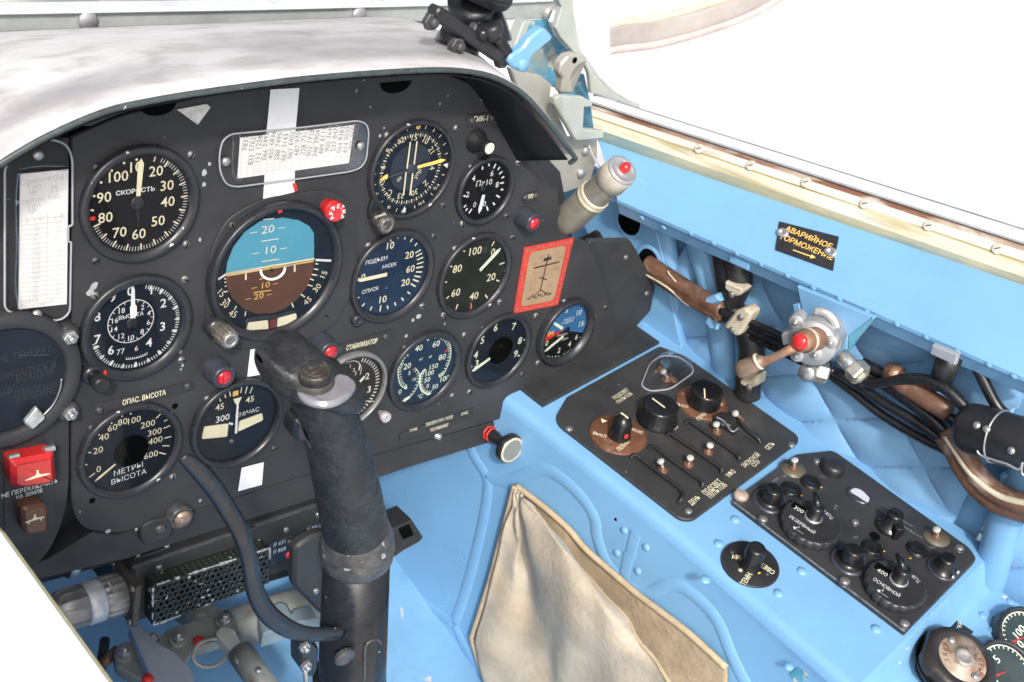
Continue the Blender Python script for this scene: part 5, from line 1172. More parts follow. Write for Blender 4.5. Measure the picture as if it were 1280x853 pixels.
for i in range(nx):
    for j in range(3):
        u = (i + .8) / (nx + 1); p = C4(u, 0); q = Vector((p.x, p.y + .0003, .0085 - j * .0042)); b.add(disc(.0014, 0, 10), T(q.x, q.y + .0002, q.z) @ Rx(-90))
    for k in (0,):
        pass
o = part('top_holes', b, M_greenglow, t); o['kind'] = 'stuff'
for i in range(nx):
    for j in range(ny):
        if rnd.random() < .55:
            u = (i + .8 + (.5 if j % 2 else 0)) / (nx + 1); v = (j + .8) / (ny + .6); p = C4(u, v); b2.add(disc(.0008, 0, 8), T(p.x + .0004, p.y - .0004, .0126))
o = part('wire_mesh_glints', b2, mat('grey_green_wire', (.10, .15, .10), .5, .2, var=.5), t); o['kind'] = 'stuff'
b = B()   # worn bare edges of the cover
for (u0, v0, u1, v1, n) in ((.03, .0, 1, .0, 26), (0, .05, 0, 1, 12), (0, 1, .35, 1, 6), (1, 0, 1, .3, 3)):
    for k in range(n):
        f0 = k / n; 
        if rnd.random() < .28: continue
        p, q = C4(u0 + (u1 - u0) * f0, v0 + (v1 - v0) * f0), C4(u0 + (u1 - u0) * (f0 + .9 / n), v0 + (v1 - v0) * (f0 + .9 / n))
        b.add(tube([p + Vector((0, 0, -.0012)), q + Vector((0, 0, -.0012))], .0006 + .0010 * rnd.random(), 6))
for k in range(12):
    p = C4(rnd.random() ** 2 * .9, rnd.random()); b.add(disc(.0006 + .0012 * rnd.random(), 0, 6), T(p.x, p.y, .0127))
part('worn_edge', b, mat('worn_bare_edge', (.45, .45, .47), .45, .4, var=.4, vs=200), t)['kind'] = 'stuff'
for q in (zb(635, 278), z5(497, 210)): part('screw', ME_screw, None, t, T(*P(*q, BZ)))
p = P(*z5(507, 312), BZ); part('red_screw', S(lathe([(.004, 0), (.004, .002), (.003, .003), (0, .0035)], 16), T(p.x, p.y, BZ), True), M_redp, t)
p = P(*z5(633, 146), BZ); part('screw', ME_steel, None, t, T(p.x, p.y, BZ))
# mounting feet plates on the top of the box
for (a_, b_, c_, d_) in (((440, 170), (500, 262), (690, 185), (640, 150)),):
    q = [P(*zb(*v), BZ) for v in ((455, 185), (505, 262), (695, 190), (640, 150))]; 
    yy = max(v.y for v in pts); 
def top_hit(px, py, y):   # point at panel height y
    d = FP.inverted().to_3x3() @ ray(px, py); k = (y - CAML.y) / d.y; return CAML + d * k
ytop = P(*zb(505, 282), BZ).y + .0005
for qs2, sc in ((((452, 180), (512, 248), (690, 190), (640, 150)), ((525, 228), (672, 182))), (((1010, 88), (1060, 112), (1130, 90), (1090, 65)), ((1022, 97),))):
    q = [top_hit(*zb(*v), ytop) for v in qs2]
    M_ = T(0, ytop, 0) @ Rx(-90)
    part('mounting_plate', S(prism(rpoly([(v.x, -v.z) for v in q], .003), 0, .003, .0006), M_), M_lower, t)
    for s_ in sc: v = top_hit(*zb(*s_), ytop); part('screw', ME_screw, None, t, T(v.x, ytop + .003, v.z) @ Rx(-90))
tt, c_ = plate('placard', 'small blue black plate Я 631 Я 858 beside the perforated cover', 'placard', [z5(420, 270), z5(528, 232), z5(528, 325), z5(430, 360)], M_tagblue, [('Я 631', z5(472, 268), .0048, .9), ('Я 858', z5(470, 298), .0048, .9)], z=BZ + .0004, tm=mat('pale_blue_print', (.42, .50, .56), .6), scr=[z5(513, 262)])
plate('placard', 'small plate 03-10 on the black box next to the stick', 'placard', [z5(578, 195), z5(665, 170), z5(665, 205), z5(580, 230)], M_tagblue, [('03-10', z5(632, 197), .0048, .9)], z=BZ + .0004, tm=bpy.data.materials['pale_blue_print'], scr=[z5(594, 208)])
# bracket with the big plug screw under the panel
t = thing('support_bracket', 'black bracket with a worn plug screw joining the panel to the box below', 'bracket', FP)
bq = [zb(555, 70), zb(600, 45), zb(710, 22), zb(712, 60), zb(690, 130), zb(560, 170), zb(545, 120)]
pts = [P(*q, .003) for q in bq]; part('bracket_plate', S(prism(rpoly([(p.x, p.y) for p in pts], .003), -.006, .003, .001)), M_lower, t)
p = P(*zb(640, 85), .003); part('screw', ME_screwb, None, t, T(p.x, p.y, .003) @ Matrix.Scale(1.7, 4))
p = P(223, 643, .002); part('plug_screw', S(lathe([(.0115, -.002), (.0115, .006), (.0095, .008), (.0085, .0065), (0, .006)], 32), T(p.x, p.y, .002), True), M_screwb, t)
part('plug_head', S(lathe([(.0082, .006), (.007, .009), (0, .0098)], 24), T(p.x + .001, p.y - .001, .002), True), mat('worn_copper_plug', (.36, .25, .20), .4, .6, var=.6, vs=200), t)
# cable connector left of the box
a, c = P(152, 741, -.012), P(58, 770, -.012)
t = thing('cable_connector', 'grey threaded cable connector plugged into the left end of the black box', 'connector', FP @ axis_frame(a, c)); r = .019; L_ = (c - a).length
fl_ = lambda n, d: (lambda aa, z: 1 + d * (1 if math.cos(aa * n) > .2 else -1) * .5)
sg = mat('grey_connector_metal', (.27, .26, .25), .38, .5, var=.3, vs=60)
part('flange', S(box(.046, .046, .006, .001, z0=-.006)), mat('dark_bronze_flange', (.09, .075, .06), .45, .4, var=.3, vs=60), t)
for sx in (-1, 1):
    for sy in (-1, 1): part('screw', ME_screw, None, t, T(.019 * sx, .019 * sy, 0))
part('fluted_nut', S(lathe([(r * .9, 0), (r, .002), (r, .018), (r * .93, .020)], 96, fl_(16, .05)), None, True), sg, t)
part('white_band', S(lathe([(r * .9, .019), (r * 1.02, .021), (r * 1.02, .033), (r * .95, .035)], 48), None, True), mat('worn_white_band', (.55, .57, .60), .35, .3, var=.2, vs=60), t)
part('fluted_collar', S(lathe([(r * .92, .034), (r * .98, .036), (r * .98, .052), (r * .86, .058)], 96, fl_(12, .05)), None, True), sg, t)
part('cable_gland', S(lathe([(r * .86, .057), (r * .80, .064), (r * .62, .070), (r * .60, L_), (0, L_)], 36), None, True), sg, t)
part('gland_screw', S(lathe([(.003, 0), (.003, .006), (0, .007)], 12), T(-.004, .010, .064) @ Rx(-60)), M_steel, t)
b = B(); b.add(tube(spline([P(*zb(*q), .0) for q in ((380, 350), (410, 395), (450, 440), (470, 480), (490, 510), (478, 522), (440, 500))], 4), .0007, 6), FP.inverted().inverted() and (t.matrix_basis.inverted() @ FP), True); part('locking_wire', b, M_steel, t)
b = B(); p0_, p1_ = P(*zb(60, 290), -.02), P(*zb(340, 215), -.02); 
t = thing('cable_conduit', 'dark conduit with a pale band running behind the cable connector', 'conduit', FP @ axis_frame(p1_, p0_)); L_ = (p1_ - p0_).length
part('conduit_tube', S(lathe([(.010, -.03), (.010, L_ * .4), (.012, L_ * .42), (.012, L_ * .65), (.010, L_ * .66), (.010, L_ * 1.6)], 24), None, True), M_rubber, t); part('pale_band', S(lathe([(.0122, L_ * .45), (.0130, L_ * .46), (.0130, L_ * .62), (.0122, L_ * .63)], 28), None, True), mat('steel_blue_band', (.20, .27, .33), .3, .4, var=.3), t)
# black box behind the stick and the block at its right
t = thing('junction_box', 'dark grey rounded box just behind the control stick shaft', 'box', FP)
jq = [z5(535, 285), z5(600, 240), z5(665, 220), z5(720, 240), z5(720, 600), z5(640, 565), z5(530, 450)]
pts = [P(*q, .022) for q in jq]; part('box_body', S(prism(rpoly([(p.x, p.y) for p in pts], .008), .012, .022, .003)), mat('dark_grey_box', (.035, .035, .036), .5, var=.2, bump=.1), t)
p = P(*z5(622, 468), .022); part('screw', ME_steel, None, t, T(p.x, p.y, .022))
t = thing('rudder_pedal_block', 'black rubber block sticking out behind the right of the stick', 'block', FP)
z82 = Zm(420, 560, 2.909)
pq = [(170, 310), (200, 302), (280, 265), (322, 330), (300, 350), (245, 380), (200, 412), (180, 420)]
pts = [P(*z82(*q), .0) for q in pq]; part('block_body', S(prism([(p.x, p.y) for p in pts], -.03, .0, .003)), M_rubber, t)
pts = [P(*z82(*q), .003) for q in ((232, 300), (270, 283), (285, 318), (248, 335))]; part('recess', S(prism([(p.x, p.y) for p in pts], .0, .003, .001)), M_hole, t)
pts = [P(*z82(*q), -.0) for q in ((165, 330), (200, 395), (205, 450), (190, 470), (160, 440))]; part('grey_bracket', S(prism([(p.x, p.y) for p in pts], -.035, -.004, .002)), M_linkage, t)

# ================================================================== CONTROL LINKAGE NEAR THE FLOOR
zk = zb
LZ_ = -.50
FL = frame(Vector((0, 0, LZ_)), Vector((1, 0, 0)), Vector((0, 1, 0)), Vector((0, 0, 1)))
def Lk(q, z=0.0): return hit(*zk(*q), FL, z)
link_t = thing('control_linkage', 'grey control linkage of bellcranks and rods with red paint dots on the floor', 'linkage', FL)
def lplate(nm, qs, z0, z1, m=M_linkage, r=.004): pts = [Lk(q, z1) for q in qs]; return part(nm, S(prism(rpoly([(p.x, p.y) for p in pts], r), z0, z1, .0015)), m, link_t)
lplate('bellcrank_plate', [(620, 640), (690, 580), (900, 520), (1010, 520), (1020, 580), (960, 640), (800, 690), (760, 760), (700, 740)], -.012, 0)
lplate('bellcrank_plate', [(405, 700), (440, 655), (500, 640), (560, 760), (600, 820), (640, 860), (500, 820), (420, 770)], -.012, 0)
lplate('lever_arm', [(480, 560), (540, 560), (640, 660), (720, 700), (800, 790), (820, 900), (620, 900), (560, 740)], .006, .020, M_pedal)
def lrod(nm, q0, q1, r, m, z=0.0): part(nm, S(tube([Lk(q0, z), Lk(q1, z)], r, 16), None, True), m, link_t)
lrod('push_rod', (1040, 700), (1200, 930), .0135, M_linkage, .008)
lrod('torque_tube', (1000, 590), (1560, 400), .022, M_linkage, -.03); lrod('torque_tube', (760, 480), (930, 560), .016, M_linkage, -.03)
lrod('thin_pipe', (365, 640), (345, 790), .005, M_rubber, -.02); lrod('thin_pipe', (425, 690), (350, 765), .005, M_brown, -.01)
lplate('rod_fork', [(915, 600), (945, 570), (1010, 580), (1060, 680), (1090, 740), (1030, 760), (1000, 700)], .004, .016, M_greypaint)
for q, s in (((960, 550), 1.9), ((730, 640), 1.7), ((460, 715), 1.9), ((605, 640), 1.3)):
    p = Lk(q, .004); o = part('bolt', S(lathe([(.0085, -.004), (.0085, 0), (.006, .0005)], 24), T(p.x, p.y, .005)), M_linkage, link_t); part('nut', ME_nut, None, link_t, T(p.x, p.y, .006) @ Matrix.Scale(s * .6, 4))
for q in ((842, 595), (1058, 700), (578, 845)): p = Lk(q, .017); part('red_dot', S(lathe([(.0055, -.004), (.0055, .0005), (.004, .002), (0, .0026)], 14), T(p.x, p.y, {842: .003, 1058: .0165, 578: .0205}[q[0]]), True), M_redp, link_t)
p = Lk((1132, 798), .02); part('rivet', ME_steel, None, link_t, T(p.x, p.y, .021))
part('clamp_ring', S(tube([Vector((Lk((890, 720)).x + .018 * math.cos(k * .3), Lk((890, 720)).y + .012 * math.sin(k * .3), .004 + .006 * math.sin(k * .3))) for k in range(22)], .0022, 8), None, True), M_linkage, link_t)
# floor bracket between tube and stick
t = thing('floor_fin', 'grey blue floor bracket rising behind the stick', 'bracket', FL)
pts = [hit(*z5(*q), FL, 0) for q in ((380, 560), (470, 510), (500, 520), (520, 560), (525, 545), (600, 520), (640, 590), (560, 600), (400, 650))]
part('bracket_plate', S(prism([(p.x, p.y) for p in pts], -.02, 0, .002)), mat('grey_blue_paint', (.22, .29, .33), .45, var=.15), t)

# ================================================================== CONTROL STICK
SY = -.22
FS = frame(Vector((0, SY, 0)), Vector((1, 0, 0)), Vector((0, 0, 1)), Vector((0, -1, 0)))
def K(px, py, z=0.0): return hit(px, py, FS, z)
stick = thing('control_stick', 'black control stick with a textured grip and a round button on its head', 'control stick', FS)
PXM = 1.0 / FPX
def rad(px, py, rp): d = (FS @ K(px, py) - CAM_POS).dot(AF); return rp * d / FPX
sh = [((428, 980), 43), ((437, 890), 43), ((440, 853), 42.5), ((446, 690), 42)]
pp_ = [K(*q) for q, _ in sh]; part('shaft', S(tube(pp_, [rad(*q, r) for q, r in sh], 36, 1, None), None, True), M_stick, stick)
sh = [((446, 697), 42), ((446, 693), 46), ((446, 684), 47.5), ((446, 672), 46), ((445, 663), 43), ((445, 657), 40)]
pp_ = [K(*q) for q, _ in sh]; part('weld_collar', S(tube(pp_, [rad(*q, r) for q, r in sh], 36), None, True), M_weld, stick)
sh = [((446, 684), 40), ((444, 660), 41.5), ((438, 630), 41.5), ((430, 590), 40.5), ((419, 550), 38.5), ((408, 515), 37.5), ((399, 490), 38.5), ((394, 470), 36)]
pp_ = spline([K(*q) for q, _ in sh], 4); rr2 = [rad(*q, r) for q, r in sh]; rs = []
for i in range(len(rr2) - 1):
    for k in range(4): rs.append(rr2[i] + (rr2[i + 1] - rr2[i]) * k / 4)
rs.append(rr2[-1])
part('grip', S(tube(pp_, rs, 40), None, True), M_grip, stick)
# head: lobed cap, horn at the left, flat glossy rim, button
def skinblob(ctrl, seg=28):   # ctrl: list of (px,py,z,rx) spheres chained
    pass
hr = []
zs_ = Zm(210, 410, 3.879)
def ring3(pts_z): return [K(*zs_(x, y), z) for x, y, z in pts_z]
# stacked outlines of the head (in picture around the axis), from the underside to the top
outl = [
    [(600, 330, .0), (640, 300, .018), (720, 330, .030), (800, 350, .030), (870, 330, .018), (885, 300, 0), (860, 270, -.018), (740, 250, -.026), (640, 270, -.018)],
]
body = [K(*zs_(760, 420), .0), K(*zs_(735, 330), .0), K(*zs_(700, 245), .004), K(*zs_(670, 160), .006), K(*zs_(655, 90), .0)]
b = B()
def ellipsoid(c, ax, ay, az, rx, ry, rz_, nu=28, nv=16, dent=None):
    rows = []
    for i in range(nv + 1):
        th_ = math.pi * i / nv; r = []
        for j in range(nu + 1):
            ph = 2 * math.pi * j / nu; d = Vector((math.sin(th_) * math.cos(ph), math.sin(th_) * math.sin(ph), math.cos(th_)))
            k = dent(d) if dent else 1
            r.append(c + ax * (d.x * rx * k) + ay * (d.y * ry * k) + az * (d.z * rz_ * k))
        rows.append(r)
    return sheet(rows)
# main head body is one lofted surface from the left horn to the right rim
sec = [  # (px,py), z, half height px, half depth m
    ((443, 150), .000, 14, .004), ((450, 152), .001, 34, .007), ((466, 176), .003, 66, .012), ((500, 206), .005, 94, .018), ((540, 212), .006, 104, .023), ((580, 200), .006, 130, .026), ((620, 192), .006, 150, .028), ((660, 196), .006, 155, .029), ((700, 216), .006, 145, .029), ((760, 246), .006, 120, .029), ((820, 268), .006, 92, .027), ((870, 280), .006, 65, .021), ((905, 272), .006, 38, .013), ((918, 262), .006, 10, .005)]
rows = []
for (q, z, hh, hd_) in sec:
    c = K(*zs_(*q), z); h_ = rad(*zs_(*q), hh / 3.879); r = []
    for k in range(33):
        a = 2 * math.pi * k / 32; ca_, sa_ = math.cos(a), math.sin(a)
        e_ = .72
        r.append(c + Vector((0, math.copysign(abs(sa_) ** e_, sa_) * h_, math.copysign(abs(ca_) ** e_, ca_) * hd_)))
    rows.append(r)
rows = [[p for p in r] for r in zip(*[spline([rw[k] for rw in rows], 4) for k in range(33)])]
part('grip_head', S(sheet(rows), None, True), M_grip, stick)
# glossy flat rim round the button (tilted plate facing the pilot and up)
bc = K(*zs_(712, 248), .026); bn = (FS.inverted().to_3x3() @ (Vector((-.18, -.02, 1.0)))).normalized()
BM = axis_frame(bc, bc + bn, Vector((0, 1, 0)))
iBM = BM.inverted()
rimq = [(622, 285), (632, 318), (660, 345), (700, 362), (760, 372), (830, 354), (888, 314), (915, 265), (890, 228), (835, 212), (800, 225), (790, 270), (760, 300), (700, 312), (650, 300)]
FB = FS @ BM
rp = [hit(*zs_(*q), FB, 0) for q in rimq]
part('gloss_rim', S(prism(rpoly([(p.x, p.y) for p in rp], .006), -.004, .0, .002), BM, False), M_gripgloss, stick)
bp0 = hit(*zs_(712, 262), FB, 0); rb = .0100
part('button_boot', S(lathe([(rb * 1.22, -.002), (rb * 1.2, .002), (rb * 1.05, .004)], 36), BM @ T(bp0.x, bp0.y, 0), True), mat('brown_worn_boot', (.055, .05, .045), .45, .2, var=.4, vs=150), stick)
bt = part('trigger_button', S(lathe([(rb * 1.0, -.004), (rb * 1.04, .003), (rb * 1.04, .0065), (rb * .98, .008), (rb * .92, .009)], 40), BM @ T(bp0.x, bp0.y, 0), True), M_black, stick)
part('button_cap', S(lathe([(rb * .96, .0085), (rb * .9, .0105), (rb * .82, .0105), (rb * .78, .0098), (rb * .62, .0098), (rb * .58, .0106), (rb * .5, .0106), (rb * .46, .0100), (rb * .3, .0100), (0, .0104)], 40), BM @ T(bp0.x, bp0.y, 0), True), mat('button_brass_grey', (.05, .043, .036), .38, .3, var=.3, vs=150, stain=[((.24, .19, .13), 260, .56, .7, .5)]), bt)
# trigger at the left of the grip
tq = [(605, 430), (592, 470), (590, 510), (610, 540), (640, 530), (680, 575), (690, 540), (660, 470), (640, 420)]
pts = [K(*zs_(*q), .0) for q in tq]; part('side_trigger', S(prism(rpoly([(p.x, p.y) for p in pts], .004), -.008, .006, .003)), M_stick, stick)
# shaft details
p = K(*z5(745, 748), .0275); part('shaft_screw', S(lathe([(.0085, -.002), (.0085, .001), (.006, .0026), (0, .002)], 20), T(p.x, p.y, p.z) @ Ry(-6)), M_screwb, stick)
qs2 = [K(*z5(*q), .0275) for q in ((828, 860), (830, 720), (845, 685), (880, 672), (898, 690), (895, 860))]
part('welded_tab', S(tube(spline(qs2[:5], 3), .0012, 6), None, True), M_weld, stick)
pts = [K(*z5(*q), .026) for q in ((832, 900), (834, 720), (850, 690), (882, 680), (896, 700), (905, 900))]; part('tab_plate', S(prism([(v.x, v.y) for v in pts], .018, .0265, .001)), M_stick, stick)
part('lower_clamp', S(tube([K(437, 846), K(436, 1000)], rad(440, 853, 45.5), 32), None, True), M_stick, stick)
# brake lever: thin curved flat bar ahead of the shaft
lv = [(228, 572), (240, 580), (262, 603), (285, 637), (302, 668), (312, 700), (318, 735), (333, 765), (358, 785), (385, 793), (428, 792)]
pts = spline([K(x, y, .012 if x < 300 else .016) for x, y in lv], 5)
rs = [.0056 * (0.6 + .5 * min(1, i / 8)) + .0012 * min(1, max(0, (i - 25) / 12)) for i in range(len(pts))]
part('brake_lever', S(tube(pts, rs, 8, .42, Vector((0, 0, 1))), None, True), M_stick, stick)
pts = [K(*z5(*q), .016) for q in ((550, 690), (600, 672), (632, 700), (630, 790), (605, 830), (575, 820), (552, 790))]
part('lever_link', S(prism(rpoly([(v.x, v.y) for v in pts], .004), .004, .018, .002)), M_stick, stick)
for q in ((572, 700), (578, 778)): p = K(*z5(*q), .018); part('bolt', ME_nut, None, stick, T(p.x, p.y, .018) @ Matrix.Scale(.8, 4))
part('lever_cable', S(tube([K(*z5(578, 800), .02), K(*z5(585, 900), .018)], .002, 8), None, True), M_steel, stick)

# ================================================================== SWITCH PANEL ON THE CONSOLE
zn = Zm(680, 420, 3.5545)
sp = thing('switch_panel', 'black right console panel with brown dials, toggles and wire guards', 'switch panel', FC)
spq = [(-.1215, -.018), (-.081, .0), (.076, .0), (.088, -.03), (.087, -.190), (.080, -.197), (-.110, -.200), (-.120, -.192)]
part('panel_plate', S(prism(rpoly(spq, [.014, .002, .004, .004, .008, .004, .012, .012]), -.012, .004, .001)), mat('console_black_paint', (.030, .030, .031), .5, var=.25, vs=18, bump=.12, bs=700, chip=((.28, .26, .24), 150, .745), stain=[((.10, .085, .07), 12, .55, .8, .6)]), sp)
PZ = .004
def N_(q, z=PZ): return Cc(*zn(*q), z)
def conknob(par, F, q0, q1, prof, m, nm='knob', z0=PZ, seg=36, Zf=None, wob=None, hmax=160):
    Zf = Zf or zn
    p = hit(*Zf(*q0), F, z0); h = min([i * .0005 for i in range(6, hmax)], key=lambda h: (hit(*Zf(*q1), F, z0 + h) - Vector((p.x, p.y, z0 + h))).length)
    M_ = T(p.x, p.y, z0); o = part(nm, S(lathe([(r, zz * h) for r, zz in prof], seg, wob), M_, True), m, par); return o, M_, h
def bdisc(q, r, words, par=sp):
    p = N_(q); o = part('brown_dial', S(lathe([(r, 0), (r, .0015), (r - .001, .0022), (0, .0022)], 48), T(p.x, p.y, PZ), True), M_brown, par)
    bb = B()
    for w_, a0, rr_, s in words:
        n = len(w_)
        for k, ch in enumerate(w_):
            a = a0 - (k - (n - 1) / 2) * s * 62 / rr_ * .85 if True else 0
            x, y = rr_ * math.cos(R_(a)), rr_ * math.sin(R_(a))
            bb.add(text(ch, s, .012), T(p.x + x, p.y + y, PZ + .0025) @ Rz(a - 90 if 0 <= a % 360 <= 0 else a - 90))
    return o, bb, p
# lettering set along the rim reads upright from the pilot: place words straight
def dialwords(par, lst, nm='lettering', m=M_cream, Zf=None, F=FC, z=PZ + .0026):
    Zf = Zf or zn; bb = B()
    for tx, q, cap, rot, sx in lst:
        p = hit(*Zf(*q), F, z); bb.add(text(tx, cap * .9 / .72, .0), T(p.x, p.y, z) @ Rz(rot) @ Matrix.Diagonal((sx, 1, 1, 1)))
    part(nm, bb, m, par)
def bell(r, tip=.35): return [(r * 1.02, 0), (r, .12), (r * .86, .35), (r * .74, .8), (r * .6, .95), (r * .4, 1), (0, 1)]
o, bb, p = bdisc((328, 442), .0305, [])
dialwords(sp, [('ВЫКЛ', (247, 440), .0050, -62, .8), ('ЛЕВАЯ', (352, 488), .0056, 8, .9), ('ЗАПИС', (410, 420), .0050, 112, .7), ('◄', (265, 380), .006, 20, 1)])
M_kn = mat('knob_black', (.010, .010, .011), .22, var=.2, vs=60)
o, M_, h = conknob(sp, FC, (332, 448), (328, 345), [(.0125, 0), (.0125, .1), (.0115, .3), (.0105, .62), (.0085, .8), (.0045, .94), (0, 1)], M_kn)
part('red_spot', S(lathe([(.0028, 0), (.0024, .0012), (0, .0018)], 16), M_ @ T(-.0035, -.0105, h * .35) @ Rx(80)), M_redp, o); part('pointer', S(box(.0012, .010, .0012), M_ @ T(0, 0, h * .97)), M_cream, o)
o, M_, h = conknob(sp, FC, (500, 372), (503, 298), [(.0225, 0), (.0225, .12), (.0205, .2), (.0195, .9), (.0185, .98), (.016, 1), (0, 1)], M_kn, seg=48, wob=lambda a, z: 1 + .012 * math.cos(24 * a))
part('white_line', S(box(.0013, .018, .0004), M_ @ T(-.001, .003, h)), M_cream, o)
o, bb, p = bdisc((700, 300), .0285, [])
dialwords(sp, [('ВЫКЛ', (612, 310), .0048, -62, .8), ('ПРАВ', (700, 358), .0054, 8, .9), ('–', (615, 258), .006, 60, 1), ('ЗАП', (782, 300), .0046, 105, .7)])
o, M_, h = conknob(sp, FC, (705, 300), (712, 232), [(.0195, 0), (.0195, .1), (.0185, .25), (.0178, .9), (.0168, .98), (.014, 1), (0, 1)], M_kn, seg=48, wob=lambda a, z: 1 + .012 * math.cos(24 * a))
part('white_line', S(box(.0013, .016, .0004), M_ @ T(-.009, -.003, h) @ Rz(-50)), M_cream, o)
# clear dome with two covered switches
p = N_((545, 190)); DMz = T(p.x, p.y, PZ) @ Rz(-8)
q = [N_(v, PZ) - p for v in ((430, 225), (470, 125), (520, 90), (600, 95), (660, 140), (660, 170), (560, 240), (470, 250))]
rows = []
for k in range(9):
    th_ = k / 8 * math.pi / 2; rows.append([(p.x + v.x * (.06 + .94 * math.cos(th_) ** .45), p.y + v.y * (.06 + .94 * math.cos(th_) ** .45), PZ + .016 * math.sin(th_)) for v in [Vector((*xy, 0)) for xy in rpoly([(w.x, w.y) for w in q], .008)] + [Vector((*rpoly([(w.x, w.y) for w in q], .008)[0], 0))]])
o = part('clear_dome', S(sheet(rows), None, True), M_plexi, sp)
pl = rpoly([(p.x + w.x, p.y + w.y) for w in q], .008); bb = B(); bb.add(tube([(x, y, PZ + .001) for x, y in pl] + [(*pl[0], PZ + .001)], .0009, 6)); part('dome_rim', bb, bpy.data.materials['clear_edge'], o)
q2 = [N_(v, PZ + .015) for v in ((520, 222), (560, 160), (640, 130))]; bb = B(); bb.add(tube(spline(q2, 4), .0010, 6), None, True); part('dome_fold', bb, M_plexi, o)
for v in ((505, 160), (540, 195), (575, 200), (520, 150)): w = N_(v); part('copper_nut', S(lathe([(.0045, 0), (.0045, .002), (.003, .003), (0, .003)], 8), T(w.x, w.y, PZ)), M_rust, sp)
# wire guards
for pts2 in (((385, 545), (400, 528), (430, 545), (520, 615), (600, 675), (618, 700), (612, 725), (595, 742)), ((465, 500), (482, 488), (520, 515), (600, 575), (685, 635), (705, 655), (700, 675)), ((545, 445), (562, 435), (600, 460), (690, 520), (770, 575), (790, 595), (785, 612)), ((628, 390), (646, 378), (690, 408), (770, 465), (850, 522), (868, 540), (864, 556)), ((840, 345), (860, 365), (880, 395), (910, 425), (950, 455), (962, 478))):
    m_ = [N_(q, PZ + (.004 if 0 < i < len(pts2) - 1 else 0)) for i, q in enumerate(pts2)]
    part('wire_guard', S(tube(spline(m_, 4), .0021, 8), None, True), M_rubber, sp)
def toggle(par, F, Zf, q0, q1, m=M_steel, z0=PZ, base=.0055):
    a, c = hit(*Zf(*q0), F, z0), hit(*Zf(*q1), F, z0 + .011)
    o = part('toggle_switch', S(lathe([(base, 0), (base, .0025), (base * .8, .003), (base * .55, .0032), (base * .5, .005), (0, .005)], 18), T(a.x, a.y, z0), True), M_brown, par)
    M_ = axis_frame(a + Vector((0, 0, .003)), c); L_ = (c - a).length
    part('toggle_lever', S(lathe([(.0014, 0), (.0018, L_ * .55), (.0034, L_ * .7), (.0040, L_ * .88), (.0030, L_ * .98), (0, L_)], 16), M_, True), m, o)
M_tgl = mat('pale_toggle_tip', (.48, .48, .45), .3, .2, var=.1)
for q0, q1 in (((526, 600), (519, 560)), ((640, 574), (649, 545)), ((727, 520), (737, 490)), ((768, 428), (766, 396)), ((545, 195), (531, 160))): toggle(sp, FC, zn, q0, q1, M_tgl)
pts = [N_(v, PZ + .008) for v in ((750, 350), (790, 330), (840, 345), (870, 400), (850, 425), (830, 400), (790, 390))]
part('switch_guard', S(prism(rpoly([(v.x, v.y) for v in pts], .003), PZ, PZ + .008, .002)), M_rubber, sp)
part('guard_wire', S(tube(spline([N_(v, PZ + .01) for v in ((765, 362), (800, 380), (835, 425), (862, 410))], 4), .0012, 6), None, True), mat('dull_wire', (.25, .26, .28), .35, .5), sp)
toggle(sp, FC, zn, (866, 372), (850, 345), M_tgl)
dialwords(sp, [('ПОДСВЕТ', (342, 258), .0050, 3, .85), ('ПУЛЬТОВ', (358, 276), .0050, 3, .85), ('ВО', (583, 408), .0050, 3, .9), ('ДЕНЬ', (670, 731), .0062, 3, .75), ('ПОДСВЕТ', (748, 672), .0066, 3, .75), ('ПУЛЬТОВ', (771, 688), .0066, 3, .75), ('УФО', (831, 612), .0062, 3, .8), ('ЗАПАСНОЙ', (920, 552), .0060, 3, .72), ('СПУ', (943, 567), .0060, 3, .8), ('СЕТЬ', (1005, 490), .0060, 3, .75)], z=PZ + .0004)
for q in ((110, 414), (1098, 487), (640, 780), (560, 80)): p = N_(q); part('screw', ME_screw, None, sp, T(p.x, p.y, PZ) @ Matrix.Scale(1.3, 4))

# ================================================================== RADIO CONTROL PANEL
zo = Zm(900, 550, 3.412)
rp_ = thing('radio_controller', 'black radio panel with two big scalloped dials and small tuning knobs', 'radio panel', FC)
RZ = .006
rq = [(-.058, -.2085), (.058, -.2085), (.096, -.228), (.098, -.235), (.094, -.398), (.086, -.410), (-.058, -.412)]
part('panel_plate', S(prism(rpoly(rq, [.002, .004, .004, .004, .006, .006, .002]), -.02, RZ, .001)), mat('radio_black_paint', (.028, .028, .030), .5, var=.22, vs=18, bump=.10, bs=700, chip=((.35, .35, .37), 170, .76), stain=[((.075, .075, .08), 14, .5, .8, .5)]), rp_)
b = B(); b.add(tube([(-.0575, -.21, RZ - .001), (-.0575, -.3, RZ - .001), (-.0575, -.411, RZ - .001)], .0008, 6)); part('edge_wear_highlight', b, M_screw, rp_)
def O_(q, z=RZ): return Cc(*zo(*q), z)
def oknob(q0, q1, prof, m=M_kn, nm='knob', **k): return conknob(rp_, FC, q0, q1, prof, m, nm, z0=RZ, Zf=zo, **k)
tall = [(.0165, 0), (.0165, .08), (.0150, .12), (.0110, .16), (.0105, .3), (.0092, .9), (.0082, .97), (.006, 1), (0, .99)]
o, M_, h = oknob((212, 262), (222, 200), tall); part('skirt_ring', S(lathe([(.0185, 0), (.0185, .0018), (.0150, .0024)], 40), M_, True), M_lampring, o)
o, M_, h = oknob((548, 520), (560, 455), tall); part('skirt_ring', S(lathe([(.0185, 0), (.0185, .0018), (.0150, .0024)], 40), M_, True), M_lampring, o)
tall2 = [(.0135, 0), (.0135, .12), (.0120, .2), (.0095, .3), (.0088, .85), (.0078, .97), (.005, 1), (0, 1)]
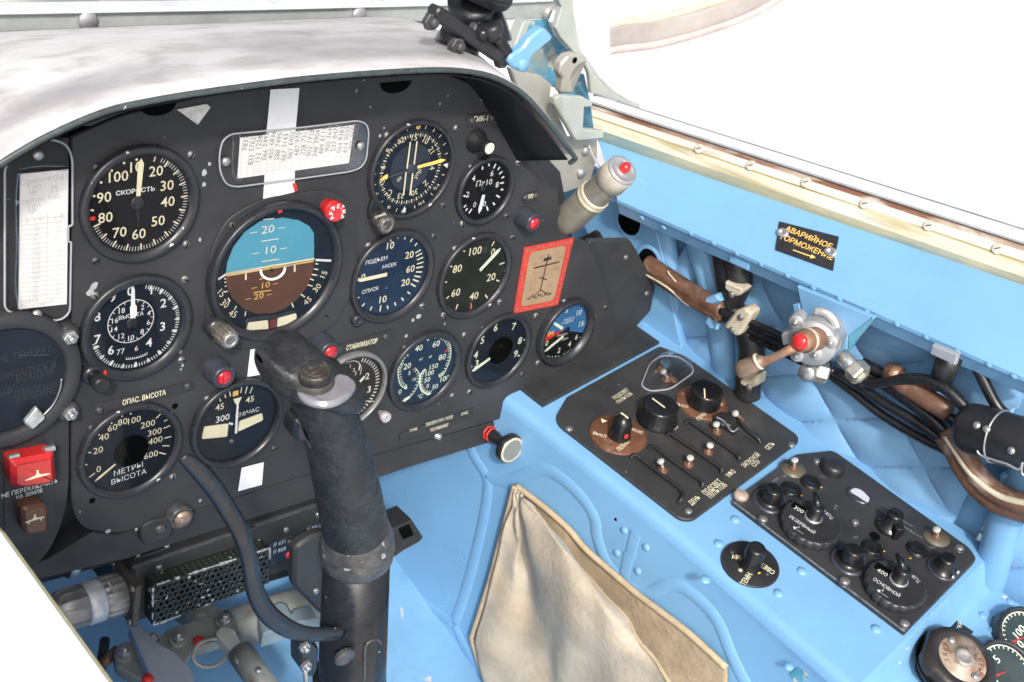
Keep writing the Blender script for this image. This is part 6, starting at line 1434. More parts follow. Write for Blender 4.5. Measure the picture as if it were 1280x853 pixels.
o, M_, h = oknob((948, 552), (965, 495), tall2, seg=24); part('skirt_ring', S(lathe([(.0155, 0), (.0155, .0018), (.0130, .0024)], 40), M_, True), M_lampring, o)
for k in (0, 1): part('set_screw', ME_steel, None, o, M_ @ T(-.004 + .010 * k, -.0125, .003) @ Rx(70) @ Matrix.Scale(.7, 4))
oknob((478, 130), (482, 92), [(.0128, 0), (.0128, .5), (.0118, .75), (.010, .92), (.006, 1), (0, 1)], M_rubber, 'dust_cap')
o, M_, h = oknob((722, 372), (738, 305), [(.0150, 0), (.0150, .1), (.0135, .2), (.0095, .3), (.0085, .9), (.0075, 1), (0, 1)]); part('pointer_wing', S(box(.006, .024, h * .75, .001), M_ @ T(-.004, -.004, 0) @ Rz(-38)), M_kn, o)
for q, dot in (((303, 213), (330, 218)), ((385, 183), (418, 185)), ((648, 463), (683, 458)), ((840, 470), (830, 481))):
    o, M_, h = oknob(q, (q[0] + 2, q[1] - 10), [(.0112, 0), (.0112, .3), (.0098, .5), (.0098, .85), (.0085, 1), (.0050, 1), (.0045, .85), (0, .85)], M_kn, 'push_button')
    d = O_(dot); part('yellow_dot', S(lathe([(.0024, 0), (.0022, .0006), (0, .001)], 14), T(d.x, d.y, RZ), True), M_yel, rp_)
b = B()
for q in ((432, 203), (348, 238), (700, 475), (812, 505)): d = O_(q, RZ + .0004); b.add(disc(.0011, 0, 8), T(d.x, d.y, RZ + .0004))
part('yellow_tick', b, M_yel, rp_)
def bigdial(qc, words, stem0, stem1, win, ptr):
    p = O_(qc, RZ + .010); r = abs((O_((qc[0] + 132, qc[1] + 0), RZ + .010) - p).length) * .92
    M_ = T(p.x, p.y, RZ)
    o = part('tuning_dial', S(lathe([(r * .98, 0), (r * .98, .001), (r, .002), (r, .0095), (r * .95, .0108), (r * .90, .0104), (0, .0104)], 224, lambda a, z: 1 + (.055 * (abs(math.sin(a * 9)) ** .6) - .045 if z < .0100 else -.02)), M_, True), mat('dial_satin_black', (.026, .026, .029), .35, var=.15, vs=40) if 'dial_satin_black' not in bpy.data.materials else bpy.data.materials['dial_satin_black'], rp_)
    w = [hit(*zo(*q), FC, RZ + .0106) for q in win]; part('number_window', S(prism([(v.x, v.y) for v in w], RZ + .0100, RZ + .0109)), M_hole, o)
    dialwords(rp_, [(w_[0], w_[1], w_[2] * 1.05, w_[3], w_[4]) for w_ in words], m=mat('worn_white_print', (.66, .66, .64), .7) if 'worn_white_print' not in bpy.data.materials else bpy.data.materials['worn_white_print'], Zf=zo, z=RZ + .0113)
    a = hit(*zo(*stem0), FC, RZ + .0104); c = hit(*zo(*stem1), FC, RZ + .026)
    part('dial_stem', S(lathe([(.0088, 0), (.0085, .001), (.0075, .0012), (.0075, .014), (.006, .016), (0, .016)], 28), T(a.x, a.y, RZ + .0104), True), M_kn, o); part('stem_ring', S(lathe([(.0092, 0), (.0092, .0012), (.0076, .0014)], 28), T(a.x, a.y, RZ + .0104), True), M_steel, o)
    e = hit(*zo(*ptr), FC, RZ + .030); part('stem_pointer', S(tube([Vector((a.x, a.y, RZ + .024)), (Vector((a.x, a.y, RZ + .027)) + e) / 2, e], [.0045, .0035, .002], 10), None, True), M_kn, o)
bigdial((393, 348), [('300', (336, 298), .0058, -82, .95), ('РЕЗЕРВНЫЙ', (350, 362), .0046, -86, .8), ('340 КГЦ', (452, 312), .0044, -100, .8), ('2', (335, 373), .0034, -84, .9), ('◄——', (332, 385), .0040, -86, .8)], (398, 330), (396, 285), ((318, 262), (372, 300), (358, 322), (300, 282)), (405, 225))
bigdial((752, 612), [('400', (692, 566), .0058, -82, .95), ('ОСНОВНОЙ', (710, 630), .0046, -86, .8), ('240 КГЦ', (820, 580), .0044, -100, .8), ('2', (694, 642), .0034, -84, .9), ('◄——', (692, 655), .0040, -86, .8)], (762, 598), (762, 560), ((672, 520), (732, 560), (718, 585), (655, 545)), (755, 487))
# meter window
wq = [(535, 215), (560, 195), (600, 200), (645, 240), (650, 265), (620, 275), (570, 255)]
w = [O_(q, RZ + .002) for q in wq]; part('meter_bezel', S(prism(rpoly([(v.x, v.y) for v in w], .006), RZ - .001, RZ + .0022, .0008)), M_lampring, rp_)
w = [O_(q, RZ + .003) for q in ((552, 217), (575, 204), (605, 214), (640, 248), (632, 268), (590, 240))]; part('meter_window', S(prism(rpoly([(v.x, v.y) for v in w], .003), RZ + .002, RZ + .0028)), mat('meter_pale_blue', (.48, .50, .58), .3, var=.1), rp_)
for q, q1, m in (((312, 125), (318, 90), M_tgl), ((922, 415), (924, 385), M_tgl)):
    d = O_(q); part('brown_disc', S(lathe([(.0135, 0), (.0135, .001), (0, .0014)], 32), T(d.x, d.y, RZ), True), mat('olive_brown_disc', (.10, .085, .06), .45, var=.2) if 'olive_brown_disc' not in bpy.data.materials else bpy.data.materials['olive_brown_disc'], rp_)
    toggle(rp_, FC, zo, q, q1, m, RZ + .001, .0045)
for q, s in (((182, 340), 1.5), ((575, 352), 1.2), ((530, 605), 1.6), ((785, 785), 1.5), ((412, 92), 1.1), ((1020, 462), 1.4)):
    d = O_(q); o = part('screw', ME_screw, None, rp_, T(d.x, d.y, RZ) @ Matrix.Scale(s, 4)); part('screw_cup', S(lathe([(.0052 * s / 1.4 * 1.25, 0), (.0050 * s / 1.4 * 1.2, .0008), (.003 * s, .0004)], 20), T(d.x, d.y, RZ), True), M_lampring, rp_)
d = O_((660, 412)); part('panel_hole', S(lathe([(.0055, .0002), (.005, .0012), (.003, .0006), (0, .0004)], 20), T(d.x, d.y, RZ), True), M_hole, rp_)
d = O_((88, 242)); part('brass_bolt', S(lathe([(.0075, 0), (.0075, .003), (.006, .0045), (0, .005)], 24), T(d.x, d.y, RZ), True), mat('pale_brass_bolt', (.55, .42, .34), .4, .4, var=.3, vs=100), rp_)
dialwords(rp_, [('ГРОМК', (238, 172), .0036, 3, .7), ('ТЛФ', (275, 158), .0036, 3, .7), ('АНТ', (440, 160), .0034, -85, .8), ('КОМ', (688, 300), .0034, -85, .8), ('РАМКА Л–П', (822, 395), .0036, -85, .8), ('НАСТР', (800, 358), .0032, -85, .8), ('ТЛГ', (580, 418), .0034, -10, .8), ('ОСВ', (905, 460), .0034, -40, .8), ('Р К', (495, 288), .0036, 20, 1)], m=mat('dim_blue_print', (.20, .22, .26), .7), Zf=zo, z=RZ + .0004)

# ---- small selector beside the radio panel
d = Cc(*zo(128, 530), .001)
t = thing('selector_switch', 'small round АРК ТЕМНО СВЕТ selector on the blue console edge', 'switch', FC @ T(d.x, d.y, 0))
part('dial_plate', S(lathe([(.0285, 0), (.0285, .0014), (.0278, .002), (0, .002)], 48), None, True), M_label, t); part('plate_rim', S(arc2(0, 360, .0270, .0282, 56), T(0, 0, .0022)), M_lampring, t)
bb = B()
for tx, q, cap, rot, sx in (('АРК', (75, 502), .0050, -42, .9), ('ТЕМНО', (118, 588), .0054, 12, .85), ('СВЕТ', (203, 548), .0054, 95, .8)):
    v = Cc(*zo(*q), .0025); bb.add(text(tx, cap / .72, .01), T(v.x - d.x, v.y - d.y, .0025) @ Rz(rot) @ Matrix.Diagonal((sx, 1, 1, 1)))
part('lettering', bb, M_cream, t)
v0, h0 = Cc(*zo(130, 530), .002), 0
h = min([i * .0005 for i in range(6, 120)], key=lambda h: (Cc(*zo(148, 452), .002 + h).xy - v0.xy).length)
o = part('knob', S(lathe([(.0125, 0), (.0115, h * .1), (.0100, h * .3), (.0092, h * .9), (.008, h * .98), (.005, h), (0, h * .98)], 28), T(v0.x - d.x, v0.y - d.y, .002), True), M_kn, t)
v = Cc(*zo(163, 560), .003) - d; part('yellow_dot', S(lathe([(.0026, 0), (.002, .0008), (0, .001)], 14), T(v.x, v.y, .0021), True), M_yel, t); v = Cc(*zo(88, 553), .003) - d; part('cream_dot', S(lathe([(.0022, 0), (.002, .0006), (0, .001)], 14), T(v.x, v.y, .0021), True), M_beige, t)
for (x, y) in ((200, 572), (50, 480)): v = Cc(*zo(x, y), .002) - d; part('screw', ME_screwb, None, t, T(v.x, v.y, .0021) @ Matrix.Scale(.7, 4))

# ================================================================== REAR SHELF: VALVE AND SMALL GAUGES
zv = Zm(1060, 730, 5.818)
FSH = FC @ T(0, 0, SH)
tiltV = (FC.to_3x3() @ Vector((-.06, -.18, 1))).normalized()
c0 = whit(*zv(835, 545), FSH, .030)
t = thing('oxygen_valve', 'round black valve handwheel with a faded cream and rust disc, bottom right corner', 'valve', axis_frame(c0 - tiltV * .045, c0, FC.to_3x3() @ Vector((0, 1, 0))))
rv_ = .033
part('valve_body', S(lathe([(.030, -.02), (.030, .02), (.036, .026), (.038, .030)], 40), None, True), M_rubber, t)
part('handwheel', S(lathe([(rv_ * .95, .024), (rv_ * 1.06, .028), (rv_ * 1.08, .037), (rv_ * 1.0, .043), (rv_ * .72, .046), (rv_ * .70, .0445)], 128, lambda a, z: 1 + (.05 * math.copysign(abs(math.cos(a * 5)) ** .4, math.cos(a * 5)) if z < .040 else 0)), None, True), mat('worn_dark_bakelite', (.024, .020, .018), .42, var=.35, vs=60), t)
part('faded_disc', S(lathe([(rv_ * .71, .0440), (rv_ * .68, .0455), (rv_ * .34, .0455), (rv_ * .33, .0470), (0, .0470)], 48), None, True), M_brake, t)
part('hub', S(lathe([(rv_ * .28, .0465), (rv_ * .27, .0490), (rv_ * .18, .0495), (rv_ * .15, .0485), (0, .0485)], 32), None, True), mat('grey_hub', (.34, .31, .29), .4, .4, var=.3, vs=80), t)
bb = B()
for k, ch in enumerate('ЗАКРЫТО ОТКРЫТО'): a = 150 - k * 19; cx_, sx_ = rv_ * .52 * math.cos(R_(a)), rv_ * .52 * math.sin(R_(a)); bb.add(text(ch, .0062, .0), T(cx_, sx_, .0459) @ Rz(a - 90))
part('lettering', bb, M_brown, t)
for a in (70, 250): part('screw', ME_steel, None, t, T(rv_ * .56 * math.cos(R_(a)), rv_ * .56 * math.sin(R_(a)), .0455))
pts = [hit(*zv(*q), FSH, .003) for q in ((785, 258), (915, 345), (800, 420), (670, 345))]; c = sum(pts, Vector()) / 4
tt = thing('placard', 'tiny black tag behind the round valve handwheel', 'placard', FSH @ T(c.x, c.y, 0)); part('plate', S(prism([(v.x - c.x, v.y - c.y) for v in pts], 0, .003, .0006)), M_label, tt)
v = hit(*zv(812, 318), FSH, .0034) - c; part('lettering', S(text('ОТКР', .0058, .0), T(v.x, v.y, .0034) @ Rz(20)), M_white, tt)
def sgauge(label, q, r, words, ring=M_bezel_clean, tilt=(-.25, -.35)):
    n = (FC.to_3x3() @ Vector((*tilt, 1))).normalized(); c0 = whit(*zv(*q), FSH, .006)
    t = thing('small_gauge', label, 'gauge', axis_frame(c0 - n * .022, c0, FC.to_3x3() @ Vector((0, 1, 0))), 'small gauges on the rear shelf')
    part('bezel', S(lathe([(r, -.02), (r, .022), (r * .96, .025), (r * .86, .025), (r * .84, .021)], 72, lambda a, z: 1 + (.02 * math.cos(a * 16) if z < .0235 and z > .0215 else 0)), None, True), ring, t)
    part('dial', S(disc(r * .85, .0215, 48)), mat('small_dial_green', (.02, .035, .035), .5, var=.2) if 'small_dial_green' not in bpy.data.materials else bpy.data.materials['small_dial_green'], t)
    bb = B()
    for tx, x, y, s, rot in words: bb.add(text(tx, s, .01), T(x * r, y * r, .0219) @ Rz(rot))
    for k in range(22): bb.add(tick(-130 + k * 12, r * .70, r * .78, .0010), T(0, 0, .0219))
    bb.add(arc2(-130, 120, r * .79, r * .82), T(0, 0, .0219)); part('numerals', bb, M_mint, t)
    part('needle', S(prism([(0.001, 0), (-.001, 0), (-r * .6, r * .2), (-r * .58, r * .26)], .0222, .0227)), M_redp, t); part('glass', S(disc(r * .85, .0232, 40)), M_glass, t)
sgauge('small round pressure gauge cut by the right edge of the picture', (1290, 385), .0300, (('0', -.62, -.30, .011, 0), ('50', -.42, -.05, .011, 0), ('100', -.05, .22, .011, 0), ('150', .40, .10, .011, 0)))
sgauge('small round gauge tucked under the valve handwheel at the bottom edge', (1145, 640), .031, (('0', -.5, .0, .011, 0), ('5', .1, .4, .011, 0)))

# ================================================================== WALL EQUIPMENT
# brake valve: a cylinder with a lever on a blue bracket
zw2 = Zm(790, 300, 3.878)
t = thing('valve_bracket', 'sky blue bracket plate hanging under the sill behind the metal brake valve', 'bracket', FW)
pts = [Wl(*zw2(*q), .055) for q in ((800, 225), (1165, 372), (1045, 470), (1040, 560), (840, 480), (822, 340))]
part('bracket_plate', S(prism([(v.x, v.y) for v in pts], .050, .055, .001)), M_blue, t)
pts = [Wl(*zw2(*q), .055) for q in ((1165, 372), (1170, 385), (1075, 500), (1045, 545), (1045, 468))]; part('bracket_side', S(prism([(v.x, v.y) for v in pts], .048, .0545, .001)), M_teal, t)
pts = [Wl(*zw2(*q), .05) for q in ((795, 305), (825, 300), (830, 340), (800, 345))]; part('bracket_tab', S(prism([(v.x, v.y) for v in pts], .046, .056, .001)), M_bluedirty, t)
vn = (-WN - CFH * .30 + Vector((0, 0, .06))).normalized()
a = whit(*zw2(960, 455), FW, .060); fr0 = axis_frame(a, a + vn, Vector((0, 0, 1)))
bv = thing('brake_valve', 'dull cast aluminium brake valve with rusty lever and red tipped bolt', 'valve', fr0)
hV = min([i * .001 for i in range(10, 90)], key=lambda h: abs(hit(*zw2(868, 505), fr0, h).xy.length))
ifr = fr0.inverted()
rb2 = (hit(*zw2(1045, 470), fr0, .02).xy).length * .92
hV = .040
fc = hit(*zw2(872, 505), fr0, hV)
part('valve_body', S(lathe([(rb2, -.01), (rb2, hV * .55), (rb2 * .97, hV * .62), (rb2 * .80, hV * .66), (0, hV * .66)], 56), T(fc.x * .45, fc.y * .45, 0), True), M_alu, bv)
rf = (hit(*zw2(990, 500), fr0, hV) - fc).xy.length
part('front_plate', S(lathe([(rf, hV * .5), (rf, hV - .002), (rf * .96, hV), (0, hV)], 48), T(fc.x, fc.y, 0), True), M_alu, bv)
for q in ((795, 398), (965, 495), (890, 553), (800, 560)):
    v = hit(*zw2(*q), fr0, hV); part('lug', S(lathe([(.0068, hV * .55), (.0068, hV + .0005), (.006, hV + .0012), (0, hV + .0012)], 24), T(v.x, v.y, 0), True), M_alu, bv); part('bolt', ME_nut, None, bv, T(v.x, v.y, hV + .0008) @ Matrix.Scale(.62, 4))
v0_, v1_ = [hit(*zw2(*q), fr0, hV * .66) for q in ((890, 350), (1000, 420))]
part('casting_rib', S(tube(spline([hit(*zw2(*q), fr0, hV * .66) for q in ((885, 345), (930, 350), (975, 385), (995, 430))], 4), .0042, 10, .7), None, True), M_alu, bv)
pts = [hit(*zw2(*q), fr0, hV * .8) for q in ((722, 455), (775, 435), (780, 500), (730, 515))]; part('side_ear', S(prism(rpoly([(v.x, v.y) for v in pts], .003), hV * .4, hV * .8, .001)), M_alu, bv)
s0 = hit(*zw2(895, 478), fr0, hV); s1 = hit(*zw2(812, 495), fr0, hV + .032)
SMx = axis_frame(s0, s1, Vector((0, 1, 0))); Ls = (s1 - s0).length
part('spindle', S(lathe([(.0115, 0), (.0115, Ls * .75), (.0105, Ls * .8), (.0105, Ls * .92), (.007, Ls)], 28), SMx, True), M_rust, bv)
part('spindle_ring', S(lathe([(.0118, Ls * .50), (.0122, Ls * .54), (.0122, Ls * .62), (.0118, Ls * .66)], 28), SMx, True), M_beige, bv)
part('red_bolt', S(lathe([(.0085, Ls * .93), (.0088, Ls * 1.02), (.006, Ls * 1.1), (0, Ls * 1.12)], 7), SMx, True), M_redplastic, bv)
hz = hV + .028
lp0 = [hit(*zw2(*q), fr0, hz) for q in ((800, 515), (740, 545), (690, 570), (640, 592), (610, 600))]
part('lever_arm', S(tube(lp0, [.0052, .0042, .0042, .0050, .0062], 14, .7), None, True), M_rust, bv)
lp1 = [hit(*zw2(*q), fr0, hz) for q in ((640, 588), (612, 590), (600, 600), (570, 615), (540, 628), (518, 640), (508, 645))]
part('lever_handle', S(tube(lp1, [.0050, .0072, .0080, .0092, .0094, .0082, .004], 18, .75), None, True), mat('corroded_handle', (.22, .155, .115), .5, .4, var=.4, vs=50, stain=[((.38, .32, .27), 40, .56, .72, .5), ((.16, .06, .03), 70, .55, .75, .8)]), bv)
part('pale_ring', S(tube([hit(*zw2(*q), fr0, hz) for q in ((618, 588), (606, 594))], .0086, 18, .8), None, True), M_beige, bv)
def elbow(q0, q1, z0, z1, r, hexr, lab=None):
    a, c = hit(*zw2(*q0), fr0, z0), hit(*zw2(*q1), fr0, z1); d = (c - a).normalized()
    part('pipe_stub', S(tube([a, a.lerp(c, .5), c], r, 20), None, True), M_steel, bv)
    Mx = axis_frame(c - d * .004, c + d * .004, Vector((0, 1, 0))); part('hex_nut', S(lathe([(hexr * .9, 0), (hexr, .002), (hexr, .011), (hexr * .88, .013), (hexr * .6, .013), (hexr * .6, .010), (0, .010)], 6), Mx), mat('zinc_plated_nut', (.60, .58, .50), .25, .8, var=.2, vs=60) if 'zinc_plated_nut' not in bpy.data.materials else bpy.data.materials['zinc_plated_nut'], bv)
elbow((1015, 560), (1085, 632), hV * .5, hV * .75, .0078, .0118)
elbow((850, 625), (905, 640), hV * .45, hV * .35, .0070, .0100)
part('pipe_cap', S(lathe([(.0085, 0), (.0092, .002), (.0092, .010), (.007, .0125), (0, .013)], 20), axis_frame(hit(*zw2(868, 630), fr0, hV * .4), hit(*zw2(835, 655), fr0, hV * .75), Vector((0, 1, 0))), True), M_steel, bv)

def hose(name, label, pts, r, m, off=.02, cat='hose', group=None, seg=10, Zf=zw2, offs=None):
    q = [Wl(*Zf(*p_), (offs[i] if offs else off)) for i, p_ in enumerate(pts)]
    c = q[0].copy(); t = solo(name, S(tube(spline([v - c for v in q], 6), r, seg), None, True), m, label, cat, FW @ T(*c), group); return t, q
# brown duct bundle
t = thing('cable_duct', 'brown taped cable bundle coming out of the dark hole at the front of the wall', 'cable bundle', FW)
qh = Wl(*zw2(75, 120), .016)
part('hole', S(disc(.015, 0, 28, ry=.022), T(qh.x, qh.y, .0165)), M_hole, t)
part('hole_rim', S(lathe([(.018, 0), (.021, .002), (.024, 0)], 32), T(qh.x, qh.y, .0155) @ Matrix.Diagonal((.85, 1.05, 1, 1)), True), M_blue, t)
for dx, dy, r, m in ((0, -14, .0100, M_tan), (-6, 14, .0088, M_tan), (4, 0, .0095, M_tan)):
    q = [Wl(*zw2(x + dx, y + dy), .022 + .003 * i) for i, (x, y) in enumerate(((75, 125), (170, 190), (270, 255), (370, 315), (440, 355)))]; part('taped_cable', S(tube(spline(q, 6), r, 14), None, True), m, t)
q = [Wl(*zw2(x, y), .034) for x, y in ((175, 150), (180, 165), (215, 205), (240, 235))]; part('tie_wire', S(tube(spline(q, 4), .0009, 6), None, True), M_beige, t)
q = [Wl(*zw2(x, y), .035) for x, y in ((60, 165), (170, 230), (270, 315), (295, 305))]; part('pale_seam', S(tube(spline(q, 4), .0013, 6), None, True), M_beige, t)
# blue strap
t = thing('strap', 'sky blue strap wrapped over the brown cable bundle beside the clamp', 'strap', FW)
pts = [Wl(*zw2(*q), .040) for q in ((350, 285), (405, 265), (435, 300), (380, 320), (390, 395), (415, 440), (375, 435), (345, 395), (362, 390))]
part('strap_band', S(prism(rpoly([(v.x, v.y) for v in pts], .002), .02, .040, .002)), M_blue, t)
# upright dark hose with beige clamps
t, q = hose('hose', 'thick black upright hose passing behind the beige clamp from the sill to the console', [(500, 90), (520, 200), (480, 320), (560, 440), (580, 560), (565, 640), (560, 760)], .0145, M_rubber, .020, group=None, seg=18)
solo('hose', S(tube(spline([Wl(*zw2(*p_), .018) for p_ in ((440, 40), (450, 120), (468, 230), (480, 330))], 6), .013, 16), None, True), M_cable, 'short black hose end running up beside the small blue tab', 'hose', FW)
t = thing('hose_tab', 'small bright blue tab under the sill over the black hose', 'tab', FW)
pts = [Wl(*zw2(*q), .045) for q in ((470, 65), (570, 105), (560, 150), (472, 110))]; part('tab_plate', S(prism([(v.x, v.y) for v in pts], .041, .045, .001)), M_blue, t)
def clamp(label, qs, z, m=M_beige, sc=()):
    pts = [Wl(*zw2(*q), z) for q in qs]; t = thing('hose_clamp', label, 'clamp', FW, 'beige clamps on the wall hoses'); part('clamp_block', S(prism(rpoly([(v.x, v.y) for v in pts], .003), z - .016, z, .003)), m, t)
    for q in sc: v = Wl(*zw2(*q), z); part('screw', ME_screw, None, t, T(v.x, v.y, z) @ Matrix.Scale(1.2, 4))
clamp('beige clamp nearest the sill on the black upright hose', ((445, 200), (540, 245), (520, 272), (490, 278), (442, 240)), .040, M_beige, ((484, 265),))
clamp('large beige clamp joining the upright hose and the black cable bundle', ((440, 420), (500, 345), (545, 330), (580, 355), (570, 385), (520, 465), (495, 470)), .048, M_beige, ((485, 437), (528, 375)))
clamp('lowest beige clamp beside the rusty lever handle', ((515, 680), (610, 655), (605, 710), (560, 725), (520, 705)), .036, M_beige, ((568, 715),))
# black cables running aft
cz = [('thin', (430, 345), [(430, 345), (560, 395), (720, 465), (850, 540), (960, 610)], .0040, .040), ('thin', (0, 0), [(545, 425), (640, 470), (740, 510), (860, 580), (980, 640)], .0040, .034), ('thin', (0, 0), [(540, 455), (620, 490), (700, 530), (820, 590), (960, 650)], .0040, .028)]
labs = ['uppermost of three glossy black cables between the beige clamp and the brake valve', 'middle one of three glossy black cables between the beige clamp and the brake valve', 'lowest of three glossy black cables between the beige clamp and the brake valve']
for (n_, _, pts2, r, off), lb in zip(cz, labs): hose('cable', lb, pts2, r, M_cable, off, 'cable', 'black cables along the wall')
zq2 = Zm(1060, 420, 3.282)
hose('cable', 'black hose curving from the valve hex nut over to the black cylinder', [(60, 178), (110, 195), (200, 180), (300, 178), (390, 210), (450, 260), (500, 320)], .0058, M_cable, .035, 'cable', 'black cables along the wall', Zf=zq2)
hose('cable', 'black cable under the brown wrap running into the black cylinder', [(60, 110), (150, 160), (260, 235), (360, 300), (430, 345), (480, 385)], .0056, M_cable, .026, 'cable', 'black cables along the wall', Zf=zq2)
hose('cable', 'middle black cable of the lower bundle sagging under the cylinder', [(-40, 90), (60, 150), (160, 205), (260, 275), (350, 345), (420, 420)], .0062, M_cable, .024, 'cable', 'black cables along the wall', Zf=zq2)
hose('cable', 'black cable with white paint fleck, second from the bottom', [(-60, 140), (40, 200), (140, 270), (250, 335), (340, 395), (410, 450)], .0052, M_cable, .022, 'cable', 'black cables along the wall', Zf=zq2)
hose('cable', 'lowest black cable running against the quilted lining', [(-80, 155), (20, 230), (120, 310), (230, 380), (330, 435), (400, 470), (450, 520)], .0048, M_cable, .016, 'cable', 'black cables along the wall', Zf=zq2)
hose('cable', 'single black cable hanging from the sill above the black cylinder', [(510, 90), (540, 150), (575, 220), (610, 285), (650, 330)], .0056, M_cable, .030, 'cable', 'black cables along the wall', Zf=zq2)
t = thing('wrapped_bundle', 'thick brown taped bundle with a beige cord curving under the black cylinder', 'cable bundle', FW)
bpts = [(400, 400), (440, 460), (480, 540), (540, 620), (620, 680), (720, 715), (820, 740)]
for dx, dy, r, m, z in ((0, 0, .0120, M_tan, .030), (14, -22, .0105, M_tan, .036), (-8, 16, .0085, M_tan, .024)): part('taped_cable', S(tube(spline([Wl(*zq2(x + dx, y + dy), z) for x, y in bpts], 6), r, 14), None, True), m, t)
part('beige_cord', S(tube(spline([Wl(*zq2(x, y), .044) for x, y in ((400, 410), (445, 480), (500, 560), (570, 625), (650, 668), (760, 690))], 6), .0032, 8), None, True), M_beige, t)
t = thing('cable_wrap', 'ridged brown tape wrap round one black cable above the lower bundle', 'wrap', FW)
part('wrap_sleeve', S(tube([Wl(*zq2(x, y), .030) for x, y in ((165, 150), (235, 200), (310, 250), (370, 285), (420, 315))], .0100, 14, .8), None, True), M_tan, t)
part('wrap_end', S(tube([Wl(*zq2(x, y), .028) for x, y in ((160, 145), (215, 165))], .0095, 12), None, True), M_rust, t)
b = B()
for (x, y, s) in ((250, 375, .005), (180, 318, .003), (80, 250, .002), (55, 212, .002)): v = Wl(*zq2(x, y), .033); b.add(disc(s, 0, 7, ry=s * .7), T(v.x, v.y, .033))
# black cylinder
vn2 = (FW.to_3x3() @ Vector((1, .40, .10))).normalized()
a = whit(*zq2(480, 370), FW, .050); cyl_t = thing('actuator_cylinder', 'black cylinder wrapped with locking wire at the right edge', 'cylinder', axis_frame(a, a + vn2)); rc = (Wl(*zq2(520, 285), .05) - Wl(*zq2(470, 470), .05)).length * .47
part('cylinder_body', S(lathe([(0, -.002), (rc * .82, -.002), (rc * .95, .003), (rc, .010), (rc, .032), (rc * 1.01, .034), (rc * 1.01, .075), (rc * .97, .077), (rc * .97, .16), (0, .16)], 56), None, True), mat('cylinder_satin_black', (.016, .016, .018), .38, var=.2, vs=30), cyl_t)
part('wire_ring', S(tube([Vector((rc * 1.02 * math.cos(k * .2), rc * 1.02 * math.sin(k * .2), .034)) for k in range(33)], .0011, 6), None, True), M_steel, cyl_t)
part('wire_ring', S(tube([Vector((rc * 1.02 * math.cos(k * .2), rc * 1.02 * math.sin(k * .2), .074)) for k in range(33)], .0009, 6), None, True), M_screw, cyl_t)
iC = cyl_t.matrix_basis.inverted() @ FW
part('locking_wire', S(tube(spline([iC @ Wl(*zq2(x, y), .088) for x, y in ((528, 470), (545, 490), (600, 510), (650, 525), (700, 548), (715, 520), (712, 560), (730, 580))], 4), .0012, 6), None, True), M_steel, cyl_t)
for q in ((485, 335), (530, 357), (648, 480)): v = iC @ Wl(*zq2(*q), .088); vv = Vector((v.x, v.y, 0)).normalized() * rc; part('set_screw', ME_steel, None, cyl_t, T(vv.x, vv.y, v.z) @ axis_frame((0, 0, 0), vv))
# black rubber post under the grey tab
t = thing('rubber_stop', 'black rubber post under a small grey metal tab below the sill', 'stop', FW)
q0_, q1_ = Wl(*zq2(415, 95), .045), Wl(*zq2(378, 190), .012)
part('rubber_post', S(tube([q0_, q1_], [.0118, .0105], 24), None, True), M_rubber, t)
pts = [Wl(*zq2(*q), .062) for q in ((345, 38), (450, 78), (438, 122), (335, 75))]; part('metal_tab', S(prism([(v.x, v.y) for v in pts], .056, .062, .001)), mat('grey_blue_tab', (.36, .38, .42), .4, .3, var=.15), t)
# small blue clips
t = thing('pipe_clip', 'small blue worn clip holding the brown bundle near the right edge', 'clip', FW)
pts = [Wl(*zq2(*q), .012) for q in ((615, 570), (665, 560), (680, 620), (640, 640), (615, 610))]; part('clip_plate', S(prism(rpoly([(v.x, v.y) for v in pts], .003), .004, .012, .002)), M_bluedirty, t)
t = thing('strap_buckle', 'grey blue ribbed strap buckle on the rear end of the quilted lining', 'buckle', FW)
for k in range(4):
    pts = [Wl(*zq2(*q), .010) for q in ((585 - k * 17, 715 + k * 32), (632 - k * 17, 735 + k * 32), (618 - k * 17, 762 + k * 32), (570 - k * 17, 742 + k * 32))]; part('buckle_rung', S(prism(rpoly([(v.x, v.y) for v in pts], .002), -.002, .008 + .002 * (k % 2), .0015)), mat('grey_blue_buckle', (.32, .43, .48), .4, .2, var=.2) if 'grey_blue_buckle' not in bpy.data.materials else bpy.data.materials['grey_blue_buckle'], t)
# warning placard on the sill
za = Zm(840, 280, 2.909)
e0, e1 = top_pts[4], edge_pts[4]
sx_ = (edge_pts[8] - edge_pts[2]).normalized(); sn = sx_.cross((top_pts[5] - edge_pts[5]).normalized()); sn = sn if sn.z > 0 else -sn
FLP = frame(edge_pts[5], sx_, sn.cross(sx_), sn)
plate('warning_placard', 'black placard АВАРИЙНОЕ ТОРМОЖЕНИЕ with an arrow, screwed to the blue sill', 'placard', [za(390, -8), za(608, 48), za(586, 172), za(376, 95)], M_label, [('АВАРИЙНОЕ', za(496, 50), .0078, .80), ('ТОРМОЖЕНИЕ', za(488, 84), .0078, .80)], z=.004, th=.0016, F=FLP, tm=M_amber)
tp = bpy.data.objects['warning_placard']; iT = tp.matrix_basis.inverted() @ FLP
a, c = hit(*za(440, 95), FLP, .0064), hit(*za(505, 118), FLP, .0064); tip = hit(*za(523, 124), FLP, .0064); b = B(); b.add(bar2(a.x, a.y, c.x, c.y, .0014), iT @ T(0, 0, .0064)); d = (tip - a).normalized(); nn = Vector((-d.y, d.x, 0)) * .0032
b.add(([tuple(c + nn), tuple(c - nn), tuple(tip)], [(0, 1, 2)]), iT); part('arrow', b, M_amber, tp)
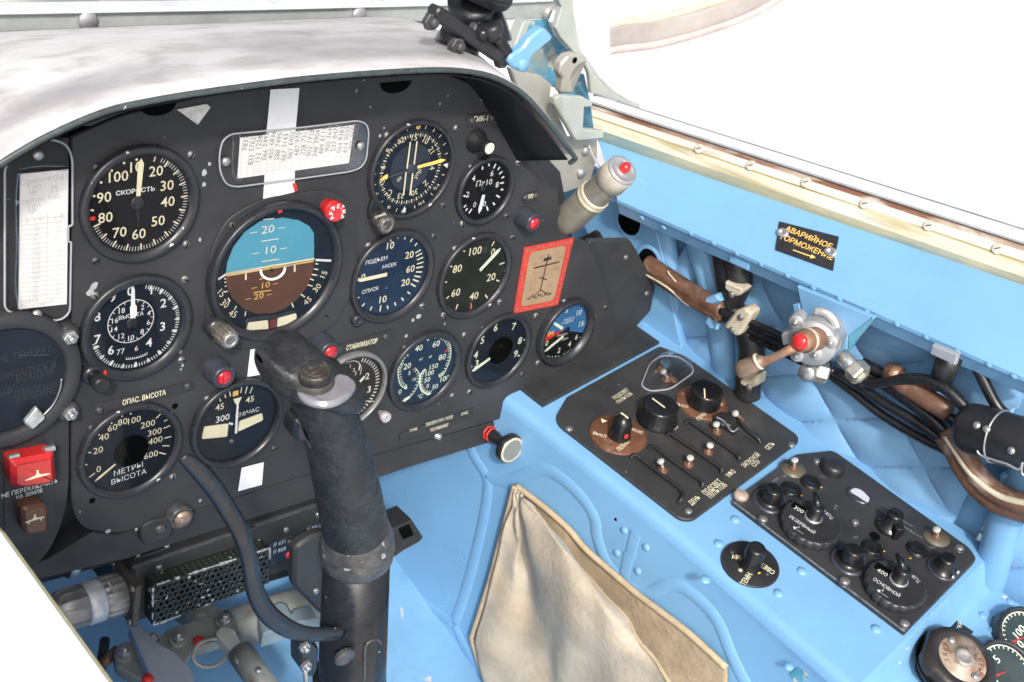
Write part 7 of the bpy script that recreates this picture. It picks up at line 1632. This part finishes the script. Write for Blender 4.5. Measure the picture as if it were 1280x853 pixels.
for q in ((402, 33), (577, 103)):
    v = hit(*za(*q), FLP, .006); part('screw', S(lathe([(.0068, 0), (.0068, .0018), (.0055, .003), (.0028, .0032), (.0024, .0016), (0, .0016)], 24), iT @ T(v.x, v.y, .0056), True), M_steel, tp)

# ================================================================== CANVAS POCKET
zp8 = Zm(420, 560, 2.909)
pk_ = thing('canvas_pocket', 'beige canvas map pocket sagging open on the blue console side', 'pocket', FV)
def V8(x, y, o): return Sv(*zp8(x, y), o)
# back sheet, flat on the wall
bl = [[(650, 140), (640, 190), (600, 330), (560, 500), (505, 670), (500, 720), (545, 860)],
      [(700, 165), (705, 260), (690, 400), (680, 560), (660, 700), (650, 780), (660, 880)],
      [(800, 255), (810, 360), (800, 480), (790, 600), (780, 720), (770, 800), (770, 900)],
      [(900, 370), (910, 450), (910, 560), (900, 660), (890, 760), (880, 830), (880, 920)],
      [(1050, 490), (1050, 560), (1050, 640), (1040, 720), (1030, 800), (1020, 870), (1010, 950)],
      [(1270, 660), (1270, 710), (1270, 760), (1270, 810), (1270, 860), (1270, 920), (1260, 1000)],
      [(1420, 800), (1420, 830), (1420, 860), (1420, 890), (1420, 920), (1420, 960), (1420, 1020)]]
rows = lerp_rows([spline([V8(x, y, .004 + .002 * math.sin(x * .02 + y * .013)) for x, y in l], 5) for l in bl], 6)
part('back_cloth', S(sheet(rows, .0025), None, True), M_canvas2, pk_)
# front cloth: bulging folds
fl2 = [[(652, 150, .006), (640, 215, .010), (600, 340, .012), (560, 500, .012), (508, 670, .010), (510, 760, .010), (560, 900, .010)],
       [(656, 160, .008), (660, 260, .014), (655, 400, .010), (640, 540, .008), (610, 690, .012), (620, 800, .018), (650, 920, .02)],
       [(662, 165, .010), (668, 260, .012), (690, 400, .004), (720, 540, .004), (735, 680, .006), (745, 800, .012), (760, 930, .02)],
       [(670, 170, .014), (690, 260, .026), (730, 400, .040), (780, 540, .050), (800, 680, .036), (810, 800, .026), (830, 940, .03)],
       [(680, 180, .014), (760, 270, .028), (830, 390, .046), (880, 530, .062), (900, 680, .062), (930, 800, .044), (960, 950, .045)],
       [(690, 190, .012), (800, 320, .022), (880, 420, .040), (960, 540, .056), (1020, 670, .064), (1060, 790, .060), (1090, 960, .06)],
       [(695, 195, .010), (830, 370, .020), (930, 490, .032), (1040, 610, .046), (1110, 710, .054), (1200, 820, .060), (1300, 980, .06)]]
rows = lerp_rows([spline([V8(x, y, o + .009) for x, y, o in l], 6) for l in fl2], 8)
rr3 = []
for i, r in enumerate(rows):
    rr3.append([p + Vector((0, 0, .0018 * math.sin(i * .55 + j * .21) + .0012 * math.sin(j * .8 - i * .35))) for j, p in enumerate(r)])
part('front_cloth', S(sheet(rr3, .0025), None, True), M_canvas, pk_)
hem = spline([V8(x, y, .007) for x, y in ((655, 140), (700, 172), (780, 235), (850, 300), (905, 365), (1000, 450), (1100, 535), (1200, 610), (1290, 680), (1420, 800))], 5)
part('upper_hem', S(tube(hem, .0034, 10), None, True), M_hem, pk_)
hem = spline([V8(x, y, .012) for x, y in ((650, 140), (635, 200), (598, 340), (555, 500), (500, 672), (496, 700), (520, 780), (560, 900))], 5)
part('side_hem', S(tube(hem, .0036, 10, .8), None, True), M_hem, pk_)
part('fold_edge', S(tube(rr3[-1], .0022, 8), None, True), M_hem, pk_)
for q in ((652, 218), (531, 735)): v = V8(*q, .017); part('stud', S(lathe([(.0042, 0), (.0040, .001), (.0022, .0018), (0, .002)], 16), T(v.x, v.y, v.z), True), mat('blue_grey_stud', (.25, .36, .48), .35, .4, var=.3) if 'blue_grey_stud' not in bpy.data.materials else bpy.data.materials['blue_grey_stud'], pk_)
